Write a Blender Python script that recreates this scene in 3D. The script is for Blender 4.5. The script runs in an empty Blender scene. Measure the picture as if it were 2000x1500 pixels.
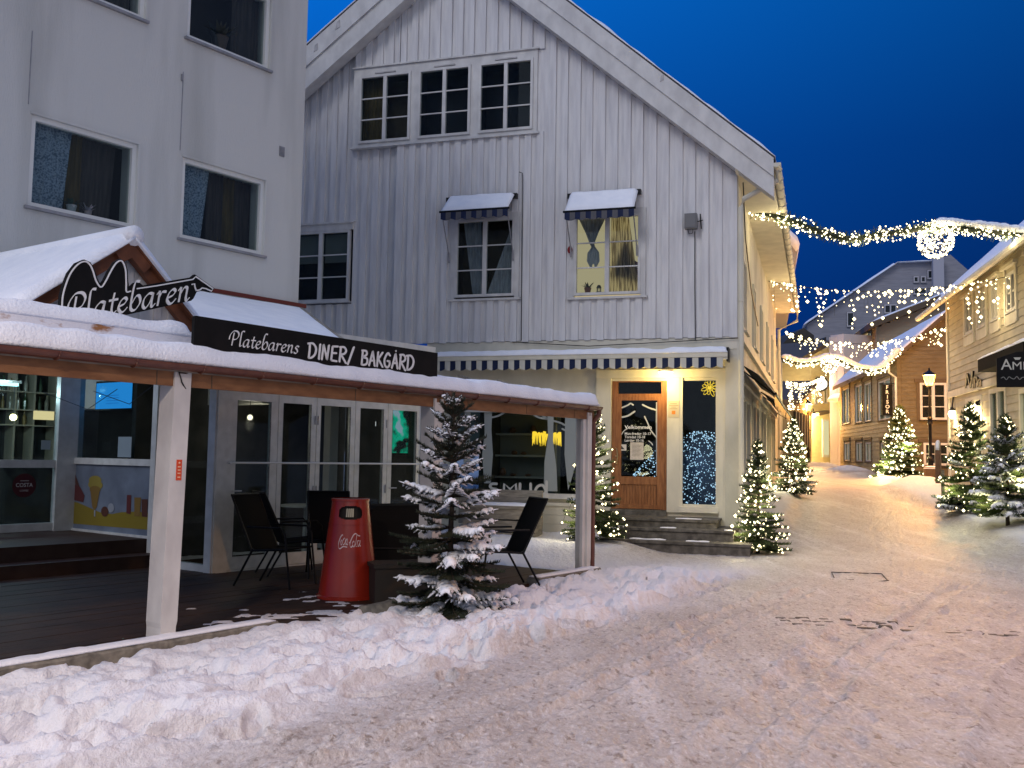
import bpy, math, random
import numpy as np
from mathutils import Vector, Matrix, noise as mn
R=math.radians
C=bpy.context.scene.collection
sc=bpy.context.scene
# ---------------- camera ----------------
FPX=1900.0; CAMZ=1.5; PITCH=math.atan(143/1900.0); ROLL=0.016
cam=bpy.data.cameras.new('camera'); cam.lens=FPX/2000*36; cam.sensor_width=36; cam.clip_start=.05; cam.clip_end=600
co=bpy.data.objects.new('camera',cam); C.objects.link(co)
CAMR=Matrix.Rotation(math.pi/2+PITCH,3,'X')@Matrix.Rotation(ROLL,3,'Z')
co.matrix_world=Matrix.Translation((0,0,CAMZ))@CAMR.to_4x4()
sc.camera=co
# ---------------- world: dusk sky ----------------
w=bpy.data.worlds.new('World'); sc.world=w; w.use_nodes=True
nt=w.node_tree; nt.nodes.clear()
def N(t,**k):
    n=nt.nodes.new(t)
    for a,b in k.items(): setattr(n,a,b)
    return n
out=N('ShaderNodeOutputWorld'); bg=N('ShaderNodeBackground'); tc=N('ShaderNodeTexCoord')
sky=N('ShaderNodeTexSky'); sky.sky_type='NISHITA'; sky.sun_disc=False; sky.sun_elevation=R(-4); sky.sun_rotation=R(190)
sep=N('ShaderNodeSeparateXYZ'); nt.links.new(tc.outputs['Generated'],sep.inputs[0])
rz=N('ShaderNodeValToRGB'); nt.links.new(sep.outputs['Z'],rz.inputs[0])
e=rz.color_ramp.elements
e[0].position=0.0; e[0].color=(.001,.017,.105,1)
e[1].position=1.0; e[1].color=(.004,.14,.50,1)
for p,c in ((.12,(.0008,.022,.145,1)),(.30,(.0005,.042,.225,1)),(.55,(.0008,.10,.42,1))):
    q=e.new(p); q.color=c
# left part of the sky is brighter
dl=N('ShaderNodeVectorMath',operation='DOT_PRODUCT'); nt.links.new(tc.outputs['Generated'],dl.inputs[0]); dl.inputs[1].default_value=(-.97,.1,.1)
ml=N('ShaderNodeMapRange'); nt.links.new(dl.outputs['Value'],ml.inputs[0]); ml.inputs[1].default_value=-.35; ml.inputs[2].default_value=.35; ml.inputs[3].default_value=.85; ml.inputs[4].default_value=1.9
mul=N('ShaderNodeVectorMath',operation='SCALE'); nt.links.new(rz.outputs[0],mul.inputs[0]); nt.links.new(ml.outputs[0],mul.inputs['Scale'])
# twilight glow behind the camera
db=N('ShaderNodeVectorMath',operation='DOT_PRODUCT'); nt.links.new(tc.outputs['Generated'],db.inputs[0]); db.inputs[1].default_value=(.15,-.93,.33)
mb_=N('ShaderNodeMapRange'); mb_.interpolation_type='SMOOTHSTEP'; nt.links.new(db.outputs['Value'],mb_.inputs[0]); mb_.inputs[1].default_value=-.1; mb_.inputs[2].default_value=.9
mix=N('ShaderNodeMix',data_type='RGBA'); nt.links.new(mb_.outputs[0],mix.inputs['Factor']); nt.links.new(mul.outputs[0],mix.inputs['A']); mix.inputs['B'].default_value=(.47,.51,.64,1)
add=N('ShaderNodeMix',data_type='RGBA',blend_type='ADD'); add.inputs['Factor'].default_value=.02; nt.links.new(mix.outputs['Result'],add.inputs['A']); nt.links.new(sky.outputs[0],add.inputs['B'])
nt.links.new(add.outputs['Result'],bg.inputs[0]); bg.inputs[1].default_value=1.0; nt.links.new(bg.outputs[0],out.inputs[0])
# weak last daylight, very soft
sl=bpy.data.lights.new('sun','SUN'); sl.energy=.85; sl.angle=R(22); sl.color=(.97,.95,1)
so=bpy.data.objects.new('sun',sl); C.objects.link(so); so.rotation_euler=(R(52),0,R(-38))
sc.view_settings.view_transform='Standard'; sc.view_settings.look='None'; sc.view_settings.exposure=0; sc.view_settings.gamma=1
# ---------------- projection helpers ----------------
def ray(px,py):
    v=CAMR@Vector(((px-1000)/FPX,(750-py)/FPX,-1)); return v
CAM=Vector((0,0,CAMZ))
def atY(px,py,Y):
    v=ray(px,py); return CAM+v*(Y/v.y)
def onz(px,py,z=0):
    v=ray(px,py); return CAM+v*((z-CAMZ)/v.z)
class Frame:
    def __init__(s,P0,d):
        s.o=Vector((P0[0],P0[1],0)); s.d=Vector((d[0],d[1],0)).normalized(); s.n=Vector((s.d.y,-s.d.x,0))
    def p(s,u,z,w=0): return s.o+s.d*u+s.n*w+Vector((0,0,z))
    def uz(s,px,py,w=0):
        v=ray(px,py); t=((s.o+s.n*w-CAM).dot(s.n))/v.dot(s.n); q=CAM+v*t
        return ((q-s.o).dot(s.d),q.z)
    def pp(s,px,py,w=0):
        u,z=s.uz(px,py,w); return s.p(u,z,w)
    def rect(s,l,t,r,b,w=0):
        "mean rectangle of a pixel box"
        x=[s.uz(l,t,w),s.uz(r,t,w),s.uz(l,b,w),s.uz(r,b,w)]
        return ((x[0][0]+x[2][0])/2,(x[1][0]+x[3][0])/2,(x[2][1]+x[3][1])/2,(x[0][1]+x[1][1])/2)
    def shift(s,u=0,w=0): 
        q=s.o+s.d*u+s.n*w; return Frame(q,s.d)
def brg(a): return (math.sin(R(a)),math.cos(R(a)))
# ---------------- mesh builder ----------------
OFF={}
class MB:
    def __init__(s): s.v=[]; s.f=[]; s.m=[]
    def add(s,vs,fs,mi=0):
        b=len(s.v); s.v+=[tuple(v) for v in vs]; s.f+=[tuple(b+i for i in f) for f in fs]; s.m+=[mi]*len(fs)
    def quad(s,a,b,c,d,mi=0): s.add([a,b,c,d],[(0,1,2,3)],mi)
    def hexa(s,p,mi=0): s.add(p,[(0,3,2,1),(4,5,6,7),(0,1,5,4),(1,2,6,5),(2,3,7,6),(3,0,4,7)],mi)
    def box(s,fr,u0,u1,z0,z1,w0,w1,mi=0):
        s.hexa([fr.p(u0,z0,w0),fr.p(u1,z0,w0),fr.p(u1,z0,w1),fr.p(u0,z0,w1),fr.p(u0,z1,w0),fr.p(u1,z1,w0),fr.p(u1,z1,w1),fr.p(u0,z1,w1)],mi)
    def prism(s,fr,poly,w0,w1,mi=0):
        n=len(poly); a=[fr.p(u,z,w0) for u,z in poly]; b=[fr.p(u,z,w1) for u,z in poly]
        s.add(a+b,[tuple(range(n))[::-1],tuple(range(n,2*n))]+[(i,(i+1)%n,n+(i+1)%n,n+i) for i in range(n)],mi)
    def bar(s,a,b,r,mi=0,r2=None): s.tube([a,b],[r,r if r2 is None else r2],6,mi)
    def tube(s,pts,r,n=8,mi=0):
        pts=[Vector(p) for p in pts]; k=len(pts); rs=r if isinstance(r,(list,tuple)) else [r]*k
        vs=[]; fs=[]
        for i,p in enumerate(pts):
            t=(pts[min(i+1,k-1)]-pts[max(i-1,0)]).normalized(); up=Vector((0,0,1)) if abs(t.z)<.9 else Vector((1,0,0))
            x=t.cross(up).normalized(); y=x.cross(t)
            for j in range(n):
                a=2*math.pi*j/n; vs.append(p+(x*math.cos(a)+y*math.sin(a))*rs[i])
        for i in range(k-1):
            for j in range(n):
                fs.append((i*n+j,i*n+(j+1)%n,(i+1)*n+(j+1)%n,(i+1)*n+j))
        fs.append(tuple(range(n))[::-1]); fs.append(tuple(range((k-1)*n,k*n)))
        s.add(vs,fs,mi)
    def lathe(s,c,prof,n=24,mi=0,cap=True):
        vs=[];fs=[]
        for r,z in prof:
            for j in range(n):
                a=2*math.pi*j/n; vs.append((c[0]+r*math.cos(a),c[1]+r*math.sin(a),c[2]+z))
        for i in range(len(prof)-1):
            for j in range(n): fs.append((i*n+j,i*n+(j+1)%n,(i+1)*n+(j+1)%n,(i+1)*n+j))
        if cap: fs.append(tuple(range(n))[::-1]); fs.append(tuple(range((len(prof)-1)*n,len(prof)*n)))
        s.add(vs,fs,mi)
    def blob(s,c,r,mi=0,n=6,m=4,ax=None,seed=0):
        "small rounded lump, radii r=(rx,ry,rz)"
        c=Vector(c); vs=[];fs=[]
        if not isinstance(r,(tuple,list)): r=(r,r,r)
        if ax is None: X,Y,Z=Vector((1,0,0)),Vector((0,1,0)),Vector((0,0,1))
        else:
            X=ax.normalized(); Y=Vector((0,0,1)).cross(X)
            Y=Y.normalized() if Y.length>1e-3 else Vector((0,1,0)); Z=X.cross(Y)
        for i in range(1,m):
            th=math.pi*i/m
            for j in range(n):
                a=2*math.pi*j/n+.3*i
                vs.append(c+X*(r[0]*math.sin(th)*math.cos(a))+Y*(r[1]*math.sin(th)*math.sin(a))+Z*(r[2]*math.cos(th)))
        vs.append(c+Z*r[2]); vs.append(c-Z*r[2])
        for i in range(m-2):
            for j in range(n): fs.append((i*n+j,(i+1)*n+j,(i+1)*n+(j+1)%n,i*n+(j+1)%n))
        T=len(vs)-2
        for j in range(n):
            fs.append((T,j,(j+1)%n)); fs.append((T+1,(m-2)*n+(j+1)%n,(m-2)*n+j))
        s.add(vs,fs,mi)
    def build(s,name,mat,parent=None,loc=None,smooth=False):
        if parent is not None: o0=OFF[parent.name]
        else: o0=Vector(loc) if loc is not None else Vector((0,0,0))
        me=bpy.data.meshes.new(name)
        me.from_pydata([(a-o0.x,b-o0.y,c-o0.z) for a,b,c in s.v],[],s.f)
        mats=mat if isinstance(mat,(list,tuple)) else [mat]
        for q in mats: me.materials.append(q)
        if len(mats)>1: me.polygons.foreach_set('material_index',s.m)
        if smooth: me.polygons.foreach_set('use_smooth',[True]*len(me.polygons))
        me.update()
        o=bpy.data.objects.new(name,me); C.objects.link(o)
        if parent is not None: o.parent=parent
        else: o.location=o0
        OFF[o.name]=o0
        return o
def thing(name,label,cat,loc,group=None,rz=0):
    o=bpy.data.objects.new(name,None); C.objects.link(o); o.location=loc; o.rotation_euler=(0,0,rz); o.empty_display_size=.2
    o['label']=label; o['category']=cat
    if group: o['group']=group
    OFF[o.name]=Vector(loc); return o
def tag(o,label=None,cat=None,group=None,kind=None):
    if label: o['label']=label
    if cat: o['category']=cat
    if group: o['group']=group
    if kind: o['kind']=kind
    return o
def copy_tree(o,parent=None):
    c=o.copy(); C.objects.link(c)
    if parent: c.parent=parent
    for ch in [x for x in bpy.data.objects if x.parent==o]: copy_tree(ch,c)
    return c
# ---------------- materials ----------------
def M(name,col,rough=.7,var=None,scale=6,stretch=(1,1,1),bump=0,bscale=40,metal=0,spec=.3,lo=.35,hi=.65,emit=None,estr=0,detail=5):
    m=bpy.data.materials.new(name); m.use_nodes=True; t=m.node_tree; b=t.nodes['Principled BSDF']
    b.inputs['Base Color'].default_value=(*col,1); b.inputs['Roughness'].default_value=rough; b.inputs['Metallic'].default_value=metal
    b.inputs['Specular IOR Level'].default_value=spec
    if emit: b.inputs['Emission Color'].default_value=(*emit,1); b.inputs['Emission Strength'].default_value=estr; m.cycles.emission_sampling='NONE'
    if var or bump:
        g=t.nodes.new('ShaderNodeNewGeometry'); mp=t.nodes.new('ShaderNodeMapping'); mp.inputs['Scale'].default_value=stretch; t.links.new(g.outputs['Position'],mp.inputs[0])
    if var:
        n=t.nodes.new('ShaderNodeTexNoise'); n.inputs['Scale'].default_value=scale; n.inputs['Detail'].default_value=detail; t.links.new(mp.outputs[0],n.inputs[0])
        r=t.nodes.new('ShaderNodeMapRange'); r.inputs[1].default_value=lo; r.inputs[2].default_value=hi; t.links.new(n.outputs[0],r.inputs[0])
        x=t.nodes.new('ShaderNodeMix'); x.data_type='RGBA'; x.inputs['A'].default_value=(*col,1); x.inputs['B'].default_value=(*var,1)
        t.links.new(r.outputs[0],x.inputs['Factor']); t.links.new(x.outputs['Result'],b.inputs['Base Color'])
    if bump:
        n2=t.nodes.new('ShaderNodeTexNoise'); n2.inputs['Scale'].default_value=bscale; n2.inputs['Detail'].default_value=4; t.links.new(mp.outputs[0],n2.inputs[0])
        bp=t.nodes.new('ShaderNodeBump'); bp.inputs['Strength'].default_value=bump; bp.inputs['Distance'].default_value=.02; t.links.new(n2.outputs[0],bp.inputs['Height']); t.links.new(bp.outputs[0],b.inputs['Normal'])
    return m
def EM(name,col,s):
    m=bpy.data.materials.new(name); m.use_nodes=True; t=m.node_tree; t.nodes.clear(); o=t.nodes.new('ShaderNodeOutputMaterial'); e=t.nodes.new('ShaderNodeEmission')
    e.inputs[0].default_value=(*col,1); e.inputs[1].default_value=s; t.links.new(e.outputs[0],o.inputs[0]); m.cycles.emission_sampling='NONE'; return m
def LG(name,col,s):
    m=bpy.data.materials.new(name); m.use_nodes=True; t=m.node_tree; t.nodes.clear(); o=t.nodes.new('ShaderNodeOutputMaterial'); e=t.nodes.new('ShaderNodeEmission'); a=t.nodes.new('ShaderNodeBsdfTransparent'); x=t.nodes.new('ShaderNodeAddShader')
    e.inputs[0].default_value=(*col,1); e.inputs[1].default_value=s; t.links.new(a.outputs[0],x.inputs[0]); t.links.new(e.outputs[0],x.inputs[1]); t.links.new(x.outputs[0],o.inputs[0]); m.cycles.emission_sampling='NONE'; return m
def GLASS(name,tint=(.8,.85,.85),gl=.02,refl=1.0):
    m=bpy.data.materials.new(name); m.use_nodes=True; t=m.node_tree; t.nodes.clear(); o=t.nodes.new('ShaderNodeOutputMaterial')
    a=t.nodes.new('ShaderNodeBsdfTransparent'); a.inputs[0].default_value=(*tint,1); g=t.nodes.new('ShaderNodeBsdfGlossy'); g.inputs['Roughness'].default_value=gl; g.inputs[0].default_value=(refl,refl,refl,1)
    f=t.nodes.new('ShaderNodeFresnel'); f.inputs[0].default_value=1.5; x=t.nodes.new('ShaderNodeMixShader')
    gb=t.nodes.new('ShaderNodeNewGeometry'); mu=t.nodes.new('ShaderNodeMath'); mu.operation='SUBTRACT'; mu.inputs[0].default_value=1; t.links.new(gb.outputs['Backfacing'],mu.inputs[1]); m2=t.nodes.new('ShaderNodeMath'); m2.operation='MULTIPLY'; t.links.new(f.outputs[0],m2.inputs[0]); t.links.new(mu.outputs[0],m2.inputs[1]); t.links.new(m2.outputs[0],x.inputs[0]); t.links.new(a.outputs[0],x.inputs[1]); t.links.new(g.outputs[0],x.inputs[2]); t.links.new(x.outputs[0],o.inputs[0]); return m
stucco=M('stucco',(.60,.59,.55),.9,(.43,.425,.39),1.0,(2.0,2.0,.22),.35,60,lo=.47,hi=.75,detail=8)
board=M('white_boards',(.67,.66,.645),.75,(.54,.53,.53),3.0,(4,4,.4),.25,30,lo=.40,hi=.70)
trim=M('white_trim',(.62,.61,.58),.6,(.50,.49,.47),5,(1,1,.6),.1,40)
cream=M('cream_paint',(.66,.62,.50),.6,(.55,.52,.42),3,(1,1,.4),.1,40)
alu=M('grey_aluminium',(.62,.62,.59),.42,(.52,.52,.49),8,metal=.1,spec=.5)
pvc=M('window_pvc',(.72,.71,.66),.4,spec=.5)
pvcdark=M('gasket',(.05,.05,.05),.6)
sillm=M('zinc_sill',(.34,.33,.34),.5,(.25,.25,.25),10,metal=.4)
snow=M('snow',(.86,.87,.90),.75,(.78,.80,.85),4,bump=.5,bscale=45,spec=.2)
rednbrown=M('brown_wood',(.20,.070,.030),.55,(.13,.045,.02),9,(1,1,1),.15,40)
orangewood=M('fascia_wood',(.24,.115,.050),.55,(.16,.07,.03),5,(1,1,3),.15,40)
gutterm=M('brown_gutter',(.13,.045,.025),.38,(.10,.03,.02),10,spec=.5)
doorwood=M('door_wood',(.30,.125,.045),.45,(.20,.075,.025),7,(4,4,.6),.15,30)
black=M('black_paint',(.007,.007,.007),.7,(.011,.010,.010),5,spec=.12)
blackm=M('black_metal',(.012,.012,.012),.4,metal=.5)
white=M('sign_white',(.78,.78,.76),.5)
dark=M('dark_room',(.022,.02,.018),.9)
darkb=M('dark_room_blue',(.016,.02,.03),.9)
roomwarm=M('dim_room',(.10,.075,.05),.9,(.05,.035,.025),2)
glass=GLASS('window_glass',refl=1)
glass2=GLASS('shop_glass',(.7,.75,.75),refl=1)
lace=M('lace_curtain',(.30,.36,.44),.9,(.10,.14,.20),45,(1,1,1),lo=.45,hi=.6)
curt=M('brown_curtain',(.075,.058,.05),.9,(.04,.032,.03),8,(4,4,.3))
curto=M('ochre_curtain',(.13,.085,.03),.9,(.07,.05,.02),8,(4,4,.3))
curtg=M('grey_curtain',(.42,.42,.44),.9,(.25,.25,.27),10,(4,4,.4))
stone=M('stone',(.15,.14,.12),.85,(.07,.065,.055),9,bump=.6,bscale=25)
concrete=M('kerb_stone',(.24,.22,.18),.9,(.13,.12,.10),12,bump=.5,bscale=30)
floorw=M('wet_patio_boards',(.050,.026,.015),.6,(.028,.015,.010),3,(1,1,1),.2,30,spec=.25)
stepw=M('step_wood',(.050,.026,.018),.6,(.035,.015,.01),6)
greyw=M('weathered_wood',(.30,.27,.22),.8,(.18,.16,.13),5,(1,1,6),.3,30)
plant_black=M('black_cover',(.007,.007,.007),.85,spec=.1)
needle=M('fir_needles',(.075,.105,.035),.6,(.035,.06,.02),14)
needle_dark=M('fir_needles_dark',(.030,.038,.022),.65,(.016,.022,.012),14)
bark=M('bark',(.07,.05,.035),.9,(.04,.03,.02),30,bump=.6)
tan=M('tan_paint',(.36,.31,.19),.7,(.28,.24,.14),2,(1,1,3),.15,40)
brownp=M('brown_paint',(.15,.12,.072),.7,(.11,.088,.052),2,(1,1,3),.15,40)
creamp=M('pale_siding',(.50,.45,.33),.7,(.40,.36,.27),2,(1,1,3),.15,40)
darktrim=M('dark_trim',(.09,.065,.04),.6)
tile=M('roof_tile',(.13,.05,.03),.7,(.06,.025,.02),8)
navy=M('navy_fabric',(.010,.018,.055),.8); ivory=M('ivory_fabric',(.55,.53,.45),.8)
dusty=M('bluegrey_boards',(.33,.34,.40),.8,(.25,.26,.31),2,(3,3,.5))
bulb_warm=EM('bulb_warm',(1,.80,.42),5.5)
bulb_white=EM('bulb_white',(1,.86,.50),6.0)
reflection_blue=EM('reflection_blue',(.50,.75,1),1.5)  # blue-white glow of the stand-in window reflections
lamp_or=EM('lamp_glow',(1,.62,.20),14.0)
lamp_y=LG('lamp_yellow',(1,.85,.40),9)
cablem=M('cable',(.01,.01,.01),.5)
# ---------------- snow slabs ----------------
def flat_tube(mb,pts,ws,hs,n=7):
    k=len(pts); vs=[];fs=[]
    for i,p in enumerate(pts):
        t=(pts[min(i+1,k-1)]-pts[max(i-1,0)]).normalized(); x=t.cross(Vector((0,0,1))); x=x.normalized() if x.length>1e-3 else Vector((1,0,0)); y=x.cross(t)
        for j in range(n):
            a=2*math.pi*j/n; c,s=math.cos(a),math.sin(a); vs.append(p+x*(c*ws[i])+y*(s*hs[i]*(1 if s>0 else .35)))
    for i in range(k-1):
        for j in range(n): fs.append((i*n+j,i*n+(j+1)%n,(i+1)*n+(j+1)%n,(i+1)*n+j))
    fs.append(tuple(range(n))[::-1]); fs.append(tuple(range((k-1)*n,k*n))); mb.add(vs,fs)
def fbm(x,y,z=0,s=1,o=3):
    a=0;k=1
    for i in range(o): a+=k*mn.noise((x*s*2**i,y*s*2**i,z)); k*=.5
    return a
def snow_slab(mb,A,B,Cc,D,th,nu=40,nv=10,amp=.03,ns=3,edge=.12,over=.0,up=Vector((0,0,1))):
    "A-B bottom edge, D-C top edge of the surface that carries the snow"
    A,B,Cc,D=[Vector(q) for q in (A,B,Cc,D)]
    L=(B-A).length; H=(D-A).length; top=[];bot=[]
    for j in range(nv+1):
        for i in range(nu+1):
            a=i/nu; b=j/nv
            p=(A*(1-a)+B*a)*(1-b)+(D*(1-a)+Cc*a)*b
            e=min(a*L,(1-a)*L,b*H,(1-b)*H)/edge; e=math.sqrt(max(0,1-(1-min(1,e))**2))
            h=th*(.12+.88*e)+amp*fbm(p.x,p.y,p.z,ns)*(.3+.7*e)
            top.append(p+up*max(.01,h)); bot.append(p-up*.002)
    vs=top+bot; n=len(top); fs=[]
    for j in range(nv):
        for i in range(nu):
            q=(j*(nu+1)+i,j*(nu+1)+i+1,(j+1)*(nu+1)+i+1,(j+1)*(nu+1)+i); fs.append(q); fs.append(tuple(n+k for k in q[::-1]))
    bd=[i for i in range(nu+1)]+[j*(nu+1)+nu for j in range(1,nv+1)]+[nv*(nu+1)+i for i in range(nu-1,-1,-1)]+[j*(nu+1) for j in range(nv-1,0,-1)]
    for k in range(len(bd)):
        a,b=bd[k],bd[(k+1)%len(bd)]; fs.append((a,n+a,n+b,b))
    mb.add(vs,fs)
# ---------------- walls with openings ----------------
def sub_iv(a,b,cuts):
    iv=[(a,b)]
    for c,d in cuts:
        nv=[]
        for x,y in iv:
            if d<=x or c>=y: nv.append((x,y)); continue
            if c>x: nv.append((x,c))
            if d<y: nv.append((d,y))
        iv=nv
    return [q for q in iv if q[1]-q[0]>.004]
def wall_v(mb,fr,u0,u1,zb,zt,holes,w0,w1,cuts=()):
    "solid wall between w0 (back) and w1 (front); zt is a function of u or a number"
    f=zt if callable(zt) else (lambda u:zt)
    us=sorted({u0,u1,*[c for c in cuts if u0<c<u1],*[h[0] for h in holes if u0<h[0]<u1],*[h[1] for h in holes if u0<h[1]<u1]})
    for a,b in zip(us,us[1:]):
        m=(a+b)/2; top=max(f(a),f(b))
        for z0,z1 in sub_iv(zb,top,[(h[2],h[3]) for h in holes if h[0]<m<h[1]]):
            if z1>=top-1e-6: za,zb_=f(a),f(b)
            else: za=zb_=z1
            mb.hexa([fr.p(a,z0,w0),fr.p(b,z0,w0),fr.p(b,z0,w1),fr.p(a,z0,w1),fr.p(a,max(za,z0),w0),fr.p(b,max(zb_,z0),w0),fr.p(b,max(zb_,z0),w1),fr.p(a,max(za,z0),w1)])
def boards_v(mb,fr,u0,u1,zb,zt,holes,w0,w1,pitch=.235,bw=.12,seed=1):
    f=zt if callable(zt) else (lambda u:zt); rnd=random.Random(seed); u=u0
    while u<u1-.02:
        a=u+rnd.uniform(-.006,.006); b=min(u+bw+rnd.uniform(-.006,.008),u1); pr=w1+rnd.uniform(-.004,.006); z0_=zb+rnd.uniform(-.012,.004)
        a=max(a,u0)
        hs=[(h[2],h[3]) for h in holes if h[0]-.01<b and h[1]+.01>a]
        top=max(f(a),f(b))
        for z0,z1 in sub_iv(z0_,top,hs):
            if z1>=top-1e-6: za,zc=f(a),f(b)
            else: za=zc=z1
            if min(za,zc)<=z0: continue
            mb.hexa([fr.p(a,z0,w0),fr.p(b,z0,w0),fr.p(b,z0,pr),fr.p(a,z0,pr),fr.p(a,za,w0),fr.p(b,zc,w0),fr.p(b,zc,pr),fr.p(a,za,pr)])
        u+=pitch
def lap(mb,fr,u0,u1,z0,zt,holes,w,pitch=.16,d=.022,ul=None,ur=None):
    "horizontal lap boards; ul/ur give u limits as functions of z"
    zs={z0,zt}; z=z0
    while z<zt: zs.add(z); z+=pitch
    for h in holes: zs.update(q for q in (h[2],h[3]) if z0<q<zt)
    zs=sorted(zs)
    for a,b in zip(zs,zs[1:]):
        if b-a<1e-4: continue
        m=(a+b)/2; k=math.floor((m-z0)/pitch); fa=(a-z0)/pitch-k; fb=(b-z0)/pitch-k
        l=ul(m) if ul else u0; r=ur(m) if ur else u1
        if r-l<.02: continue
        for c,e_ in sub_iv(l,r,[(h[0],h[1]) for h in holes if h[2]<m<h[3]]):
            wa=w+d*(1-fa); wb=w+d*(1-fb)
            mb.quad(fr.p(c,a,wa),fr.p(e_,a,wa),fr.p(e_,b,wb),fr.p(c,b,wb))
            if fa<1e-3: mb.quad(fr.p(c,a,w),fr.p(e_,a,w),fr.p(e_,a,wa),fr.p(c,a,wa))
def wavy(mb,fr,poly_l,poly_r,z0,z1,w,amp=.02,fq=22,n=26,thick=.004,rows=6,seed=0):
    "hanging cloth; poly_l/poly_r give u at height fraction 0..1"
    vs=[];fs=[]
    for j in range(rows+1):
        b=j/rows; l=poly_l(b); r=poly_r(b)
        for i in range(n+1):
            a=i/n; u=l+(r-l)*a
            vs.append(fr.p(u,z0+(z1-z0)*b,w+amp*math.sin(a*fq+seed)+amp*.5*math.sin(a*fq*2.3+2)))
    for j in range(rows):
        for i in range(n): fs.append((j*(n+1)+i,j*(n+1)+i+1,(j+1)*(n+1)+i+1,(j+1)*(n+1)+i))
    mb.add(vs,fs)
def window(par,fr,r,w,cols=2,rows=3,fw=.055,mull=.07,bar=.022,fm=None,room=None,depth=.5,curtains=(),sill=True,label=None,gm=None,proud=.03,reveal=.0,sillw=.05,sashm=None,name='window'):
    fm=fm or trim; u0,u1,z0,z1=r; b=MB()
    b.box(fr,u0,u1,z1-fw,z1,w-.05,w+proud); b.box(fr,u0,u1,z0,z0+fw,w-.05,w+proud)
    b.box(fr,u0,u0+fw,z0+fw,z1-fw,w-.05,w+proud); b.box(fr,u1-fw,u1,z0+fw,z1-fw,w-.05,w+proud)
    pw=(u1-u0-2*fw-(cols-1)*mull)/cols
    for c in range(1,cols):
        a=u0+fw+c*pw+(c-1)*mull; b.box(fr,a,a+mull,z0+fw,z1-fw,w-.05,w+proud-.004)
    o=b.build(name,fm,par)
    if label: o['label']=label
    g=MB(); g.box(fr,u0+fw*.8,u1-fw*.8,z0+fw*.8,z1-fw*.8,w-.018,w-.012); g.build('pane',gm or glass,o)
    if rows>1:
        q=MB()
        for c in range(cols):
            a=u0+fw+c*(pw+mull)
            for k in range(1,rows):
                z=z0+fw+(z1-z0-2*fw)*k/rows; q.box(fr,a,a+pw,z-bar/2,z+bar/2,w-.012,w+proud*.5)
        q.build('glazing_bar',fm,o)
    if sill:
        q=MB(); q.box(fr,u0-.04,u1+.04,z0-.035,z0-.003,w-.04,w+proud+sillw); q.build('sill',sashm or sillm,o)
    if room is not None:
        q=MB(); e=.02; D=w-depth
        q.quad(fr.p(u0-e,z0-e,D),fr.p(u1+e,z0-e,D),fr.p(u1+e,z1+e,D),fr.p(u0-e,z1+e,D))
        for s in (0,1):
            uu=(u0-e,u1+e)[s]; q.quad(fr.p(uu,z0-e,D),fr.p(uu,z0-e,w-.05),fr.p(uu,z1+e,w-.05),fr.p(uu,z1+e,D))
            zz=(z0-e,z1+e)[s]; q.quad(fr.p(u0-e,zz,D),fr.p(u0-e,zz,w-.05),fr.p(u1+e,zz,w-.05),fr.p(u1+e,zz,D))
        q.build('interior',room,o)
    for cm,l,rr,ww in curtains:
        q=MB(); wavy(q,fr,(lambda b,l=l:u0+(u1-u0)*(l[0]+(l[1]-l[0])*b)),(lambda b,rr=rr:u0+(u1-u0)*(rr[0]+(rr[1]-rr[0])*b)),z0+.02,z1-.02,w-ww,fq=9+30*abs(rr[0]-l[0]),amp=.012,n=36); q.build('curtain',cm,o,smooth=True)
    return o
# ---------------- strokes / lettering ----------------
def smooth(pts,k=6):
    if len(pts)<3: return [Vector((*p,0)) for p in pts]
    P=[Vector((*p,0)) for p in pts]; P=[P[0]*2-P[1]]+P+[P[-1]*2-P[-2]]; o=[]
    for i in range(1,len(P)-2):
        for j in range(k):
            t=j/k; a,b,c,d=P[i-1:i+3]
            o.append(.5*((2*b)+(c-a)*t+(2*a-5*b+4*c-d)*t*t+(3*b-a-3*c+d)*t**3))
    o.append(P[-2]); return o
def pen_stroke(mb,pts,wid,place,nib=None,cur=True,depth=.006,mi=0):
    """pts in a 2-D space; place(x,y,k) gives the world point k metres in front of the board"""
    q=smooth(pts) if cur else [Vector((*p,0)) for p in pts]
    n=len(q); L=[];Rr=[]
    for i,p in enumerate(q):
        t=q[min(i+1,n-1)]-q[max(i-1,0)]
        t=t.normalized() if t.length>1e-9 else Vector((1,0,0)); nn=Vector((-t.y,t.x,0))
        if nib is None: h=nn*wid/2
        else:
            a=Vector((math.cos(nib),math.sin(nib),0)); c=nn.dot(a); h=nn*(wid/2)*max(.22,abs(c))
        L.append(p+h); Rr.append(p-h)
    vs=[place(v.x,v.y,depth) for v in L]+[place(v.x,v.y,depth) for v in Rr]+[place(v.x,v.y,0) for v in L]+[place(v.x,v.y,0) for v in Rr]
    fs=[]
    for i in range(n-1):
        fs+=[(i,n+i,n+i+1,i+1),(i,i+1,2*n+i+1,2*n+i),(n+i,3*n+i,3*n+i+1,n+i+1)]
    fs+=[(0,2*n,3*n,n),(n-1,2*n-1,4*n-1,3*n-1)]
    mb.add(vs,fs,mi)
    if nib is None:
        for e_ in (q[0],q[-1]):
            c=[place(e_.x+wid/2*math.cos(a*math.pi/5),e_.y+wid/2*math.sin(a*math.pi/5),depth*1.02) for a in range(10)]
            mb.add(c,[tuple(range(10))],mi)
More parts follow.
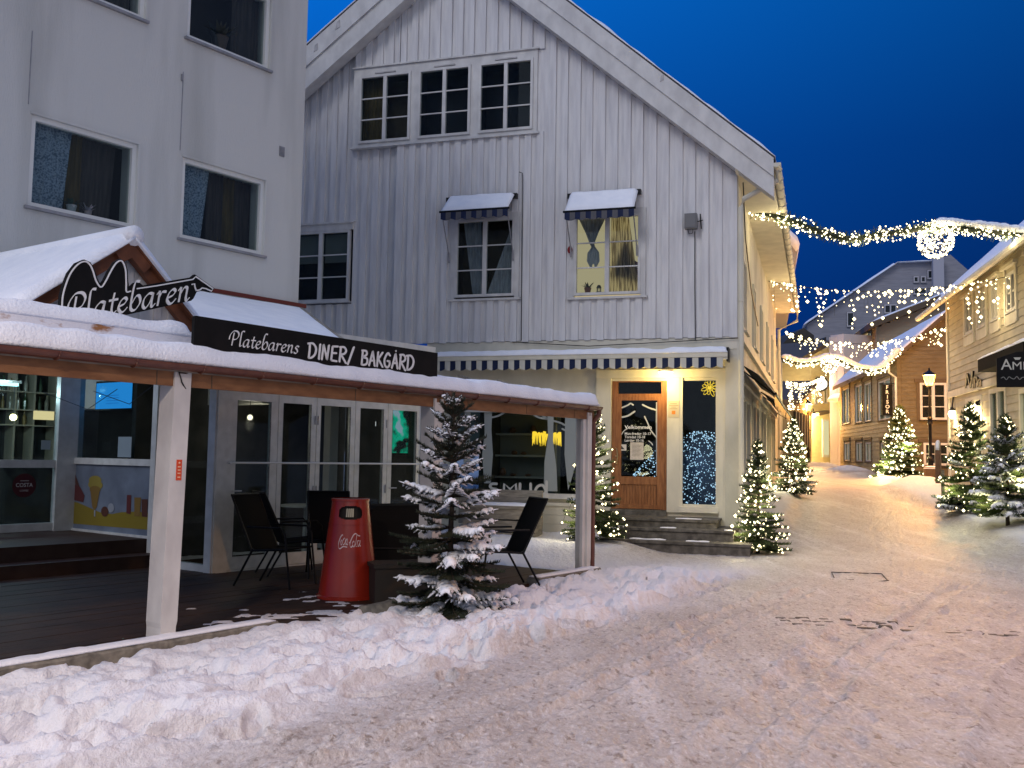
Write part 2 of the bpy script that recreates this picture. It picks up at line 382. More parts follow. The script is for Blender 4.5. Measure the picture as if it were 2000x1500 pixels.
IT={'P':([[(.62,1.72),(.55,.9),(.5,0)],[(-.05,.75),(.05,1.35),(.5,1.9),(1.1,1.9),(1.4,1.5),(1.2,1.0),(.75,.8),(.6,.85)]],1.5),
'l':([[(.75,2.0),(.45,2.02),(.3,1.7),(.26,.35),(.35,.03),(.62,.2)]],.68),
'a':([[(.95,.92),(.6,1.0),(.22,.68),(.15,.2),(.38,.0),(.72,.35),(.93,.95)],[(.95,1.0),(.86,.25),(.95,.02),(1.2,.22)]],1.2),
't':([[(.52,1.5),(.42,.9),(.38,.25),(.5,.0),(.8,.2)],[(.1,.98),(.85,1.0)]],.82),
'e':([[(.2,.45),(.6,.58),(.78,.82),(.6,1.0),(.28,.8),(.14,.35),(.35,.02),(.62,.05),(.9,.3)]],.95),
'b':([[(.8,2.0),(.5,2.02),(.34,1.6),(.22,.4),(.35,.02),(.7,.06),(1.0,.5),(.88,.95),(.6,.95),(.3,.5)]],1.12),
'r':([[(.08,.82),(.28,1.0),(.26,.5),(.2,0)],[(.24,.45),(.5,.92),(.85,.92)]],.85),
'n':([[(.08,.82),(.28,1.0),(.26,.5),(.2,0)],[(.24,.45),(.55,.95),(.82,.9),(.78,.25),(.88,.02),(1.1,.2)]],1.15),
's':([[(.75,.9),(.45,1.0),(.25,.75),(.5,.5),(.62,.22),(.4,0),(.08,.1)]],.8),
'C':([[(1.15,1.5),(1.1,1.85),(.75,1.95),(.25,1.4),(.1,.6),(.4,.05),(1.0,.15)]],1.05),
'o':([[(.5,1.0),(.15,.65),(.15,.2),(.45,0),(.8,.35),(.8,.8),(.5,1.0)]],.9),
'c':([[(.8,.8),(.6,1.0),(.2,.7),(.14,.25),(.4,0),(.8,.2)]],.85),
'-':([[(.1,.5),(.6,.55)]],.65)}
HW={'D':([[(.06,.98),(.06,.5),(.02,0)],[(-.1,.96),(.3,1.0),(.56,.7),(.5,.3),(.25,.05),(0,0)]],.78),
'I':([[(.1,1.0),(.04,0)]],.27),'N':([[(.0,0),(.1,1.0)],[(.1,1.0),(.42,.05)],[(.42,.05),(.52,1.0)]],.72),
'E':([[(.5,1.0),(.1,.97)],[(.1,.97),(.03,.02)],[(.03,.02),(.46,.0)],[(.07,.52),(.4,.54)]],.66),
'R':([[(.1,1),(.03,0)],[(0,.98),(.35,1.0),(.52,.78),(.38,.56),(.08,.5)],[(.12,.5),(.55,-.06)]],.7),
'/':([[(0,-.12),(.42,1.08)]],.62),'B':([[(.1,1),(.03,0)],[(.0,.98),(.38,.98),(.45,.74),(.1,.53)],[(.1,.53),(.5,.45),(.5,.12),(.25,0),(0,.02)]],.7),
'A':([[(0,0),(.3,1.0)],[(.3,1.0),(.52,0)],[(.1,.35),(.46,.38)]],.68),'K':([[(.1,1),(.05,0)],[(.5,1.0),(.1,.48)],[(.14,.52),(.55,0)]],.66),
'G':([[(.52,.85),(.32,1.0),(.06,.6),(.08,.18),(.3,0),(.5,.18),(.5,.45)],[(.5,.45),(.28,.45)]],.72),
'Å':([[(0,0),(.3,1.0)],[(.3,1.0),(.52,0)],[(.1,.35),(.46,.38)],[(.3,1.2),(.31,1.22)]],.68),' ':([],.5)}
def write(mb,txt,fnt,P0,P1,hgt,wid,place2,nib=None,shear=0,depth=.006,mi=0):
    """text from pixel point P0 to P1 (baseline); hgt = pixel size of one unit; place2(px,py,k)->world"""
    tot=sum(fnt[c][1] for c in txt); dx=(P1[0]-P0[0])/tot; dy=(P1[1]-P0[1])/tot; x=0
    def pl(X,Y,k):
        X2=X+shear*Y
        return place2(P0[0]+dx*X2,P0[1]+dy*X2-hgt*Y,k)
    for c in txt:
        for s in fnt[c][0]:
            pen_stroke(mb,[(x+a,b) for a,b in s],wid,pl,nib,len(s)>2,depth,mi)
        x+=fnt[c][1]
def text_mesh(body,size=1,bold=0):
    cu=bpy.data.curves.new('t','FONT'); cu.body=body; cu.size=size; cu.resolution_u=4; cu.offset=bold
    o=bpy.data.objects.new('t',cu); C.objects.link(o); bpy.context.view_layer.update()
    me=bpy.data.meshes.new_from_object(o.evaluated_get(bpy.context.evaluated_depsgraph_get()))
    vs=[tuple(v.co) for v in me.vertices]; fs=[tuple(p.vertices) for p in me.polygons]
    bpy.data.objects.remove(o); bpy.data.curves.remove(cu); bpy.data.meshes.remove(me)
    return vs,fs
def put_text(mb,body,fr,u,z,w,h,width=None,bold=0,vert=False,mi=0,center=False):
    "text with cap height ~h starting at u,z on plane w"
    vs,fs=text_mesh(body,1,bold)
    x0=min(v[0] for v in vs); x1=max(v[0] for v in vs); s=h/.72; sx=s if width is None else width/(x1-x0)
    if center: u-= (x1-x0)*sx/2
    mb.add([fr.p(u+(v[0]-x0)*sx,z+v[1]*s,w) for v in vs],fs,mi)
def dlight(loc,col,power,rad,parent):
    l=bpy.data.lights.new('lamp_light','SPOT'); l.energy=power; l.color=col; l.shadow_soft_size=rad; l.spot_size=R(158); l.spot_blend=.55
    o=bpy.data.objects.new('lamp_light',l); C.objects.link(o); o.parent=parent; o.location=Vector(loc)-OFF[parent.name]; return o
def plight(loc,col,power,rad=.08,name='lamp_light',parent=None):
    l=bpy.data.lights.new(name,'POINT'); l.energy=power; l.color=col; l.shadow_soft_size=rad
    o=bpy.data.objects.new(name,l); C.objects.link(o)
    if parent is not None: o.parent=parent; o.location=Vector(loc)-OFF[parent.name]
    else: o.location=loc
    return o
# ================= frames =================
p1=onz(318,1268,0); pe=onz(1147,1122,0)
K=Frame(p1,(pe.x-p1.x,pe.y-p1.y)); KE=(pe-p1).length
c0=onz(412,1122,0); D=Frame(c0,brg(39.5)); A=D.shift(0,-.45); A=Frame(A.o,brg(37.3))
P=Frame(c0-Vector((.795,-.606,0))*3.35,(.795,-.606))
E_=Frame(P.o,brg(37.3)); E_=E_.shift(-3.2,0)
H0=Vector((3.94,17,0)); G=Frame(H0,(.955,-.297)); S=Frame(H0,(.301,.954))
RB=Frame((13.7,30.4),(-.2198,-.9755))
# ================= ground =================
def vn(x,y,seed=0):
    xi=np.floor(x).astype(np.int64); yi=np.floor(y).astype(np.int64); fx=x-xi; fy=y-yi
    fx=fx*fx*(3-2*fx); fy=fy*fy*(3-2*fy)
    def h(a,b):
        n=(a*374761393+b*668265263+seed*1442695041)&0xffffffff; n=((n^(n>>13))*1274126177)&0xffffffff; return ((n^(n>>16))&0xffff)/65535.0
    return (h(xi,yi)*(1-fx)+h(xi+1,yi)*fx)*(1-fy)+(h(xi,yi+1)*(1-fx)+h(xi+1,yi+1)*fx)*fy
def nfbm(x,y,o=4,seed=0):
    a=0;k=1;t=0
    for i in range(o): a=a+k*(vn(x*2**i+17.3*i,y*2**i+5.1*i,seed+i)-.5)*2; t+=k; k*=.5
    return a/t
def sst(a,b,x): t=np.clip((x-a)/(b-a),0,1); return t*t*(3-2*t)
PY=[-50,17,20,25,30,40,54,70,110]; PZ=[0,.0,.12,.36,.6,.9,1.2,1.42,1.8]
def base_z(y): return np.interp(y,PY,PZ)
Bd=Vector((2.5+1.4,11.9-5.3,0)).normalized(); Bo=Vector((-1.4,5.3,0)); Bn=Vector((Bd.y,-Bd.x,0))
def gz(x,y,full=True):
    x=np.asarray(x,float); y=np.asarray(y,float); z=base_z(y).copy() if hasattr(base_z(y),'copy') else base_z(y)
    ku=(x-K.o.x)*K.d.x+(y-K.o.y)*K.d.y; kw=(x-K.o.x)*K.n.x+(y-K.o.y)*K.n.y
    bw=(x-Bo.x)*Bn.x+(y-Bo.y)*Bn.y; bu=(x-Bo.x)*Bd.x+(y-Bo.y)*Bd.y
    wob=.12*nfbm(bu*.8,bw*0+3,3,5)
    band=sst(.10,.28,kw)*(1-sst(-.16,.03,bw+wob))*(1-sst(7.2,10.5,bu+.2*nfbm(x,y,3,9)))
    # snow lying in front of the shop, beyond the end of the canopy
    gw=(x-G.o.x)*G.n.x+(y-G.o.y)*G.n.y; gu=(x-G.o.x)*G.d.x+(y-G.o.y)*G.d.y
    bank=sst(KE-.9,KE+.3,ku)*(1-sst(-1.9,-.9,gu))*(1-sst(2.3,3.4,gw))*sst(-.2,.4,gw)
    qa=(x*K.d.x+y*K.d.y)*.62; qb=(x*K.n.x+y*K.n.y)*1.25
    lump=nfbm(qa*2.3,qb*2.3,4,1); l2=1-np.abs(nfbm(qa*3.1+9,qb*3.1,3,21))*2.2; pits=np.clip(nfbm(qa*3.3+3,qb*2.9-8,3,33)-.2,0,1)
    pit2=sst(.16,.34,nfbm(qa*4.5-4,qb*4.2+2,2,61)); l3=1-np.abs(nfbm(qa*8,qb*8,3,71))*2.5
    z=z+band*(.055+.075*lump+.055*np.clip(l2,0,1)-.30*pits-.070*pit2+.014*np.clip(l3,-1,1)+.011*nfbm(x*13,y*13,3,4))
    z=z+bank*(.17+.05*lump+.012*nfbm(x*8,y*8,3,3))
    road=(1-band)*(1-bank)
    ru=x*.40+y*.916; rw=x*.916-y*.40
    rut=np.clip(nfbm(rw*2.2,ru*.5,3,41)-.05,0,1)
    z=z+road*(.012*nfbm(x*2.5,y*2.5,4,7)+rut*(.012+.085*np.clip(nfbm(x*12,y*12,3,8),0,1))*(1-sst(1.5,6,x))*(1-sst(9,14,y))+.013*nfbm(ru*9,rw*16,4,18))
    # tyre tracks along the square and boot prints
    for k_,(o_,wd_) in enumerate(((.75,.13),(1.05,.10),(2.15,.16),(2.5,.10),(3.6,.14),(3.95,.12))):
        dd=(bw-o_-.10*np.sin(bu*.35+k_)-.06*nfbm(bu*1.2,bu*0+k_,2,k_+80))/wd_
        z=z+road*(-.016*np.exp(-dd**4)+.012*np.exp(-((np.abs(dd)-1.25)*3)**2)*(1+1.6*nfbm(x*10,y*10,2,90+k_)))*(1-sst(8,11,bu))
    rf=random.Random(77)
    for k_ in range(170):
        if k_<95: fu=rf.uniform(-3,9.5); fo=rf.uniform(-1.3,.15); fa=math.atan2(Bd.y,Bd.x)+rf.gauss(0,.5); dp=.045
        else: fu=rf.uniform(-3,14); fo=rf.uniform(.2,5); fa=math.atan2(Bd.y,Bd.x)+rf.gauss(0,.35); dp=.012
        cx=Bo.x+Bd.x*fu+Bn.x*fo; cy=Bo.y+Bd.y*fu+Bn.y*fo
        m_=(np.abs(x-cx)<.4)&(np.abs(y-cy)<.4)
        if not m_.any(): continue
        X_=(x[m_]-cx)*math.cos(fa)+(y[m_]-cy)*math.sin(fa); Y_=-(x[m_]-cx)*math.sin(fa)+(y[m_]-cy)*math.cos(fa)
        d_=np.sqrt((X_/.16)**2+(Y_/.065)**2); z[m_]+=-dp*(1-sst(.75,1.1,d_))+dp*.35*np.exp(-((d_-1.35)*3.5)**2)
    # ploughed edges of the street
    su=(x-S.o.x)*S.d.x+(y-S.o.y)*S.d.y; sw=(x-S.o.x)*S.n.x+(y-S.o.y)*S.n.y
    z=z+.22*(1-sst(.3,1.1,sw+.2*lump))*sst(2,4,su)*(1+.3*lump)*(1-sst(19,26,su))
    rw2=(x-RB.o.x)*RB.n.x+(y-RB.o.y)*RB.n.y; ru2=(x-RB.o.x)*RB.d.x+(y-RB.o.y)*RB.d.y
    z=z+(.30+.06*lump)*(1-sst(.9,2.2,rw2+.3*lump))*sst(-4,-1,ru2)*(1-sst(16,18,ru2))*sst(-.6,-.2,rw2)
    for mx,my,mr,mh in ((13.3,31.6,1.1,.18),(14.2,36.6,1.2,.22),(15.5,38.9,.9,.2),(15.9,46,1.3,.35),(16.4,52,1.6,.35),(16.8,57.5,1.6,.4),(14.9,41.8,1.0,.15)):
        dd=np.sqrt((x-mx)**2+(y-my)**2)/mr; z=z+mh*np.exp(-dd*dd*1.6)*(1+.25*nfbm(x*2,y*2,3,2))
    # patio: snow only blown in at the front edge
    pat=(kw<.06)&(kw>-5.2)&(ku<KE+.05)
    thr=.05+np.clip(-kw-.05,0,3)*.42+.9*sst(0,1.2,1.1-ku)+.6*sst(3.5,4.6,ku)
    zp=-.015+.14*np.clip(nfbm(x*4+y*1.5,y*7-x*2,5,11)*1.1+.26-thr,-1,.25)
    zp=np.where(kw<-2.2,-.12,zp)
    z=np.where(pat,zp,z)
    return z
def gz1(x,y): return float(gz(np.array([x]),np.array([y]))[0])
rs=[3.0]
while rs[-1]<115: rs.append(rs[-1]+min(.3,max(.02,(.0008 if rs[-1]<13.5 else .0016)*rs[-1]**2)))
rs=np.array(rs); an=np.radians(np.arange(-37,41.01,.125)); AA,RR=np.meshgrid(an,rs)
gx=(RR*np.sin(AA)).ravel(); gy=(RR*np.cos(AA)).ravel(); gzv=gz(gx,gy)
kuv=(gx-K.o.x)*K.n.x+(gy-K.o.y)*K.n.y; bwv=(gx-Bo.x)*Bn.x+(gy-Bo.y)*Bn.y; buv=(gx-Bo.x)*Bd.x+(gy-Bo.y)*Bd.y
fresh=np.clip((1-sst(-.45,.35,bwv+.35*nfbm(gx*1.5,gy*1.5,4,5)))*(1-sst(8,11,buv))+sst(.08,.2,gzv-base_z(gy)),0,1)
nr,na=RR.shape; me=bpy.data.meshes.new('snowy_street')
me.vertices.add(nr*na); me.vertices.foreach_set('co',np.stack([gx,gy,gzv],1).astype(np.float32).ravel())
ii=(np.arange(nr-1)[:,None]*na+np.arange(na-1)[None,:]).ravel(); fc=np.stack([ii,ii+1,ii+na+1,ii+na],1)
me.loops.add(fc.size); me.loops.foreach_set('vertex_index',fc.ravel().astype(np.int32)); me.polygons.add(len(fc))
me.polygons.foreach_set('loop_start',np.arange(0,fc.size,4,dtype=np.int32)); me.polygons.foreach_set('loop_total',np.full(len(fc),4,np.int32))
me.update(); me.validate(); me.polygons.foreach_set('use_smooth',[True]*len(me.polygons))
at=me.attributes.new('fresh','FLOAT','POINT'); at.data.foreach_set('value',fresh.astype(np.float32))
gm=bpy.data.materials.new('trodden_snow'); gm.use_nodes=True; t=gm.node_tree; b=t.nodes['Principled BSDF']; b.inputs['Specular IOR Level'].default_value=.35
def tn(ty,**k):
    n=t.nodes.new(ty)
    for a,v in k.items(): setattr(n,a,v)
    return n
geo=tn('ShaderNodeNewGeometry'); mp=tn('ShaderNodeMapping'); mp.inputs['Rotation'].default_value=(0,0,R(23)); mp.inputs['Scale'].default_value=(1,.55,1); t.links.new(geo.outputs['Position'],mp.inputs[0])
n1=tn('ShaderNodeTexNoise'); n1.inputs['Scale'].default_value=1.3; n1.inputs['Detail'].default_value=9; n1.inputs['Roughness'].default_value=.62; t.links.new(mp.outputs[0],n1.inputs[0])
n2=tn('ShaderNodeTexNoise'); n2.inputs['Scale'].default_value=15; n2.inputs['Detail'].default_value=8; n2.inputs['Roughness'].default_value=.72; t.links.new(mp.outputs[0],n2.inputs[0])
def mr(src,a,b_,c=0,d=1):
    r=tn('ShaderNodeMapRange'); r.inputs[1].default_value=a; r.inputs[2].default_value=b_; r.inputs[3].default_value=c; r.inputs[4].default_value=d; t.links.new(src,r.inputs[0]); return r.outputs[0]
def mixc(f,a,b_):
    x=tn('ShaderNodeMix',data_type='RGBA')
    for nm,v in (('Factor',f),('A',a),('B',b_)):
        if isinstance(v,tuple): x.inputs[nm].default_value=(*v,1)
        elif isinstance(v,float): x.inputs[nm].default_value=v
        else: t.links.new(v,x.inputs[nm])
    return x.outputs['Result']
c1=mixc(mr(n1.outputs[0],.38,.62),(.62,.59,.565),(.47,.425,.395)); mp4=tn('ShaderNodeMapping'); mp4.inputs['Rotation'].default_value=(0,0,R(24)); mp4.inputs['Scale'].default_value=(2.6,.22,1); t.links.new(geo.outputs['Position'],mp4.inputs[0]); n4=tn('ShaderNodeTexNoise'); n4.inputs['Scale'].default_value=1.6; n4.inputs['Detail'].default_value=7; n4.inputs['Roughness'].default_value=.6; t.links.new(mp4.outputs[0],n4.inputs[0]); c1b=mixc(mr(n4.outputs[0],.45,.68,0,.75),c1,(.46,.41,.38)); c1c=mixc(mr(n4.outputs[0],.42,.30,0,.6),c1b,(.78,.76,.76)); c2=mixc(mr(n2.outputs[0],.545,.63,0,.85),c1c,(.22,.18,.15))
n5=tn('ShaderNodeTexNoise'); n5.inputs['Scale'].default_value=38; n5.inputs['Detail'].default_value=6; n5.inputs['Roughness'].default_value=.7; t.links.new(mp.outputs[0],n5.inputs[0]); c2=mixc(mr(n5.outputs[0],.50,.66,0,.55),c2,(.30,.255,.23)); c2=mixc(mr(n5.outputs[0],.46,.34,0,.5),c2,(.86,.85,.86)); at_=tn('ShaderNodeAttribute',attribute_name='fresh'); nd=tn('ShaderNodeTexNoise'); nd.inputs['Scale'].default_value=9; nd.inputs['Detail'].default_value=8; nd.inputs['Roughness'].default_value=.75; t.links.new(geo.outputs['Position'],nd.inputs[0]); c3=mixc(at_.outputs['Fac'],c2,mixc(mr(nd.outputs[0],.60,.72),(.80,.80,.83),(.50,.47,.45)))
t.links.new(c3,b.inputs['Base Color']); t.links.new(mr(at_.outputs['Fac'],0,1,.50,.8),b.inputs['Roughness'])
n3=tn('ShaderNodeTexNoise'); n3.inputs['Scale'].default_value=17; n3.inputs['Detail'].default_value=10; n3.inputs['Roughness'].default_value=.65; t.links.new(mp.outputs[0],n3.inputs[0])
bp=tn('ShaderNodeBump'); bp.inputs['Strength'].default_value=1.0; bp.inputs['Distance'].default_value=.045; t.links.new(n3.outputs[0],bp.inputs['Height']); t.links.new(bp.outputs[0],b.inputs['Normal'])
me.materials.append(gm); go=bpy.data.objects.new('snowy_street',me); C.objects.link(go); tag(go,kind='structure')
q=MB(); q.quad((-300,-300,-.35),(300,-300,-.35),(300,400,-.35),(-300,400,-.35)); tag(q.build('ground',gm),kind='structure')
# exposed cobbles and drain frame
cob=M('cobble',(.15,.13,.11),.6,(.07,.06,.05),12,bump=.3); q=MB(); rnd=random.Random(3)
def stone_box(q,px,py,du,dv,ang,h=.003):
    p=onz(px,py,0); z=gz1(p.x,p.y); d=Vector((math.cos(ang),math.sin(ang),0)); e=Vector((-d.y,d.x,0)); r=.8
    c=Vector((p.x,p.y,z-.03)); v=[c-d*du-e*dv,c+d*du-e*dv,c+d*du+e*dv,c-d*du+e*dv]; up=Vector((0,0,.03+h))
    v+=[c+up-d*du*r-e*dv*r,c+up+d*du*r-e*dv*r,c+up+d*du*r+e*dv*r,c+up-d*du*r+e*dv*r]; q.hexa(v)
for r_,(x0,y0,x1,y1,pr) in enumerate(((1525,1207,1720,1212,.75),(1512,1213,1790,1219,.85),(1560,1219,1985,1234,.5),(1690,1224,1795,1231,.9),(1850,1236,2000,1243,.55))):
    x=x0
    while x<x1:
        if rnd.random()<pr: stone_box(q,x,y0+(y1-y0)*(x-x0)/(x1-x0)+rnd.uniform(-.7,.7),.06+rnd.uniform(-.015,.012),.03,-.08+rnd.uniform(-.05,.05))
        x+=21
tag(q.build('exposed_cobblestones',cob),kind='structure')
q=MB()
for a,b_ in (((1624,1118),(1722,1121)),((1722,1121),(1734,1134)),((1624,1118),(1629,1128)),((1716,1134),(1736,1134)),((1626,1130),(1668,1133))):
    pa=onz(*a,0); pb=onz(*b_,0); pa.z=gz1(pa.x,pa.y)+.003; pb.z=gz1(pb.x,pb.y)+.003; q.bar(pa-Vector((0,0,.004)),pb-Vector((0,0,.004)),.007)
mc=onz(1680,1126,0); tag(q.build('manhole_cover',M('rusty_iron',(.05,.04,.03),.6),loc=(mc.x,mc.y,0)),'rectangular iron cover edge showing through the packed snow','manhole cover')
# ================= patio =================
q=MB(); rnd=random.Random(5)
w_=-5.0
while w_<-.02:
    q.box(K,-4.5,KE+.05,-.2,.012+rnd.uniform(-.002,.002),w_,min(w_+.14,0)-.004); w_+=.14
tag(q.build('patio_floor',floorw),kind='structure')
q=MB()
def kerb(q,u0,u1,h,seed):
    r=random.Random(seed); n=max(2,int((u1-u0)/.12)); vs=[];fs=[]
    for i in range(n+1):
        u=u0+(u1-u0)*i/n; a=.03+r.uniform(-.008,.008); hh=h+r.uniform(-.008,.008)
        vs+=[K.p(u,-.1,.16+r.uniform(-.006,.006)),K.p(u,hh-.02,.155+r.uniform(-.006,.006)),K.p(u,hh,.13),K.p(u,hh,-.03),K.p(u,-.1,-.04)]
    for i in range(n):
        for j in range(4): fs.append((i*5+j,(i+1)*5+j,(i+1)*5+j+1,i*5+j+1))
    fs.append((0,1,2,3,4)); fs.append(tuple(n*5+j for j in (4,3,2,1,0))); q.add(vs,fs)
def kerb_thing(u0,u1,h,lab):
    t=thing('stone_kerb',lab,'kerb',K.p((u0+u1)/2,0,.06),'stone kerbs along the patio edge'); q=MB(); kerb(q,u0,u1,h,int(u0*10)+99); q.build('kerb_stone',concrete,t)
    q=MB(); snow_slab(q,K.p(u0+.02,h,.14),K.p(u1-.03,h,.14),K.p(u1-.03,h,-.02),K.p(u0+.02,h,-.02),.02,60,4,.012,5,.05); q.build('snow',snow,t,smooth=True)
kerb_thing(-2.2,1.02,.10,'long stone kerb topped with snow at the foot of the front canopy post')
kerb_thing(KE-1.35,KE+.1,.09,'short stone kerb at the far end of the canopy beside the brown downpipe')
# ================= canopy =================
GE=2.18
cn=thing('patio_canopy','long snow-laden patio canopy with brown gutter on square white posts','canopy',K.p(2.5,0,0))
uL=-3.4; uR=KE+.14
q=MB(); q.box(K,uL,uR,GE-.17,GE-.03,-.03,.0); q.build('fascia_board',orangewood,cn)
q=MB()
for u in (-1.9,-.16,.35,2.0,3.75,4.9,6.0): q.box(K,u,u+.008,GE-.168,GE-.032,.0005,.003)
q.build('fascia_joints',darktrim,cn)
q=MB(); prof=[(math.cos(a)*.055,math.sin(a)*.055) for a in [math.pi*(1+i/10) for i in range(11)]]
vs=[];fs=[]
for k,(r1) in enumerate((1,.9)):
    for u in (uL,uR+.04):
        for a,b_ in prof: vs.append(K.p(u,GE+.0+b_*r1*.95,.058+a*r1))
n=11
for i in range(n-1):
    fs+=[(i,n+i,n+i+1,i+1),(2*n+i,2*n+i+1,3*n+i+1,3*n+i)]
fs+=[(0,2*n,3*n,n),(n-1,2*n-1,4*n-1,3*n-1),tuple(range(n,2*n))]
q.add(vs,fs)
for u in [uL+.6*i for i in range(18)]:
    if u<uR: q.tube([K.p(u,GE-.0+b_*1.05,.058+a*1.05) for a,b_ in prof],.007,5)
gt=q.build('gutter',gutterm,cn)
for u,lab in ((0,'front white post with an orange sticker'),(None,'middle post behind the snowy tree'),(KE,None)):
    if u is None: u=K.uz(848,790,-.05)[0]
    wd=.15 if u<KE-.1 else .10
    q=MB(); a,b_=u-wd/2,u+wd/2; z1=GE-.05 if u<1 else GE-.1
    vs=[]
    for z,s in ((.0,.88),(.16,.9),(.20,1.0),(z1-.02,1.0)):
        m=(a+b_)/2+(.025+.045*z/z1 if u<.5 else 0); h=wd/2*s
        vs.append([K.p(m-h,z,-.16),K.p(m+h,z,-.16),K.p(m+h,z,.02*s),K.p(m-h,z,.02*s)])
    for x,y in zip(vs,vs[1:]): q.hexa(x+y)
    ln_=.07 if u<.5 else 0
    for uu in (a+ln_,b_-.035+ln_): q.box(K,uu,uu+.035,z1-.02,z1+.02,-.10,.018)
    o=q.build('post',pvc if 0 else trim,cn)
    if u<.5:
        q=MB(); a+=.062; q.box(K,a+.05,a+.10,1.28,1.44,.0205,.023); s_=q.build('sticker',M('orange_sticker',(.62,.07,.02),.5),o)
        q=MB()
        for z in (1.30,1.33,1.355,1.38): q.box(K,a+.062,a+.088,z,z+.009,.0232,.0245)
        q.blob(K.p(a+.075,1.415,.0235),(.009,.009,.009)); q.build('sticker_print',M('pale_print',(.75,.45,.30),.5),o)
q=MB(); q.tube([K.p(KE+.16,GE-.02,.06),K.p(KE+.16,GE-.10,.06),K.p(KE+.12,GE-.2,.0),K.p(KE+.12,.04,.0)],.035,10); 
for z in (.5,1.5): q.tube([K.p(KE+.12,z,0),K.p(KE+.12,z+.03,0)],.042,10)
q.build('downpipe',gutterm,cn)
q=MB(); q.box(K,KE-.12,KE-.055,.02,GE-.17,-.05,-.01,0); q.build('side_batten',trim,cn)
# roof deck + underside
uh=K.uz(800,704,0)[0]
wa=A.uz(590,600); wb=wa[1]
q=MB()
a0=K.p(uL,GE,0.02); a1=K.p(uh,GE+.0,0.02); b1=A.p(wa[0],wb,0); b0=A.p(-4.5,wb,0)
for dz in (0,):
    vs=[a0,a1,b1,b0]; q.add(vs+[v-Vector((0,0,.06)) for v in vs],[(0,1,2,3),(7,6,5,4),(0,4,5,1),(1,5,6,2),(2,6,7,3),(3,7,4,0)])
e0=K.p(uh-.2,GE,0.02); e1=K.p(uR,GE,.02); e2=K.p(uR,GE+.14,-1.7); e3=K.p(uh-.9,GE+.14,-1.7)
vs=[e0-Vector((0,0,.006)),e1-Vector((0,0,.006)),e2,e3]; q.add(vs+[v-Vector((0,0,.05)) for v in vs],[(0,1,2,3),(7,6,5,4),(0,4,5,1),(1,5,6,2),(2,6,7,3),(3,7,4,0)])
q.build('roof_deck',greyw,cn)
q=MB()
for u in np.arange(uL,uR,.9): q.hexa([K.p(u,GE-.15,-.035),K.p(u+.06,GE-.15,-.035),K.p(u+.06,GE+.32,-1.6),K.p(u,GE+.32,-1.6),K.p(u,GE-.06,-.035),K.p(u+.06,GE-.06,-.035),K.p(u+.06,GE+.42,-1.6),K.p(u,GE+.42,-1.6)]); q.build('rafter',greyw,cn)
q=MB(); a=K.p(-.1,GE-.1,.02); q.tube([K.p(.02,GE-.06,.03),K.p(.05,GE-.14,.03),K.p(.12,GE-.21,.01),K.p(.3,GE-.27,-.3),K.p(.6,GE-.25,-.8)],.006,5)
q.tube([P.p(1.5,2.28,.6),P.p(2.2,2.1,.5),P.p(2.7,2.32,.5)],.005,5); q.tube([P.p(.2,2.3,.6),P.p(1.2,2.05,.5),P.p(1.9,2.3,.5)],.005,5); q.build('cable',cablem,cn)
# snow on the canopy
q=MB(); snow_slab(q,K.p(uL,GE+.01,.07),K.p(uR+.03,GE+.01,.07),K.p(uR+.03,GE+.06,-.55),K.p(uL,GE+.06,-.55),.155,300,14,.034,2.3,.09); q.build('snow',snow,cn,smooth=True)
q=MB()   # upper tier left of the sign
u1=K.uz(372,640,-.3)[0]; snow_slab(q,K.p(uL,GE+.27,-.24),K.p(u1,GE+.27,-.24),K.p(u1,GE+.30,-.9),K.p(uL,GE+.30,-.9),.10,120,10,.028,3,.08)
o=q.build('snow',snow,cn,smooth=True)
q=MB(); q.box(K,uL,u1,GE+.17,GE+.272,-.30,-.25); q.build('ridge_board',M('frosted_board',(.74,.73,.76),.8,(.33,.15,.06),5,(1,1,2),.4,30,lo=.58,hi=.68),cn)
q=MB(); nrm=Vector((0,0,1)); off=Vector((0,0,.0)); snow_slab(q,K.p(uL,GE+.25,-.45),K.p(uh,GE+.22,-.45),A.p(wa[0],wb-.06,.02),A.p(-4.5,wb-.06,.02),.06,60,30,.008,1.5,.1); q.build('snow',snow,cn,smooth=True)
q=MB(); snow_slab(q,K.p(uh-.3,GE+.07,-.5),K.p(uR,GE+.07,-.5),K.p(uR,GE+.14,-1.7),K.p(uh-1,GE+.14,-1.7),.14,60,14,.02,2,.1); q.build('snow',snow,cn,smooth=True)
q=MB(); x0=A.uz(398,571)[0]-1.5; q.box(A,x0,wa[0]+.05,wb-.01,wb+.045,.0,.035); q.build('wall_flashing',M('red_flashing',(.16,.03,.02),.5),cn)
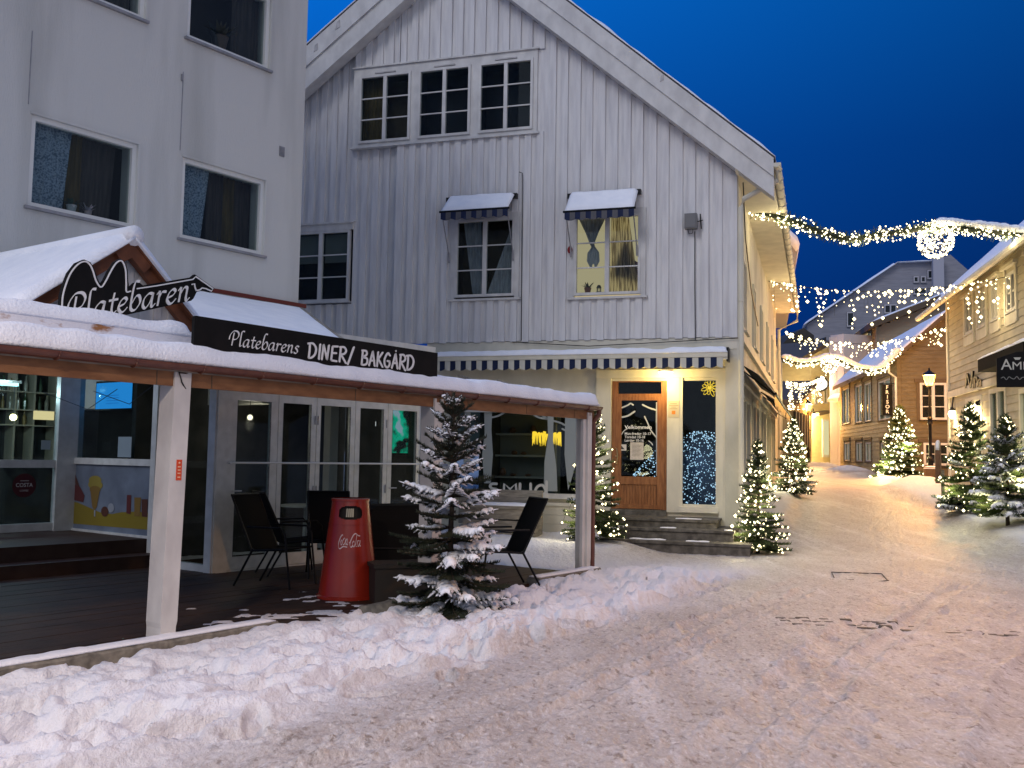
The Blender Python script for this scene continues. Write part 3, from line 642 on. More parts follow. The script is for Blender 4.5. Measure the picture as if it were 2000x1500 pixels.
# entrance gable
GB=K.shift(0,-.75)
ap=GB.uz(247,470); lb=GB.uz(27,600); rb=GB.uz(384,645); zb_=min(lb[1],rb[1])
gt_=thing('entrance_gable','small snow-covered entrance gable with brown barge boards behind the guitar sign','porch roof',GB.p(ap[0],zb_,0))
q=MB()
th=.105
def rake(q,fr,a,b,th,w0,w1):
    d=Vector((b[0]-a[0],b[1]-a[1])).normalized(); n=Vector((-d.y,d.x)); n=n if n.y<0 else -n
    q.prism(fr,[a,b,(b[0]+n.x*th,b[1]+n.y*th),(a[0],a[1]-th*1.35)],w0,w1)
rake(q,GB,ap,lb,th,0,.05); rake(q,GB,ap,rb,th,0,.05); q.build('barge_board',rednbrown,gt_)
q=MB(); a2=(ap[0]+.0,ap[1]-.0)
rake(q,GB,(ap[0],ap[1]-.012),(ap[0]+(lb[0]-ap[0])*.17,ap[1]-.012+(lb[1]-ap[1])*.17),th*1.0,.052,.09); rake(q,GB,(ap[0],ap[1]-.012),(ap[0]+(rb[0]-ap[0])*.26,ap[1]-.012+(rb[1]-ap[1])*.26),th*1.0,.052,.09); q.build('apex_board',rednbrown,gt_)
q=MB(); q.prism(GB,[(lb[0]+.05,zb_-.3),(rb[0]-.05,zb_-.3),(rb[0]-.05,rb[1]-.02),(ap[0],ap[1]-.04),(lb[0]+.05,lb[1]-.02)],-.10,-.04)
u=lb[0]+.1
while u<rb[0]-.1:
    f=(ap[1]-.06-(abs(u-ap[0])+.05)*((ap[1]-lb[1])/(ap[0]-lb[0])))
    q.box(GB,u,u+.07,zb_-.25,max(zb_,f),-.04,-.025); u+=.14
q.build('wall',board,gt_)
q=MB()
for (b_,th2) in ((lb,.0),(rb,0)):
    s_=1 if b_ is rb else -1
    dpt=-3.6
    e=Vector((b_[0]-ap[0],b_[1]-ap[1])); ee=(ap[0]+e.x*1.03,ap[1]+e.y*1.03)
    A1=GB.p(ap[0],ap[1]+.005,.10); B1=GB.p(ee[0],ee[1]+.005,.10); C1=GB.p(ee[0],ee[1]+.005,dpt); D1=GB.p(ap[0],ap[1]+.005,dpt)
    q.add([A1,B1,C1,D1]+[v-Vector((0,0,.03)) for v in (A1,B1,C1,D1)],[(0,1,2,3),(7,6,5,4),(0,4,5,1),(1,5,6,2),(3,7,4,0)])
q.build('roof',rednbrown,gt_)
q=MB()
for b_ in (lb,rb):
    e=Vector((b_[0]-ap[0],b_[1]-ap[1])); ee=(ap[0]+e.x*1.05,ap[1]+e.y*1.05)
    snow_slab(q,GB.p(ap[0],ap[1]+.0,.13),GB.p(ee[0],ee[1]+.0,.13),GB.p(ee[0],ee[1],-3.6),GB.p(ap[0],ap[1],-3.6),.10,24,60,.012,2.5,.08)
vs=[GB.p(ap[0],ap[1]+.03,.12),GB.p(ap[0],ap[1]+.03,-3.6)]; q.tube([vs[0],GB.p(ap[0],ap[1]+.03,-1),vs[1]],.085,14)
q.build('snow',snow,gt_,smooth=True)
# guitar sign
GS=K.shift(0,-.42)
OUT=[(448,760),(450,700),(455,640),(475,555),(515,455),(575,378),(640,350),(690,372),(722,430),(745,500),(768,545),(795,512),(830,440),(878,368),(922,344),(958,368),(980,430),(986,520),(992,572),(1012,552),(1035,530),(1075,532),(1100,552),(1480,488),(1505,466),(1657,574),(1637,607),(1575,590),(1520,602),(1494,655),(1475,672),(960,785),(960,860),(450,860)]
def zz(p): return (p[0]/4,420+p[1]/4)
SZ=zz
sg=thing('guitar_sign','black guitar-shaped sign lettered Platebaren on the snow above the entrance','sign',GS.p(GS.uz(250,600)[0],2.4,0))
q=MB(); q.prism(GS,[GS.uz(*zz(p)) for p in OUT],0,.03); q.build('panel',black,sg)
place=lambda x,y,k: GS.pp(x,y,.031+k) if False else (lambda uz_:GS.p(uz_[0],uz_[1],.031+k))(GS.uz(x,y))
q=MB(); INL=[(462,760),(466,690),(472,630),(492,555),(530,462),(585,392),(640,366),(680,388),(706,440),(730,515),(768,566),(806,520),(842,450),(885,382),(922,360),(945,382),(962,440),(966,530),(968,600),(1000,598)]
pen_stroke(q,[zz(p) for p in INL],2.6,place,None,True,.006)
for s_ in ([(1050,578),(1200,556),(1488,505),(1510,484),(1645,578),(1632,597),(1590,578),(1560,572),(1540,588),(1510,592)],[(1478,545),(1500,540),(1503,566),(1512,590)]):
    pen_stroke(q,[zz(p) for p in s_],2.4,place,None,False,.006)
q.build('outline',white,sg)
q=MB(); write(q,'Platebaren',IT,zz((500,838)),zz((1462,668)),27,.22,place,nib=R(50),shear=.12,depth=.008); q.build('lettering',white,sg)
# long sign
LS=K.shift(0,-.02)
c_=[LS.uz(375,622),LS.uz(850,685)]; zt_=(c_[0][1]+c_[1][1])/2
ds=thing('canopy_sign','long black signboard reading Platebarens DINER / BAKGÅRD on the canopy edge','sign',LS.p((c_[0][0]+c_[1][0])/2,GE,0))
q=MB(); zlo=zt_-.33; rr=.05
q.prism(LS,[(c_[0][0]+rr,zlo),(c_[1][0],zlo),(c_[1][0],zt_-.004),(c_[0][0]+.012,zt_),(c_[0][0],zt_-.012),(c_[0][0],zlo+rr*1.6),(c_[0][0]+.015,zlo+rr*.6)],0,.035); q.build('panel',black,ds)
place=lambda x,y,k:(lambda uz_:LS.p(uz_[0],uz_[1],.036+k))(LS.uz(x,y,.036))
q=MB(); write(q,'Platebarens',IT,(446,674),(582,691),15,.2,place,nib=R(50),shear=.18,depth=.006); q.build('script_lettering',white,ds)
q=MB(); write(q,'DINER/',HW,(602,699),(694,710),29,.135,place,shear=.06,depth=.006); write(q,'BAKGÅRD',HW,(705,712),(811,724),28,.14,place,shear=.06,depth=.006); q.build('block_lettering',white,ds)
# ================= apartment building with glazed ground floor =================
ab=thing('apartment_building','tall pale rendered apartment building with curtained windows above the glazed bar front','building',D.p(0,0,0))
ua=A.uz(592,300)[0]; print('A corner u',ua,'wa',wa,'uh',uh,'KE',KE)
W=[A.rect(57,224,272,448),A.rect(354,308,519,502)]
w1=A.rect(57,224,272,448); 
wl=A.uz(57,224); 
def crect(tl,tr,bl,br):
    x=[A.uz(*tl),A.uz(*tr),A.uz(*bl),A.uz(*br)]; return ((x[0][0]+x[2][0])/2,(x[1][0]+x[3][0])/2,(x[2][1]+x[3][1])/2,(x[0][1]+x[1][1])/2)
RW=[crect((62,226),(270,279),(54,402),(262,446)),crect((358,310),(519,350),(350,462),(512,501))]
b3=A.uz(283,40); b4=A.uz(525,137); b4l=A.uz(365,73); b3l=(b3[0]-(RW[0][1]-RW[0][0]),0)
hh=RW[0][3]-RW[0][2]
RW.append((b3[0]-(RW[0][1]-RW[0][0]),b3[0],b3[1],b3[1]+hh)); RW.append((b4l[0],b4[0],(b4[1]+b4l[1])/2,(b4[1]+b4l[1])/2+hh))
print(RW)
q=MB(); wall_v(q,A,-7.5,ua,wb-.4,11.5,RW,-.35,0); q.box(Frame(A.p(ua,0,0),(-A.n.x,-A.n.y)),.35,8,2.2,11.5,-.3,0)
q.build('wall',stucco,ab)
q=MB()
for x0_,y0_,x1_,y1_ in ((63,60,60,205),(358,140,356,295)):
    u0_,z0_=A.uz(x0_,y0_); u1_,z1_=A.uz(x1_,y1_); q.box(A,u0_-.006,u0_+.006,z1_,z0_,.0005,.003)
q.box(A,A.uz(355,150)[0]-.012,A.uz(355,150)[0]+.012,A.uz(355,158)[1],A.uz(355,145)[1],.001,.02)
q.build('wall_seam',sillm,ab)
u_,z_=A.uz(550,296); q=MB(); q.box(A,u_-.045,u_+.045,z_-.07,z_+.07,.001,.012)
for k in range(4): q.box(A,u_-.035,u_+.035,z_-.055+.03*k,z_-.04+.03*k,.0125,.018)
q.build('vent',sillm,ab)
for i,r_ in enumerate(RW):
    cs=[[(lace,(.03,.03),(.36,.42),.10),(curto,(.42,.42),(.56,.56),.20),(curt,(.54,.54),(.86,.90),.22)],
        [(lace,(.03,.03),(.32,.40),.10),(curt,(.42,.42),(.62,.62),.20),(curto,(.55,.60),(.78,.78),.22),(curt,(.74,.74),(.99,.99),.23)],
        [(lace,(.03,.03),(.30,.35),.10),(curt,(.7,.7),(.95,.95),.2)],
        [(curt,(.62,.62),(.96,.96),.15)]][i]
    window(ab,A,r_,-.06,cols=1,rows=1,fw=.055,fm=pvc,room=dark,curtains=cs,proud=.035,sillw=.07,depth=.6)
    q=MB(); a,b_,c2_,d_=r_; q.box(A,a-.02,b_+.02,d_+.001,d_+.03,-.03,.018); q.box(A,b_+.001,b_+.03,c2_,d_,-.03,.018); q.build('window_surround',stucco,ab)
# potted things on the sill of the left window
def sill_pots(fr,r_,fx,w,cols,lab,n=3,s=1):
    t=thing('flower_pot',lab,'pot plant',fr.p(r_[0]+(r_[1]-r_[0])*fx,r_[2]+.05,w))
    rnd=random.Random(int(fx*100)); q=MB(); c=fr.p(r_[0]+(r_[1]-r_[0])*fx,r_[2]+.05,w)
    q.lathe(c,[(.03*s,0),(.045*s,.07*s),(.048*s,.075*s),(.04*s,.072*s)],10); q.build('pot',M('pot_glaze',cols[0],.4),t)
    q=MB()
    for k in range(26):
        a=rnd.uniform(0,6.28); l=rnd.uniform(.05,.13)*s; up=rnd.uniform(.4,1); d=Vector((math.cos(a),math.sin(a),up)).normalized(); e=Vector((-math.sin(a),math.cos(a),0))*.012*s
        b0=c+Vector((0,0,.07*s)); q.add([b0,b0+d*l*.5+e,b0+d*l,b0+d*l*.5-e],[(0,1,2,3)])
    q.build('leaves',M('pot_leaves',cols[1],.6),t)
sill_pots(A,RW[0],.44,-.13,((.4,.4,.4),(.03,.06,.05)),'pale pot with leafy plant on the lace-curtained left window sill',s=1.3)
sill_pots(A,RW[0],.60,-.14,((.45,.35,.35),(.5,.45,.5)),'small pot of white flowers before the ochre curtain')
sill_pots(A,RW[3],.45,-.14,((.03,.03,.03),(.03,.04,.04)),'dark spiky plant standing in the upper window',s=2.6)
# --- folding doors (frame D) ---
def dz(px,py,w=0): return D.uz(px,py,w)
dt=D.uz(640,775)[1]; dt=(D.uz(447,762)[1]+D.uz(817,788)[1])/2; de=D.uz(850,800)[0]
print('door top',dt,'de',de)
leaf=[D.uz(x,900)[0] for x in (449,541,616,692,756,820)]
gl=[(461,526),(551,605),(625,682),(702,747),(765,812)]
q=MB(); q.box(D,0,leaf[0]-.005,0,dt+.10,-.12,.02); q.box(D,leaf[0]-.005,de,dt+.005,dt+.10,-.10,.02); q.box(D,leaf[5]+.005,de,0,dt+.005,-.10,.02); q.box(D,leaf[0]-.005,leaf[5]+.005,-.05,.03,-.1,.01)
fo=q.build('door_frame',alu,ab)
hb=(D.uz(450,905)[1]+D.uz(815,905)[1])/2
for i in range(5):
    a,b_=leaf[i]+.004,leaf[i+1]-.004; g0,g1=D.uz(gl[i][0],900)[0],D.uz(gl[i][1],900)[0]
    q=MB(); q.box(D,a,g0,.035,dt-.002,-.05,.0); q.box(D,g1,b_,.035,dt-.002,-.05,.0); q.box(D,g0,g1,.035,.19,-.05,-.001); q.box(D,g0,g1,dt-.12,dt-.002,-.05,-.001)
    o=q.build('folding_door',alu,ab)
    q=MB(); q.box(D,g0-.01,g1+.01,.18,dt-.11,-.03,-.024); q.build('pane',glass2,o)
    q=MB(); q.box(D,g0-.006,g0,.19,dt-.12,-.02,.001); q.box(D,g1,g1+.006,.19,dt-.12,-.02,.001); q.build('gasket',pvcdark,o)
    if i in (0,4):
        q=MB(); q.bar(D.p(g0-.04,1.02,0),D.p(g0-.04,1.02,.045),.008); q.bar(D.p(g0-.04,1.02,.04),D.p(g0+.07,1.02,.04),.008); q.build('handle',alu,o)
    else:
        q=MB(); s_=b_-.025 if i in (1,3) else a+.02
        for z in (.95,1.9): q.box(D,s_-.004,s_+.004,z,z+.12,.001,.012)
        q.build('hinge',sillm,o)
q=MB(); q.bar(D.p(leaf[0]-.02,hb,.05),D.p(leaf[5],hb,.05),.014); q.bar(D.p(leaf[0]-.02,hb,-.02),D.p(leaf[0]-.02,hb,.065),.018); q.build('crossbar',pvc,ab)
q=MB(); q.box(D,-.6,de,dt+.105,3.2,-.35,-.02); 
q.build('lintel_wall',trim,ab)
# --- wall P: dark window panel at corner and poster window ---
pl_=3.35
def pz(px,py,w=0): return P.uz(px,py,w)
xs=[pz(125,960)[0],pz(300,960)[0],pz(355,960)[0],pz(405,960)[0]]
zr=(pz(140,897)[1]+pz(290,905)[1])/2; zbt=(pz(130,1025)[1]+pz(290,1062)[1])/2
print('P xs',xs,'zr',zr,'zbt',zbt)
q=MB(); q.box(P,0,xs[0]+.06,.3,3.0,-.12,.0); q.box(P,xs[1]-.06,xs[1]+.05,.0,3.0,-.1,.03); q.box(P,xs[3],pl_-.0,0,3.0,-.1,.02); q.box(P,xs[1]+.05,xs[3],2.8,3.0,-.1,.0); q.box(P,xs[1]+.05,xs[3],.0,.10,-.1,.0)
q.box(P,xs[0]+.06,xs[1]-.06,2.8,3.0,-.1,0); q.box(P,xs[0]+.06,xs[1]-.06,zr-.05,zr+.04,-.08,.012); q.box(P,xs[0]+.06,xs[1]-.06,zbt-.06,zbt+.03,-.08,.01); q.build('shop_front_frame',alu,ab)
q=MB(); q.box(P,xs[0]+.02,xs[1]-.06,-.05,zbt-.06,-.1,-.01); q.build('plinth',stucco,ab)
q=MB(); q.box(P,xs[0]+.05,xs[1]-.05,zr+.03,2.81,-.03,-.024); q.box(P,xs[1]+.04,xs[3]+.01,.09,2.81,-.04,-.034); q.build('pane',glass2,ab)
q=MB(); q.box(P,xs[0]+.05,xs[1]-.05,zbt+.02,zr-.04,-.05,-.02); ps=q.build('poster',M('poster_blue',(.16,.19,.24),.5,(.11,.13,.17),3),ab)
pq=lambda x,y: P.uz(x/4.1667,680+y/4.1667)
def pblob(q,cx,cy,rx,ry,k,n=14,mi=0):
    q.add([(lambda z_:P.p(z_[0],z_[1],-.019+k))(pq(cx+rx*math.cos(2*math.pi*i/n),cy+ry*math.sin(2*math.pi*i/n)*(1 if 1 else 0))) for i in range(n)],[tuple(range(n))],mi)
q=MB(); hill=[(545,1425),(1205,1480),(1212,1340),(1100,1330),(980,1335),(900,1350),(800,1335),(700,1290),(620,1255),(550,1245)]
q.add([(lambda z_:P.p(z_[0],z_[1],-.018))(pq(*h)) for h in hill],[tuple(range(len(hill)))]); pm=[M('poster_yellow',(.20,.15,.02),.5),M('poster_cup',(.18,.11,.03),.5),M('poster_red',(.10,.025,.025),.5),M('poster_ice',(.24,.19,.04),.5),M('poster_white',(.25,.27,.30),.5),M('poster_brown',(.08,.03,.02),.5)]
pblob(q,765,1075,52,38,.003,mi=3); pblob(q,740,1110,32,30,.0035,mi=3); pblob(q,795,1115,32,32,.004,mi=3); pblob(q,765,1150,45,30,.0045,mi=1)
def ppoly(q,pts,k,mi): q.add([(lambda z_:P.p(z_[0],z_[1],-.019+k))(pq(*h)) for h in pts],[tuple(range(len(pts)))],mi)
ppoly(q,[(728,1165),(802,1165),(780,1290),(760,1320),(742,1290)],.005,1); ppoly(q,[(757,1318),(768,1318),(768,1370),(757,1370)],.0055,4)
ppoly(q,[(600,1105),(645,1130),(680,1200),(670,1255),(590,1235)],.0052,2); ppoly(q,[(1025,1195),(1060,1195),(1055,1350),(1020,1345)],.0054,2); ppoly(q,[(1085,1215),(1140,1215),(1130,1370),(1085,1365)],.0053,1); ppoly(q,[(1145,1230),(1195,1230),(1190,1375),(1145,1370)],.0056,5)
pblob(q,845,1330,30,42,.0058,mi=5); pblob(q,895,1300,26,38,.0057,mi=4); ppoly(q,[(550,1000),(600,1010),(640,1130),(600,1100),(552,1190)],.0051,5)
q.build('poster_picture',pm,ps)
# menu screens inside
for (l,t_,r_,b_),lab in (((188,747,258,798),'large bright blue menu screen glowing behind the poster window'),((264,744,284,800),'narrow bright blue menu screen beside the larger one')):
    PI_=P.shift(0,-.45); u0_,u1_,z0_,z1_=PI_.rect(l,t_,r_,b_); t=thing('menu_screen',lab,'screen',PI_.p((u0_+u1_)/2,z0_,0),'blue menu screens in the bar')
    q=MB(); q.box(PI_,u0_-.02,u1_+.02,z0_-.02,z1_+.03,-.06,0); q.build('casing',blackm,t); q=MB(); q.box(PI_,u0_,u1_,z0_,z1_,.001,.004)
    q.build('display',EM('screen_blue',(.02,.24,1) if r_>260 else (.03,.36,1),1.1),t)
    q=MB(); 
    for k in range(4): q.box(PI_,u0_+(u1_-u0_)*.3,u0_+(u1_-u0_)*.65,z0_+(z1_-z0_)*(.2+.1*k),z0_+(z1_-z0_)*(.215+.1*k),.0045,.006)
    q.build('menu_lines',EM('screen_lines',(.01,.12,.6),.8),t)
# --- entrance door wall E ---
eu=E_.uz(112,900)[0]; ez0=.36
er=(E_.uz(20,905)[1]); 
q=MB(); q.box(E_,eu-.02,3.25,ez0-.3,3.1,-.08,.03); q.box(E_,-1,eu-.02,2.9,3.1,-.08,.03); q.box(E_,-1.0,eu-.02,ez0,ez0+.11,-.06,0); q.box(E_,-1,eu-.02,er-.06,er+.05,-.06,0); eo=q.build('entrance_door',alu,ab)
q=MB(); q.box(E_,-1,eu,ez0+.1,2.91,-.035,-.03); q.build('pane',glass2,eo)
z1c=er-.35
q=MB(); cc=E_.uz(47,948); cpt=E_.p(cc[0],cc[1],.012)
q.add([E_.p(cc[0]+.165*math.cos(a*math.pi/14),cc[1]+.165*math.sin(a*math.pi/14),.006) for a in range(28)],[tuple(range(28))]); q.build('round_sticker',M('maroon',(.06,.008,.012),.5),eo)
q=MB(); put_text(q,'COSTA',E_,cc[0],cc[1]-.02,.010,.055,width=.235,bold=.012,center=True); put_text(q,'COFFEE',E_,cc[0],cc[1]-.085,.010,.026,width=.12,center=True); q.box(E_,cc[0]-.06,cc[0]+.06,cc[1]+.06,cc[1]+.068,.009,.011); q.build('sticker_lettering',M('pale_grey_print',(.5,.48,.46),.6),eo)
# interiors
q=MB(); BI=P.o; 
IB=E_.shift(0,-2.6); q.box(IB,-4,7.8,-.1,3.2,-.1,0); q.box(E_,-2,7.2,-.2,.0,-2.6,-.1); q.box(E_,-2.2,-2.0,0,2.7,-2.6,-.1); q.build('interior_wall',M('bar_wall',(.05,.05,.045),.9,(.02,.02,.02),2),ab)
q=MB(); IC=D.shift(0,-2.1); q.box(IC,.1,de,-.1,2.9,-.1,0); q.box(D,de-.08,de,0,2.6,-2.0,-.1); q.box(D,.2,de,2.5,2.55,-2.0,-.15); iw_=q.build('interior_wall',M('lounge_wall',(.10,.095,.09),.9,(.04,.04,.04),2),ab); q=MB(); uc=D.uz(640,880,-1.2)[0]; q.box(D,uc,uc+.16,0,2.5,-1.3,-1.15); q.build('reflection_column',trim,ab)  # pale column is added, standing in for reflections in the door panes
lt_=thing('reflection_table','pale low table added behind the folding doors in place of reflected snow','table',D.p(2.4,0,-1.2)); q=MB(); q.lathe(D.p(2.4,.70,-1.2),[(.01,0),(.38,.01),(.38,.04),(.01,.045)],20); q.build('table_top',trim,lt_); q=MB(); q.lathe(D.p(2.4,0,-1.2),[(.22,0),(.05,.03),(.035,.69)],12); q.build('leg',alu,lt_)  # pale table added to stand in for snow reflected in the glass
lp_=thing('fill_lamp','small dim lamp added in the room behind the folding doors to lift the dark','lamp',D.p(1.2,2.0,-1.0)); q=MB(); q.blob(D.p(1.2,2.0,-1.0),.04,0,10,6); q.build('globe',LG('fill_glow',(1,.85,.6),1.5),lp_); q=MB(); q.bar(D.p(1.2,2.04,-1.0),D.p(1.2,2.5,-1.0),.005); q.build('cord',cablem,lp_); plight(D.p(1.2,1.9,-1.0),(1,.85,.65),9,.08,parent=lp_)  # added fill lamp, no seen fitting; gives the dark room some depth
sh=thing('back_bar_shelf','lit bar shelving with bottles seen through the entrance glass','shelf',IB.p(1,0,.3))
q=MB()
su0,su1=IB.uz(-40,800,.3)[0],IB.uz(108,800,.3)[0]
for py in (765,800,830): z=IB.uz(60,py,.3)[1]; q.box(IB,su0-1,su1+.1,z-.02,z,.02,.32)
for px in (28,65,108): u=IB.uz(px,800,.3)[0]; q.box(IB,u,u+.03,1.2,3.1,.02,.3)
q.build('boards',M('shelf_wood',(.35,.32,.24),.6),sh)
rnd=random.Random(2); bm_=[M('bottle_a',(.20,.14,.05),.2),M('bottle_b',(.04,.08,.04),.2),M('bottle_c',(.30,.28,.22),.2)]
for py in (765,800,830):
    z=IB.uz(60,py,.3)[1]; u=su0+.05
    while u<su1-.05:
        if rnd.random()<.8:
            q=MB(); s_=rnd.uniform(.8,1.15); q.lathe(IB.p(u,z+.001,.17),[(.03*s_,0),(.032*s_,.13*s_),(.012,.18*s_),(.011,.24*s_),(.001,.241*s_)],8)
            tag(q.build('bottle',rnd.choice(bm_),loc=IB.p(u,z,.17)),'one of many bottles lined up on the lit bar shelves','bottle','bottles on the bar shelves')
        u+=.12
ti=thing('tube_lamp','cool white tube lamp over the bar counter at the left edge','lamp',E_.p(.6,2.3,-1.0)); pa=E_.shift(0,-1.0)
ta=pa.uz(-40,745); tb=pa.uz(34,752)
q=MB(); q.box(pa,ta[0],tb[0],tb[1]-.02,tb[1]+.02,-.04,.04); q.build('tube',EM('cyan_tube',(.45,.95,1),4),ti); q=MB(); q.box(pa,ta[0]-.1,tb[0]+.03,tb[1]+.022,tb[1]+.06,-.07,.07); q.build('housing',alu,ti); plight(pa.p(tb[0]-.3,tb[1]-.1,.1),(.7,.95,1),45,.1,parent=ti)
gl_=thing('globe_lamp','small round white globe lamp glowing inside the entrance','lamp',pa.pp(26,815,-.3)); q=MB(); q.blob(pa.pp(26,815,-.3),.05,0,12,8); q.build('globe',lamp_y,gl_); q=MB(); q.bar(pa.pp(26,815,-.3)+Vector((0,0,.04)),pa.pp(26,815,-.3)+Vector((0,0,.5)),.006); q.build('cord',cablem,gl_)
wsn=pa.rect(65,803,104,820,-.8); q=MB(); q.box(pa,wsn[0],wsn[1],wsn[2],wsn[3],-.8,-.77); tag(q.build('light_box',EM('warm_panel',(1,.8,.4),1.3),loc=pa.p(wsn[0],wsn[2],-.8)),'warm white lit panel under the bar shelves','light box')
# hanging paper notices on glass
q=MB(); a,b_,c2_,d_=E_.rect(81,860,99,878,.01); q.box(E_,a,b_,c2_,d_,.002,.005); q.build('notice',M('paper_grey',(.35,.42,.42),.7),eo)
q=MB(); a,b_,c2_,d_=P.rect(228,853,254,893,.0); q.box(P,a,b_,c2_,d_,-.022,-.018); q.build('notice',M('paper_grey2',(.22,.27,.30),.7),ab)
# tv with green picture inside the folding doors
TF=D.shift(0,-.5); a,b_,c2_,d_=TF.rect(757,800,826,885)
tv=thing('television','wall television showing a green and white picture behind the last folding door','television',TF.p((a+b_)/2,c2_,0))
q=MB(); q.box(TF,a-.03,b_+.03,c2_-.03,d_+.03,-.05,0); q.build('casing',blackm,tv)
tm=bpy.data.materials.new('tv_picture'); tm.use_nodes=True; t=tm.node_tree; t.nodes.clear(); o_=tn('ShaderNodeOutputMaterial'); e_=tn('ShaderNodeEmission'); g_=tn('ShaderNodeNewGeometry'); n_=tn('ShaderNodeTexNoise'); n_.inputs['Scale'].default_value=4.5; r_=tn('ShaderNodeValToRGB'); t.links.new(g_.outputs['Position'],n_.inputs[0]); t.links.new(n_.outputs[0],r_.inputs[0]); t.links.new(r_.outputs[0],e_.inputs[0]); t.links.new(e_.outputs[0],o_.inputs[0]); e_.inputs[1].default_value=.9; tm.cycles.emission_sampling='NONE'
el=r_.color_ramp.elements; el[0].position=.38; el[0].color=(.004,.01,.012,1); el[1].position=.62; el[1].color=(.35,.5,.6,1); x=el.new(.46); x.color=(0,.42,.24,1); x=el.new(.55); x.color=(0,.55,.34,1)
q=MB(); q.box(TF,a,b_,c2_,d_,.001,.004); q.build('display',tm,tv)
NF=D.shift(0,-.5); q=MB(); put_text(q,'1',NF,NF.uz(733,832)[0],NF.uz(733,832)[1],.0,.07,bold=.02); u_,z_=NF.uz(735,828); tag(q.build('number_sign',EM('white_sign',(1,1,1),.9),loc=NF.p(u_,z_,0)),'small lit white figure 1 inside the fourth folding door','number')
# steps up to the entrance
stp=thing('entrance_steps','dark brown wooden steps leading up to the glass entrance','steps',P.p(1,0,1))
l1=P.uz(219,1052,.0); 
q=MB(); x1=P.uz(222,1050,.15)[0]; x2=P.uz(258,1082,.15)[0]
q.box(P,-1.5,1.95,-.03,.35,.0,4.6); q.build('landing',stepw,stp); q=MB(); q.box(P,1.95,2.28,-.03,.17,.0,4.6); q.build('tread',stepw,stp)
# ================= gable house =================
gh=thing('gable_house','large white timber gable house with shop door, striped awnings and snowy rakes','building',G.p(-3,0,0))
def ln(a,b): # line through two uz points -> slope, intercept
    m=(b[1]-a[1])/(b[0]-a[0]); return m,a[1]-m*a[0]
mo=ln(G.uz(1108,0,.35),G.uz(1511,305,.35)); mo2=ln(G.uz(598,89,.35),G.uz(698,0,.35))
au=(mo2[1]-mo[1])/(mo[0]-mo2[0]); az=mo[0]*au+mo[1]
er_=G.uz(1511,310,.35); 
def rz_(u): return mo[0]*u+mo[1]
def lz_(u): return mo2[0]*u+mo2[1]
def zout(u): return min(rz_(u),lz_(u))
TH=.42   # barge board depth measured vertically
mi_=ln(G.uz(1000,7,.05),G.uz(1446,343,.05)); mi2=ln(G.uz(602,174,.05),G.uz(771,13,.05))
def zin(u): return min(mi_[0]*u+mi_[1],mi2[0]*u+mi2[1])
GL=-11.2; cb=G.uz(1100,664,0)[1]; us_=G.uz(773,480,0)[0]
atw=[G.rect(703,145,803,282),G.rect(818,138,920,276),G.rect(936,122,1042,266)]
lw=[G.rect(890,428,1006,580),G.rect(1122,420,1252,576),G.rect(570,452,683,590,-.1)]
grp=(G.uz(692,200)[0],G.uz(1050,200)[0],(G.uz(700,284)[1]+G.uz(1045,263)[1])/2,(G.uz(690,136)[1]+G.uz(1050,99)[1])/2)
at_=[(r[0],r[1],grp[2]+.06,grp[3]-.16) for r in atw]
print('gable apex',au,az,'cb',cb,'us',us_,'grp',grp,lw)
hol=[grp]+[(r[0]-.07,r[1]+.07,r[2]-.06,r[3]+.10) for r in lw[:2]]
q=MB()
wall_v(q,G,us_,0,cb,zin,hol,-.15,0,cuts=[au,-1,-2])
boards_v(q,G,us_+.02,-.1,cb-.01,zin,hol,0,.034,.238,.125,seed=4)
q.box(G,-.10,.012,cb-.02,zin(0)-.02,0,.03); q.box(G,us_-.01,us_+.09,cb-.02,grp[2],0,.035)
wall_v(q,G,grp[0],us_,grp[3],zin,[],-.15,0,cuts=[au]); boards_v(q,G,grp[0]+.02,us_,grp[3]+.03,zin,[],0,.034,.238,.125,seed=9)
hl=[(lw[2][0]-.06,lw[2][1]+.06,lw[2][2]-.06,lw[2][3]+.16)]
wall_v(q,G,GL,us_,2.0,lambda u:min(zin(u),grp[2]-.0) if u>grp[0]-.0 else zin(u),hl,-.25,-.10,cuts=[grp[0],au,-10,-9])
boards_v(q,G,GL,us_-.01,2.0,lambda u:zin(u) if u<grp[0] else grp[2],hl,-.1,-.066,.238,.125,seed=5)
wl_=q.build('wall',board,gh)
q=MB() # solid panel behind groups
for a,b_ in zip([grp[0]]+[r[1] for r in at_],[r[0] for r in at_]+[grp[1]]): q.box(G,a,b_,grp[2],grp[3],-.1,.035)
for r in at_: q.box(G,r[0],r[1],r[3],grp[3],-.1,.036); q.box(G,r[0],r[1],grp[2],r[2],-.1,.034)
q.box(G,grp[0]-.03,grp[1]+.03,grp[3],grp[3]+.03,-.05,.07); q.box(G,grp[0]-.05,grp[1]+.05,grp[2]-.04,grp[2],-.05,.075)
q.build('attic_window_surround',trim,gh)
for i,r in enumerate(at_):
    window(gh,G,r,.03,2,3,.05,.07,.022,trim,roomwarm if i==0 else darkb,.5,sill=False,proud=.03,curtains=[(curto,(.0,.0),(.4,.42),.2)] if i==0 else ())
    q=MB(); m=(r[0]+r[1])/2; q.box(G,m-.22,m+.22,r[3]+.02,r[3]+.045,.036,.06); q.build('window_vent',sillm,gh)
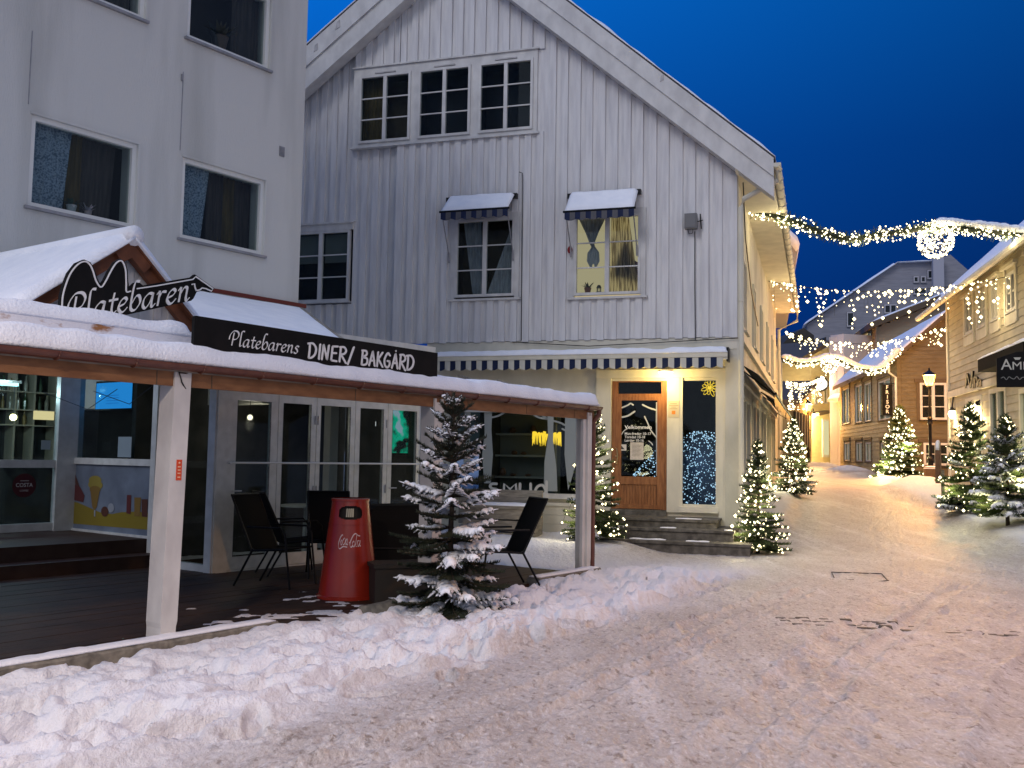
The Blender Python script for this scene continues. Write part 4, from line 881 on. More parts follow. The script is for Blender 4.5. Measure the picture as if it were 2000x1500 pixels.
trl=bpy.data.materials.new('backlit_lace'); trl.use_nodes=True; tt_=trl.node_tree; tt_.nodes.clear(); _o=tt_.nodes.new('ShaderNodeOutputMaterial'); _t=tt_.nodes.new('ShaderNodeBsdfTranslucent'); _n=tt_.nodes.new('ShaderNodeTexNoise'); _n.inputs['Scale'].default_value=9; _g=tt_.nodes.new('ShaderNodeNewGeometry'); _m=tt_.nodes.new('ShaderNodeMapping'); _m.inputs['Scale'].default_value=(4,4,.3); _r=tt_.nodes.new('ShaderNodeValToRGB'); tt_.links.new(_g.outputs['Position'],_m.inputs[0]); tt_.links.new(_m.outputs[0],_n.inputs[0]); tt_.links.new(_n.outputs[0],_r.inputs[0]); _r.color_ramp.elements[0].position=.4; _r.color_ramp.elements[0].color=(.25,.2,.14,1); _r.color_ramp.elements[1].position=.6; _r.color_ramp.elements[1].color=(.95,.85,.65,1); tt_.links.new(_r.outputs[0],_t.inputs[0]); tt_.links.new(_t.outputs[0],_o.inputs[0])
for i,r in enumerate(lw[:2]):
    q=MB(); a,b_,c2_,d_=r; q.box(G,a-.09,a,c2_-.03,d_+.10,-.05,.035); q.box(G,b_,b_+.09,c2_-.03,d_+.10,-.05,.035); q.box(G,a-.0,b_+.0,d_,d_+.13,-.05,.034); q.box(G,a-.12,b_+.12,c2_-.075,c2_-.035,-.02,.07); q.build('window_surround',trim,gh)
    if i==0: cs=[(curtg,(.50,.95),(.96,1.0),.12),(curtg,(.28,.10),(.45,.40),.12)]; rm=roomwarm
    else: cs=[(trl,(.52,.54),(.97,.80),.12)]; rm=EM('lit_room',(.90,.73,.42),.56)
    window(gh,G,r,.02,2,3,.05,.08,.022,trim,rm,.5 if i==0 else .9,sill=False,proud=.03,curtains=cs)
# tied curtain in the lit window
q=MB(); r=lw[1]
def tie(q,fr,r,fu0,fu1,fz0,fz1,w,fan=5):
    u0,u1,z0,z1=r; W_=u1-u0; Hh=z1-z0; vs=[];fs=[]; n=14
    for j,(zf,hw) in enumerate(((.99,(fu1-fu0)/2),(.8,.10),(.66,.035),(.62,.03),(.55,.09),(.45,.10),(.38,.05))):
        for i in range(n+1):
            a=i/n; c=(fu0+fu1)/2+(-.02 if j<3 else 0)
            vs.append(fr.p(u0+W_*(c+hw*(2*a-1)),z0+Hh*(zf-(.03*math.sin(a*9) if j>4 else 0)),w+.02*math.sin(a*20)))
    for j in range(6):
        for i in range(n): fs.append((j*(n+1)+i,j*(n+1)+i+1,(j+1)*(n+1)+i+1,(j+1)*(n+1)+i))
    q.add(vs,fs)
tie(q,G,r,.06,.48,0,1,-.10); q.build('tied_curtain',curtg,gh,smooth=True)
# things in the lit window
sill_pots(G,lw[1],.19,-.10,((.16,.05,.03),(.05,.06,.03)),'red pot with a leafy plant in the warmly lit window',s=1.5)
t=thing('lantern','small black lantern in the warmly lit window','lantern',G.p(lw[1][0]+(lw[1][1]-lw[1][0])*.36,lw[1][2]+.05,-.10)); q=MB(); c=Vector(G.p(lw[1][0]+(lw[1][1]-lw[1][0])*.36,lw[1][2]+.05,-.10))
q.lathe(c,[(.05,0),(.055,.02),(.05,.03)],8); q.lathe(c+Vector((0,0,.10)),[(.05,0),(.03,.05),(.01,.06)],8)
for k in range(4): a=k*math.pi/2+.4; q.bar(c+Vector((.04*math.cos(a),.04*math.sin(a),.02)),c+Vector((.04*math.cos(a),.04*math.sin(a),.11)),.007)
q.build('frame',blackm,t)
t=thing('flag','draped red and blue cloth flag behind the right pane of the lit window','flag',G.p(lw[1][0]+(lw[1][1]-lw[1][0])*.8,lw[1][2]+.3,-.16)); q=MB(); u0,u1,z0,z1=lw[1]; W_=u1-u0
pts=[(.70,.62),(.82,.70),(.86,.45),(.95,.40),(.95,.16),(.58,.24),(.62,.42)]
q.prism(G,[(u0+W_*a,z0+(z1-z0)*b_) for a,b_ in pts],-.17,-.15); q.build('cloth',M('flag_red',(.10,.02,.03),.9,(.03,.02,.05),9),t)
q=MB(); 
for a,b_,c_2,d_ in ((.62,.4,.9,.2),(.7,.55,.93,.34),(.66,.25,.84,.5)): q.bar(G.p(u0+W_*a,z0+(z1-z0)*b_,-.147),G.p(u0+W_*c_2,z0+(z1-z0)*d_,-.147),.009)
q.build('stripes',M('flag_pale',(.35,.33,.38),.9),t)
t=thing('toy_heart','small red hanging ornament beside the lit window frame','ornament',G.pp(1113,490,.05)); q=MB(); c=G.pp(1113,488,.06); q.blob(c,(.05,.02,.07),0,8,6,ax=G.d); q.build('body',M('red_felt',(.22,.02,.02),.9),t); q=MB(); q.bar(c,c+Vector((0,0,.18)),.004); q.build('loop',cablem,t)
lw3=lw[2]
window(gh,G,lw3,-.10,2,3,.05,.08,.022,trim,darkb,.5,sill=True,proud=.035,sashm=trim,curtains=[(M('blind',(.30,.31,.30),.8),(.04,.04),(.96,.96),.06)] and ())
q=MB(); a,b_,c2_,d_=lw3
for k in (0,1):
    m=(a+b_)/2; x0=(a+.07,m+.05)[k]; x1_=(m-.05,b_-.07)[k]; q.box(G,x0,x1_,c2_+(d_-c2_)*.56,d_-.06,-.20,-.19)
q.build('roller_blind',M('blind_cloth',(.16,.17,.16),.8),gh)
q=MB(); q.box(G,a-.05,b_+.06,d_+.0,d_+.13,-.1,-.055); q.box(G,a-.06,b_+.08,d_+.13,d_+.16,-.1,-.02); q.build('window_head',trim,gh)
# barge boards + roof + snow
bb=MB(); ue=er_[0]; ul_=GL-.6
def strip(q,f0,f1,w0,w1,u0,u1):
    q.prism(G,[(u0,f0(u0)),(u1,f0(u1)),(u1,f1(u1)),(u0,f1(u0))],w0,w1)
for (a,b_) in ((au,ue),(ul_,au)):
    strip(bb,lambda u:zin(u)-.0,lambda u:zin(u)*.5+zout(u)*.5+.03,.035,.33,a,b_)
    strip(bb,lambda u:zin(u)*.5+zout(u)*.5,lambda u:zout(u)-.03,.30,.365,a,b_)
bb.build('barge_board',trim,gh)
q=MB(); nb=G.n; LEN=17.2
def gp(u,z,w): return G.p(u,z,w)
for (a,b_) in ((au,ue+.02),(ul_,au)):
    za,zb=zout(a),zout(b_); vs=[gp(a,za-.05,.36),gp(b_,zb-.05,.36),gp(b_,zb-.05,-LEN),gp(a,za-.05,-LEN)]; up=Vector((0,0,.06))
    q.add(vs+[v+up for v in vs],[(3,2,1,0),(4,5,6,7),(0,1,5,4),(1,2,6,5),(2,3,7,6),(3,0,4,7)])
q.build('roof',M('slate',(.05,.045,.045),.7),gh)
q=MB()
for (a,b_) in ((au,ue+.03),(ul_,au)):
    snow_slab(q,gp(a,zout(a)+.01,.38),gp(b_,zout(b_)+.01,.38),gp(b_,zout(b_)+.01,-LEN),gp(a,zout(a)+.01,-LEN),.12,110,60,.045,1.7,.12)
q.build('snow',snow,gh,smooth=True)
q=MB()
for px,py,s in ((1293,150,.09),(617,90,.12),(660,45,.14),(626,60,.05)):
    p=G.uz(px,py,.37); q.prism(G,[(p[0]-s*.4,p[1]-s),(p[0]+s*.35,p[1]-s*.6),(p[0]+s*.3,p[1]+s*.5),(p[0]-s*.2,p[1]+s*.2)],.366,.372)
q.build('peeled_paint',sillm,gh)
# ground floor front
gf=-.12
zl=G.uz(1300,742,gf)[1]; 
du=[G.uz(x,860,gf)[0] for x in (1194,1303,1328,1404,1442,1165)]
zd=(G.uz(1200,997,gf)[1]+G.uz(1295,993,gf)[1])/2; zdt=G.uz(1250,770,gf)[1]; ztr=G.uz(1250,744,gf)[1]; zw0=G.uz(1365,990,gf)[1]; zw1=ztr-.0
sw=[G.uz(888,880,gf)[0],G.uz(1132,880,gf)[0],G.uz(1000,962,gf)[1],G.uz(1000,805,gf)[1]]
print('du',du,'zd',zd,zdt,ztr,'sw',sw,'cb',cb)
q=MB()
GW=-5.86
holes=[(du[0],du[1],zd-.0,ztr+.0),(du[2]+.03,du[3]-.03,zw0+.04,zw1),(sw[0],sw[1],sw[2],sw[3]+.25)]
wall_v(q,G,GW,0,.30,cb-.0,holes,gf-.15,gf)
q.box(G,GW,.03,cb-.22,cb-.012,gf,.0); q.build('ground_floor_wall',cream,gh)
q=MB(); q.box(G,GW,.02,-.2,.30,gf-.15,gf+.01); q.build('foundation',stone,gh)
q=MB(); q.box(G,du[1]+.002,du[2],zd-.03,ztr+.05,gf,gf+.05); q.box(G,du[3],.005,.3,zw1+.06,gf,gf+.06); q.box(G,du[5],du[0]-.002,.3,ztr+.05,gf,gf+.05)
q.box(G,du[5],.01,ztr+.05,ztr+.20,gf,gf+.07); q.box(G,du[2],du[3],zw0-.10,zw0+.0,gf,gf+.09); q.box(G,du[2],du[2]+.05,zw0,zw1+.05,gf,gf+.04); q.box(G,du[3]-.05,du[3],zw0,zw1+.05,gf,gf+.04); q.build('pilaster',cream,gh)
q=MB(); q.box(G,du[2]+.03,du[3]-.03,zw0+.02,zw1+.02,gf-.04,gf-.03); q.build('shop_pane',glass,gh)
q=MB(); e=.04; q.box(G,sw[0],sw[1],sw[3],sw[3]+.26,gf-.1,gf+.02); q.box(G,sw[0]-.08,sw[0],sw[2]-.1,sw[3]+.1,gf,gf+.04); q.box(G,sw[1],sw[1]+.08,sw[2]-.1,sw[3]+.1,gf,gf+.04); q.box(G,sw[0]-.1,sw[1]+.1,sw[2]-.09,sw[2]-.0,gf,gf+.10); q.build('shop_window_frame',trim,gh)
q=MB(); q.box(G,sw[0],sw[1],sw[2],sw[3],gf-.05,gf-.04); q.build('shop_pane',glass,gh)
# birch silhouettes and lettering on the shop window
grey=M('window_sticker',(.30,.33,.33),.6); q=MB()
sp=lambda x,y,k=0:(lambda z_:G.p(z_[0],z_[1],gf-.03+k))(G.uz(880+x/7.143,790+y/7.143,gf-.03))
for poly in ([(190,110),(280,110),(270,500),(275,900),(200,900),(165,700),(200,400)],[(470,110),(580,110),(570,350),(590,700),(560,1100),(470,1100),(440,700),(475,400)],[(1350,110),(1440,110),(1430,500),(1480,900),(1490,1210),(1300,1210),(1310,800),(1360,450)],[(1600,110),(1780,110),(1770,420),(1760,800),(1640,1200),(1590,700)]):
    q=MB(); q.add([sp(*p,0) for p in poly],[tuple(range(len(poly)))]); q.build('birch_sticker',grey,gh)
for s_ in ([(580,180),(660,160),(740,120)],[(1120,115),(1230,180),(1350,200)],[(1240,120),(1300,165),(1350,200)],[(1440,230),(1530,255),(1600,290)],[(1560,340),(1680,400),(1750,440)]):
    q=MB(); pen_stroke(q,[(a,b_) for a,b_ in s_],26,lambda x,y,k:sp(x,y,k),None,True,.003); q.build('birch_twig_sticker',grey,gh)
q=MB(); lm=M('letter_white',(.55,.55,.52),.6); pl2=lambda x,y,k:(lambda z_:G.p(z_[0],z_[1],gf-.024+k))(G.uz(880+x/6.667,900+y/6.667,gf-.024))
for s_,cu in (([(600,300),(540,300),(515,330),(540,360),(600,372),(618,405),(590,445),(520,450)],1),([(690,450),(700,300),(775,370),(850,300),(860,450)],0),([(905,300),(905,400),(935,445),(975,450),(1020,430),(1040,390)],1),([(1043,300),(1043,450)],0),([(1235,370),(1200,320),(1140,330),(1105,390),(1135,455),(1195,460),(1240,400)],1),([(1250,270),(1250,430),(1245,470)],0)):
    pen_stroke(q,s_,34,pl2,None,bool(cu),.004)
q.build('shop_lettering',lm,gh)
# shop room
sr=MB(); sr.box(G,GW+1,0,-.0,.33,-3.6,gf-.15); sr.box(G,GW+1,-.2,.3,cb+.2,-3.6,-3.5); sr.box(G,GW+1,GW+1.1,.3,cb,-3.6,-.3); sr.box(G,-.25,-.2,.3,cb,-3.6,-.3); sr.box(G,GW+1,-.2,cb,cb+.05,-3.6,-.3); sr.build('interior_wall',M('shop_room',(.055,.058,.055),.9,(.03,.03,.03),2),gh)
sh2=thing('display_shelf','pale display shelving with goods inside the shop window','shelf',G.p(-5,.3,-1.2)); q=MB()
s0,s1=G.uz(962,850,-1.0)[0],G.uz(1035+50,850,-1.0)[0]
for py in (848,890,932): z=G.uz(1000,py,-1.0)[1]; q.box(G,s0,s1,z-.02,z+.02,-1.3,-1.0)
q.box(G,s0,s0+.03,.3,2.9,-1.3,-1.0); q.box(G,s1,s1+.03,.3,2.9,-1.3,-1.0); q.build('boards',M('shelf_pale',(.25,.27,.26),.7),sh2)
q=MB(); q.box(G,s0+.03,s1,.3,2.9,-1.32,-1.305); q.build('back_panel',M('shelf_back',(.16,.18,.18),.8),sh2)
rnd=random.Random(8)
for py,items in ((848,((1000,.12),(1040,.16))),(890,((1003,.08),(1021,.06))),(932,((980,.16),(1000,.05),(1030,.05)))):
    z=G.uz(1000,py,-1.0)[1]+.02
    for px,hh_ in items:
        u=G.uz(px,py,-1.1)[0]; q=MB(); q.lathe(G.p(u,z,-1.15),[(.04,0),(.07,hh_*.4),(.05,hh_*.8),(.03,hh_),(.001,hh_)],10)
        tag(q.build('vase',M('vase',(.12,.07,.05),.5),loc=G.p(u,z,-1.15)),'one of the small dark goods on the shop shelves','vase','goods on the shop shelves')
# yellow star lamp near the top, paper star
def star_lamp(lab,px,py,w,r,mat,name='star_lamp',ax=None,cat='star lamp'):
    c=G.pp(px,py,w) if ax is None else ax; t=thing(name,lab,cat,c); q=MB(); rnd=random.Random(int(px))
    for k in range(11):
        a=k*2*math.pi/11; d=(G.d*math.cos(a)+Vector((0,0,1))*math.sin(a)+G.n*rnd.uniform(-.4,.4)).normalized(); e_=d.cross(G.n).normalized()*r*.16; l=r*rnd.uniform(.75,1.05)
        loop=[c+d*(l*.5-l*.5*math.cos(b_))+e_*math.sin(b_) for b_ in [i*math.pi/5 for i in range(11)]]
        q.tube(loop,r*.03,4)
    q.build('star',mat,t); q=MB(); q.bar(c,c+Vector((0,0,r*2.0)),.004); q.build('cord',cablem,t); return t
gold=EM('gold_star',(1,.62,.04),1.6)
star_lamp('golden loop star hanging in the shop window right of the door',1386,757,-.35,.17,gold)
tt=thing('gold_lampshade','frayed golden lampshade glowing in the wide shop window','lamp',G.pp(1065,852,-.6)); q=MB(); rnd=random.Random(4); c=G.pp(1068,846,-.6)
for k in range(70):
    a=rnd.uniform(0,6.28); rr=.22; b0=c+G.d*math.cos(a)*rr*1.2+G.n*math.sin(a)*rr+Vector((0,0,rnd.uniform(-.02,.03))); l=rnd.uniform(.12,.24)
    q.bar(b0,b0-Vector((0,0,l))+G.d*rnd.uniform(-.02,.02),.018,0,.004)
q.build('shade',gold,tt); q=MB(); q.bar(c,c+Vector((0,0,.6)),.006); q.build('cord',cablem,tt)
star_lamp('small pale star on a stand at the left of the wide shop window',932,822,-.5,.12,M('straw',(.30,.22,.12),.7),'straw_star',cat='star')
def bulbs(q,c,r): 
    x,y,z=c; vs=[(x+r,y,z),(x-r,y,z),(x,y+r,z),(x,y-r,z),(x,y,z+r),(x,y,z-r)]
    q.add(vs,[(0,2,4),(2,1,4),(1,3,4),(3,0,4),(2,0,5),(1,2,5),(3,1,5),(0,3,5)])
# blue-white bulbs standing in for lit trees reflected in the window and door glass
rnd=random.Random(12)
def reflected_dots(lab,x0,x1,ytop,ybot,n,w,loc):
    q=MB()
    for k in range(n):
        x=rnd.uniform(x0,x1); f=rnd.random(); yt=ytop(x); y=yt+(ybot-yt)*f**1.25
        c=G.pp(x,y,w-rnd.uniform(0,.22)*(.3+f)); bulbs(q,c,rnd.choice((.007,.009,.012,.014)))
    o=q.build('reflected_lights',reflection_blue,loc=G.pp(*loc,w)); tag(o,lab,'fairy lights','stand-in reflections in the shop glass')
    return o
reflected_dots('dense mound of blue-white bulbs standing in for tree lights reflected in the lower shop window',1331,1401,lambda x:842+ (abs(x-1366)/36)**2*5,984,420,-.32,(1366,980))
reflected_dots('blue-white bulbs rising to the right, standing in for lights reflected in the door glass',1236,1282,lambda x:928-(x-1236)*1.1,931,85,-.38,(1265,930))
q=MB(); q.blob(G.pp(1366,945,-.75),(.55,.22,.95),0,16,10,ax=G.d); tag(q.build('draped_figure',M('dark_cloth',(.03,.05,.09),.9),loc=G.pp(1366,985,-.75)),'dark draped stand behind the bulbs that stand in for reflected lights','stand')
plight(G.pp(1366,900,-.25),(.6,.8,1),3,.1,parent=gh)  # point light added for the bulbs that stand in for reflections
# door
dr=du; q=MB(); fwd=gf-.06
a,b_=du[0]+.0,du[1]-.0; st=.11; gz0=G.uz(1250,931,gf)[1]; gz1_=G.uz(1250,782,gf)[1]
q.box(G,a+.01,a+st,zd,ztr+.02,fwd-.05,fwd+.05); q.box(G,b_-st,b_-.01,zd,ztr+.02,fwd-.05,fwd+.05); q.box(G,a+st,b_-st,zdt-.06,zdt+.01,fwd-.05,fwd+.045); q.box(G,a+st,b_-st,ztr-.02,ztr+.02,fwd-.05,fwd+.045)
fr_=q.build('door_frame',doorwood,gh)
q=MB(); dw=fwd; ia,ib=a+.05,b_-.05
q.box(G,ia,ia+.13,zd+.01,zdt-.05,dw,dw+.06); q.box(G,ib-.13,ib,zd+.01,zdt-.05,dw,dw+.06); q.box(G,ia+.13,ib-.13,gz1_,zdt-.05,dw,dw+.058); q.box(G,ia+.13,ib-.13,gz0-.14,gz0,dw,dw+.058); q.box(G,ia+.13,ib-.13,zd+.01,zd+.09,dw,dw+.058)
u=ia+.13
while u<ib-.131: q.box(G,u+.002,min(u+.052,ib-.13),zd+.09,gz0-.14,dw,dw+.035); u+=.054
do=q.build('door',doorwood,gh)
q=MB(); q.box(G,ia+.12,ib-.12,gz0-.01,gz1_+.01,dw+.02,dw+.026); q.build('pane',glass,do)
q=MB(); hx=ia+.06; q.tube([G.p(hx-.03,zd+.80,dw+.06),G.p(hx+.0,zd+.82,dw+.11),G.p(hx+.02,zd+.95,dw+.12),G.p(hx,zd+1.08,dw+.11),G.p(hx-.03,zd+1.10,dw+.06)],.011,6); q.blob(G.p(hx-.02,zd+.95,dw+.065),.018); q.build('handle',M('brass',(.45,.35,.18),.35,metal=.8),do)
q=MB(); q.box(G,a+st,b_-st,zdt+.01,ztr-.02,fwd,fwd+.006); q.build('transom_pane',glass,gh)
dwl=M('door_lettering',(.75,.75,.72),.6); q=MB(); dq=lambda x,y,k=0:(lambda z_:G.p(z_[0],z_[1],dw+.028+k))(G.uz(1190+x/8.696,760+y/8.696,dw+.03))
q.add([dq(150,205),dq(208,205),dq(205,330),dq(205,420),(dq(190,700)),dq(185,1478),dq(135,1478),dq(150,700)],[tuple(range(8))]); q.add([dq(795,222),dq(838,222),dq(825,700),dq(820,1478),dq(800,1478),dq(790,500)],[tuple(range(6))])
for s_,wd in (([(200,320),(310,275),(360,245),(405,268)],26),([(190,480),(310,455),(430,380)],30),([(565,265),(680,320),(795,355)],28),([(600,465),(650,570),(700,690),(795,815)],22),([(180,810),(250,710),(310,670)],16),([(670,880),(720,920),(735,950)],16)):
    pen_stroke(q,s_,wd,lambda x,y,k:dq(x,y,k),None,True,.003)
q.build('branch_sticker',M('sticker_branch',(.50,.52,.50),.7),do)
q=MB()
def dline(txt,x,y,h,wd,bold):
    p=G.uz(1190+x/8.696,760+y/8.696,dw+.032); p2=G.uz(1190+(x+wd)/8.696,760+y/8.696,dw+.032); hh_=p[1]-G.uz(1190+x/8.696,760+(y+h)/8.696,dw+.032)[1]
    put_text(q,txt,G,p[0],p[1],dw+.033,hh_,width=p2[0]-p[0],bold=bold)
dline('Velkommen',258,672,62,460,.02); dline('Man-fredag 10-17',262,775,44,450,.015); dline('Torsdag 10-18',262,832,44,345,.015); dline('Lørdag 10-16',262,890,44,322,.015)
q.build('lettering',dwl,do)
def sheet(par,fr,l,t_,r_,b2,w,mat,name): q=MB(); a,b_,c2_,d_=fr.rect(l,t_,r_,b2,w); q.box(fr,a,b_,c2_,d_,w,w+.003); return q.build(name,mat,par)
pp_=sheet(do,G,1231,864,1257,898,dw+.034,M('menu_paper',(.62,.56,.48),.7,(.5,.45,.38),30),'notice')
sheet(do,G,1206,868,1223.5,880,dw+.034,M('card_white',(.6,.58,.54),.7),'card'); 
q=MB(); q.add([(lambda z_:G.p(z_[0],z_[1],dw+.0385))(G.uz(1190+x/8.696,760+y/8.696,dw+.0385)) for x,y in ((148,1020),(150,985),(200,955),(262,1022))],[(0,1,2,3)]); q.build('card_picture',M('card_dark',(.05,.05,.05),.7),do)
q=MB()
for k in range(9): a_,b__,c_3,d_3=G.rect(1235,869+k*2.6,1253-(k%3)*2,869.8+k*2.6,dw+.0385); q.box(G,a_,b__,c_3,d_3,dw+.0375,dw+.039)
q.build('notice_print',M('print_grey',(.30,.26,.2),.8),do)
pa_=sheet(gh,G,1305,783,1327,816,gf+.051,M('door_plate',(.50,.43,.30),.5),'opening_hours_plate')
q=MB(); 
for k,(x0,x1_) in enumerate(((1309,1322),(1307,1325),(1311,1320),(1308,1323))): a_,b__,c_3,d_3=G.rect(x0,788+k*3.3,x1_,788.9+k*3.3,gf+.055); q.box(G,a_,b__,c_3,d_3,gf+.0545,gf+.056)
q.build('plate_print',M('print_brown',(.25,.2,.12),.8),pa_)
q=MB(); a_,b__,c_3,d_3=G.rect(1312,802,1319,809,gf+.055); q.box(G,a_,b__,c_3,d_3,gf+.0545,gf+.056); q.build('plate_emblem',M('orange_print',(.65,.20,.03),.6),pa_)
# dome lamp over the door
dl_=thing('dome_lamp','glowing yellow dome lamp under the awning above the shop door','lamp',G.pp(1300,729,.18)); c=G.pp(1300,729,.16); q=MB(); q.lathe(c+Vector((0,0,-.04)),[(.02,0),(.10,.015),(.13,.045),(.13,.06)],16); q.build('glass_dome',LG('dome',(1,.78,.32),3),dl_); q=MB(); q.lathe(c+Vector((0,0,.02)),[(.135,0),(.135,.03),(.05,.04)],16); q.build('base',white,dl_)
plight(c+Vector((0,0,-.12))+G.n*.12,(1,.72,.24),40,.07,parent=dl_)
# awning over the ground floor
aw=thing('shop_awning','long blue and ivory striped awning box with snow on top above the shop door','awning',G.pp(1140,700,.3))
a0=G.uz(850,690,.3)[0]; a1=G.uz(1421,690,.3)[0]; a1b=G.uz(1412,720,.32)[0]; za=G.uz(1200,697,.3)[1]
q=MB(); q.box(G,a0,a1,za-.03,za+.05,.0,.33); q.box(G,a0,a1,za-.07,za-.03,.05,.31); q.build('cassette',cream,aw)
q=MB(); snow_slab(q,G.p(a0,za+.05,.34),G.p(a1,za+.05,.34),G.p(a1,za+.07,.01),G.p(a0,za+.07,.01),.10,120,8,.03,2.5,.08); q.build('snow',snow,aw,smooth=True)
q=MB(); q.box(G,a1-.02,a1+.02,za-.1,za+.14,.02,.30); q.build('end_bracket',blackm,aw)
def valance(q,fr,u0,u1,z1,h,w,sw_,scal,th=.006):
    n=int(round((u1-u0)/sw_)); n+=1-n%2
    for i in range(n):
        a=u0+(u1-u0)*i/n; b=u0+(u1-u0)*(i+1)/n
        for k in range(4):
            x0=a+(b-a)*k/4; x1_=a+(b-a)*(k+1)/4
            f=lambda x:z1-h-scal*abs(math.sin(math.pi*(x-u0)/(sw_*2)))
            wv=lambda x:w+.008*math.sin((x-u0)*math.pi/sw_)
            q.hexa([fr.p(x0,f(x0),wv(x0)),fr.p(x1_,f(x1_),wv(x1_)),fr.p(x1_,f(x1_),wv(x1_)+th),fr.p(x0,f(x0),wv(x0)+th),fr.p(x0,z1,w),fr.p(x1_,z1,w),fr.p(x1_,z1,w+th),fr.p(x0,z1,w+th)],i%2)
q=MB(); valance(q,G,a0,a1b,za-.035,.15,.315,.105,.035); q.build('valance',[ivory,navy],aw)
# small awnings above two windows
def small_awning(tl,tr,fl,frr,al,ar,lab):
    # wall points, front edge pixel points
    wl1=G.uz(*tl,.04); wr1=G.uz(*tr,.04); w=.50
    f1=G.uz(*fl,w); f2=G.uz(*frr,w); zf=(f1[1]+f2[1])/2; zt2=(wl1[1]+wr1[1])/2
    u0=(f1[0]+wl1[0])/2; u1=(f2[0]+wr1[0])/2
    t=thing('window_awning',lab,'awning',G.p((u0+u1)/2,zf,.1),'small snow-covered awnings over the upper windows')
    q=MB(); q.box(G,u0-.05,u1+.05,zt2-.06,zt2+.03,.03,.12); q.build('cassette',blackm,t)
    q=MB(); A1,B1,C1,D1=G.p(u0,zf,w),G.p(u1,zf,w),G.p(u1,zt2,.11),G.p(u0,zt2,.11); vs=[A1,B1,C1,D1]; q.add(vs+[v-Vector((0,0,.012)) for v in vs],[(0,1,2,3),(7,6,5,4),(0,4,5,1),(1,5,6,2),(2,6,7,3),(3,7,4,0)]); q.build('fabric',navy,t)
    q=MB(); q.bar(G.p(u0-.03,zf-.01,w),G.p(u1+.03,zf-.01,w),.022); q.build('front_rail',blackm,t)
    q=MB(); valance(q,G,u0,u1,zf-.02,.13,w+.005,.105,.03); q.build('valance',[navy,M('valance_shaded',(.10,.10,.11),.9)],t)  # pale stripes greyed: the shadow on the valance is put into their colour
    q=MB(); snow_slab(q,A1,B1,C1,D1,.075,24,12,.015,3,.06); q.build('snow',snow,t,smooth=True)
    for (px,py),uu in ((al,u0+.02),(ar,u1-.02)):
        e_=G.uz(px,py,.06); q=MB(); q.bar(G.p(uu,zf-.03,w),G.p(uu,e_[1],.07),.011); q.bar(G.p(uu,e_[1]+.08,.1),G.p(uu,e_[1]-.12,.07),.018); q.build('arm',sillm,t)
small_awning((878,388),(1008,385),(862,413),(991,405),(884,502),(1007,497),'left snow-topped window awning above the unlit upper window')
small_awning((1120,380),(1252,377),(1098,413),(1234,405),(1121,490),(1250,487),'right snow-topped window awning above the warmly lit upper window')
# grey box + cables
jb=thing('junction_box','grey antenna box with cable on the white board wall','junction box',G.pp(1352,434,.05)); q=MB(); a_,b__,c_3,d_3=G.rect(1338,419,1362,448,.1); q.box(G,a_,b__,c_3,d_3,.06,.20); q.box(G,a_+.02,b__-.02,c_3+.02,d_3-.02,.20,.21); q.build('casing',M('box_grey',(.16,.16,.16),.6),jb)
q=MB(); q.bar(G.p(b__,(c_3+d_3)/2,.1),G.p(b__+.10,(c_3+d_3)/2+.02,.1),.008); q.bar(G.p(b__+.05,d_3,.1),G.p(b__+.07,c_3,.1),.012); q.tube([G.p(a_+.05,c_3,.1),G.p(a_+.07,c_3-.08,.1),G.p(a_+.13,c_3-.07,.1),G.p(a_+.14,c_3,.1)],.006,5); q.build('bracket',blackm,jb)
for pts,lab in (([(1357,452),(1357,560),(1358,664)],'black cable running straight down below the grey box'),([(1014,336),(1020,338),(1020,400),(1018,665)],'thin black cable with a hooked top beside the left awning'),([(1442,660),(1300,668),(1150,676),(1000,668)],'slack black cable looping along the wall above the long awning')):
    q=MB(); q.tube([G.pp(x,y,.045) for x,y in pts],.008,5); tag(q.build('wall_cable',cablem,loc=G.pp(*pts[-1],.045)),lab,'cable','cables on the gable wall')
# stone steps
ss=thing('stone_steps','wide worn stone steps in front of the wooden shop door','steps',G.p(-1.5,0,1)); 
zs3=G.uz(1440,1062,1.5)[1]
for k,(xr,w1_,z1_,z0_) in enumerate(((1399,.75,zd-.10,.34),(1432,1.15,.36,.17),(1464,1.55,.185,-.05))):
    ur_=G.uz(xr,1050,w1_)[0]; ulf=G.uz(1150,1060,w1_)[0]
    q=MB(); rnd=random.Random(k); n=7; segs=[ulf+(ur_-ulf)*i/n for i in range(n+1)]
    q.box(G,ulf,ur_-.0,z0_,z1_-.045,gf,w1_-.03); q.box(G,ulf,ur_+.02,z1_-.04,z1_,gf,w1_)
    q.build('step',stone,ss)
q=MB()
for w_2,z_2,x0,x1_ in ((.95,.362,1290,1320),(1.3,.187,1230,1300),(1.35,.187,1340,1385),(.6,zd-.098,1320,1370),(1.02,.362,1415,1430)):
    ua_,ub_=G.uz(x0,1040,w_2)[0],G.uz(x1_,1040,w_2)[0]; snow_slab(q,G.p(ua_,z_2,w_2+.05),G.p(ub_,z_2,w_2+.05),G.p(ub_,z_2,w_2-.06),G.p(ua_,z_2,w_2-.06),.015,20,4,.012,6,.05)
q.build('snow',snow,ss,smooth=True)
q=MB(); q.box(G,du[0],du[1],zd-.10,zd,gf-.1,gf+.08); q.build('threshold',stone,ss)
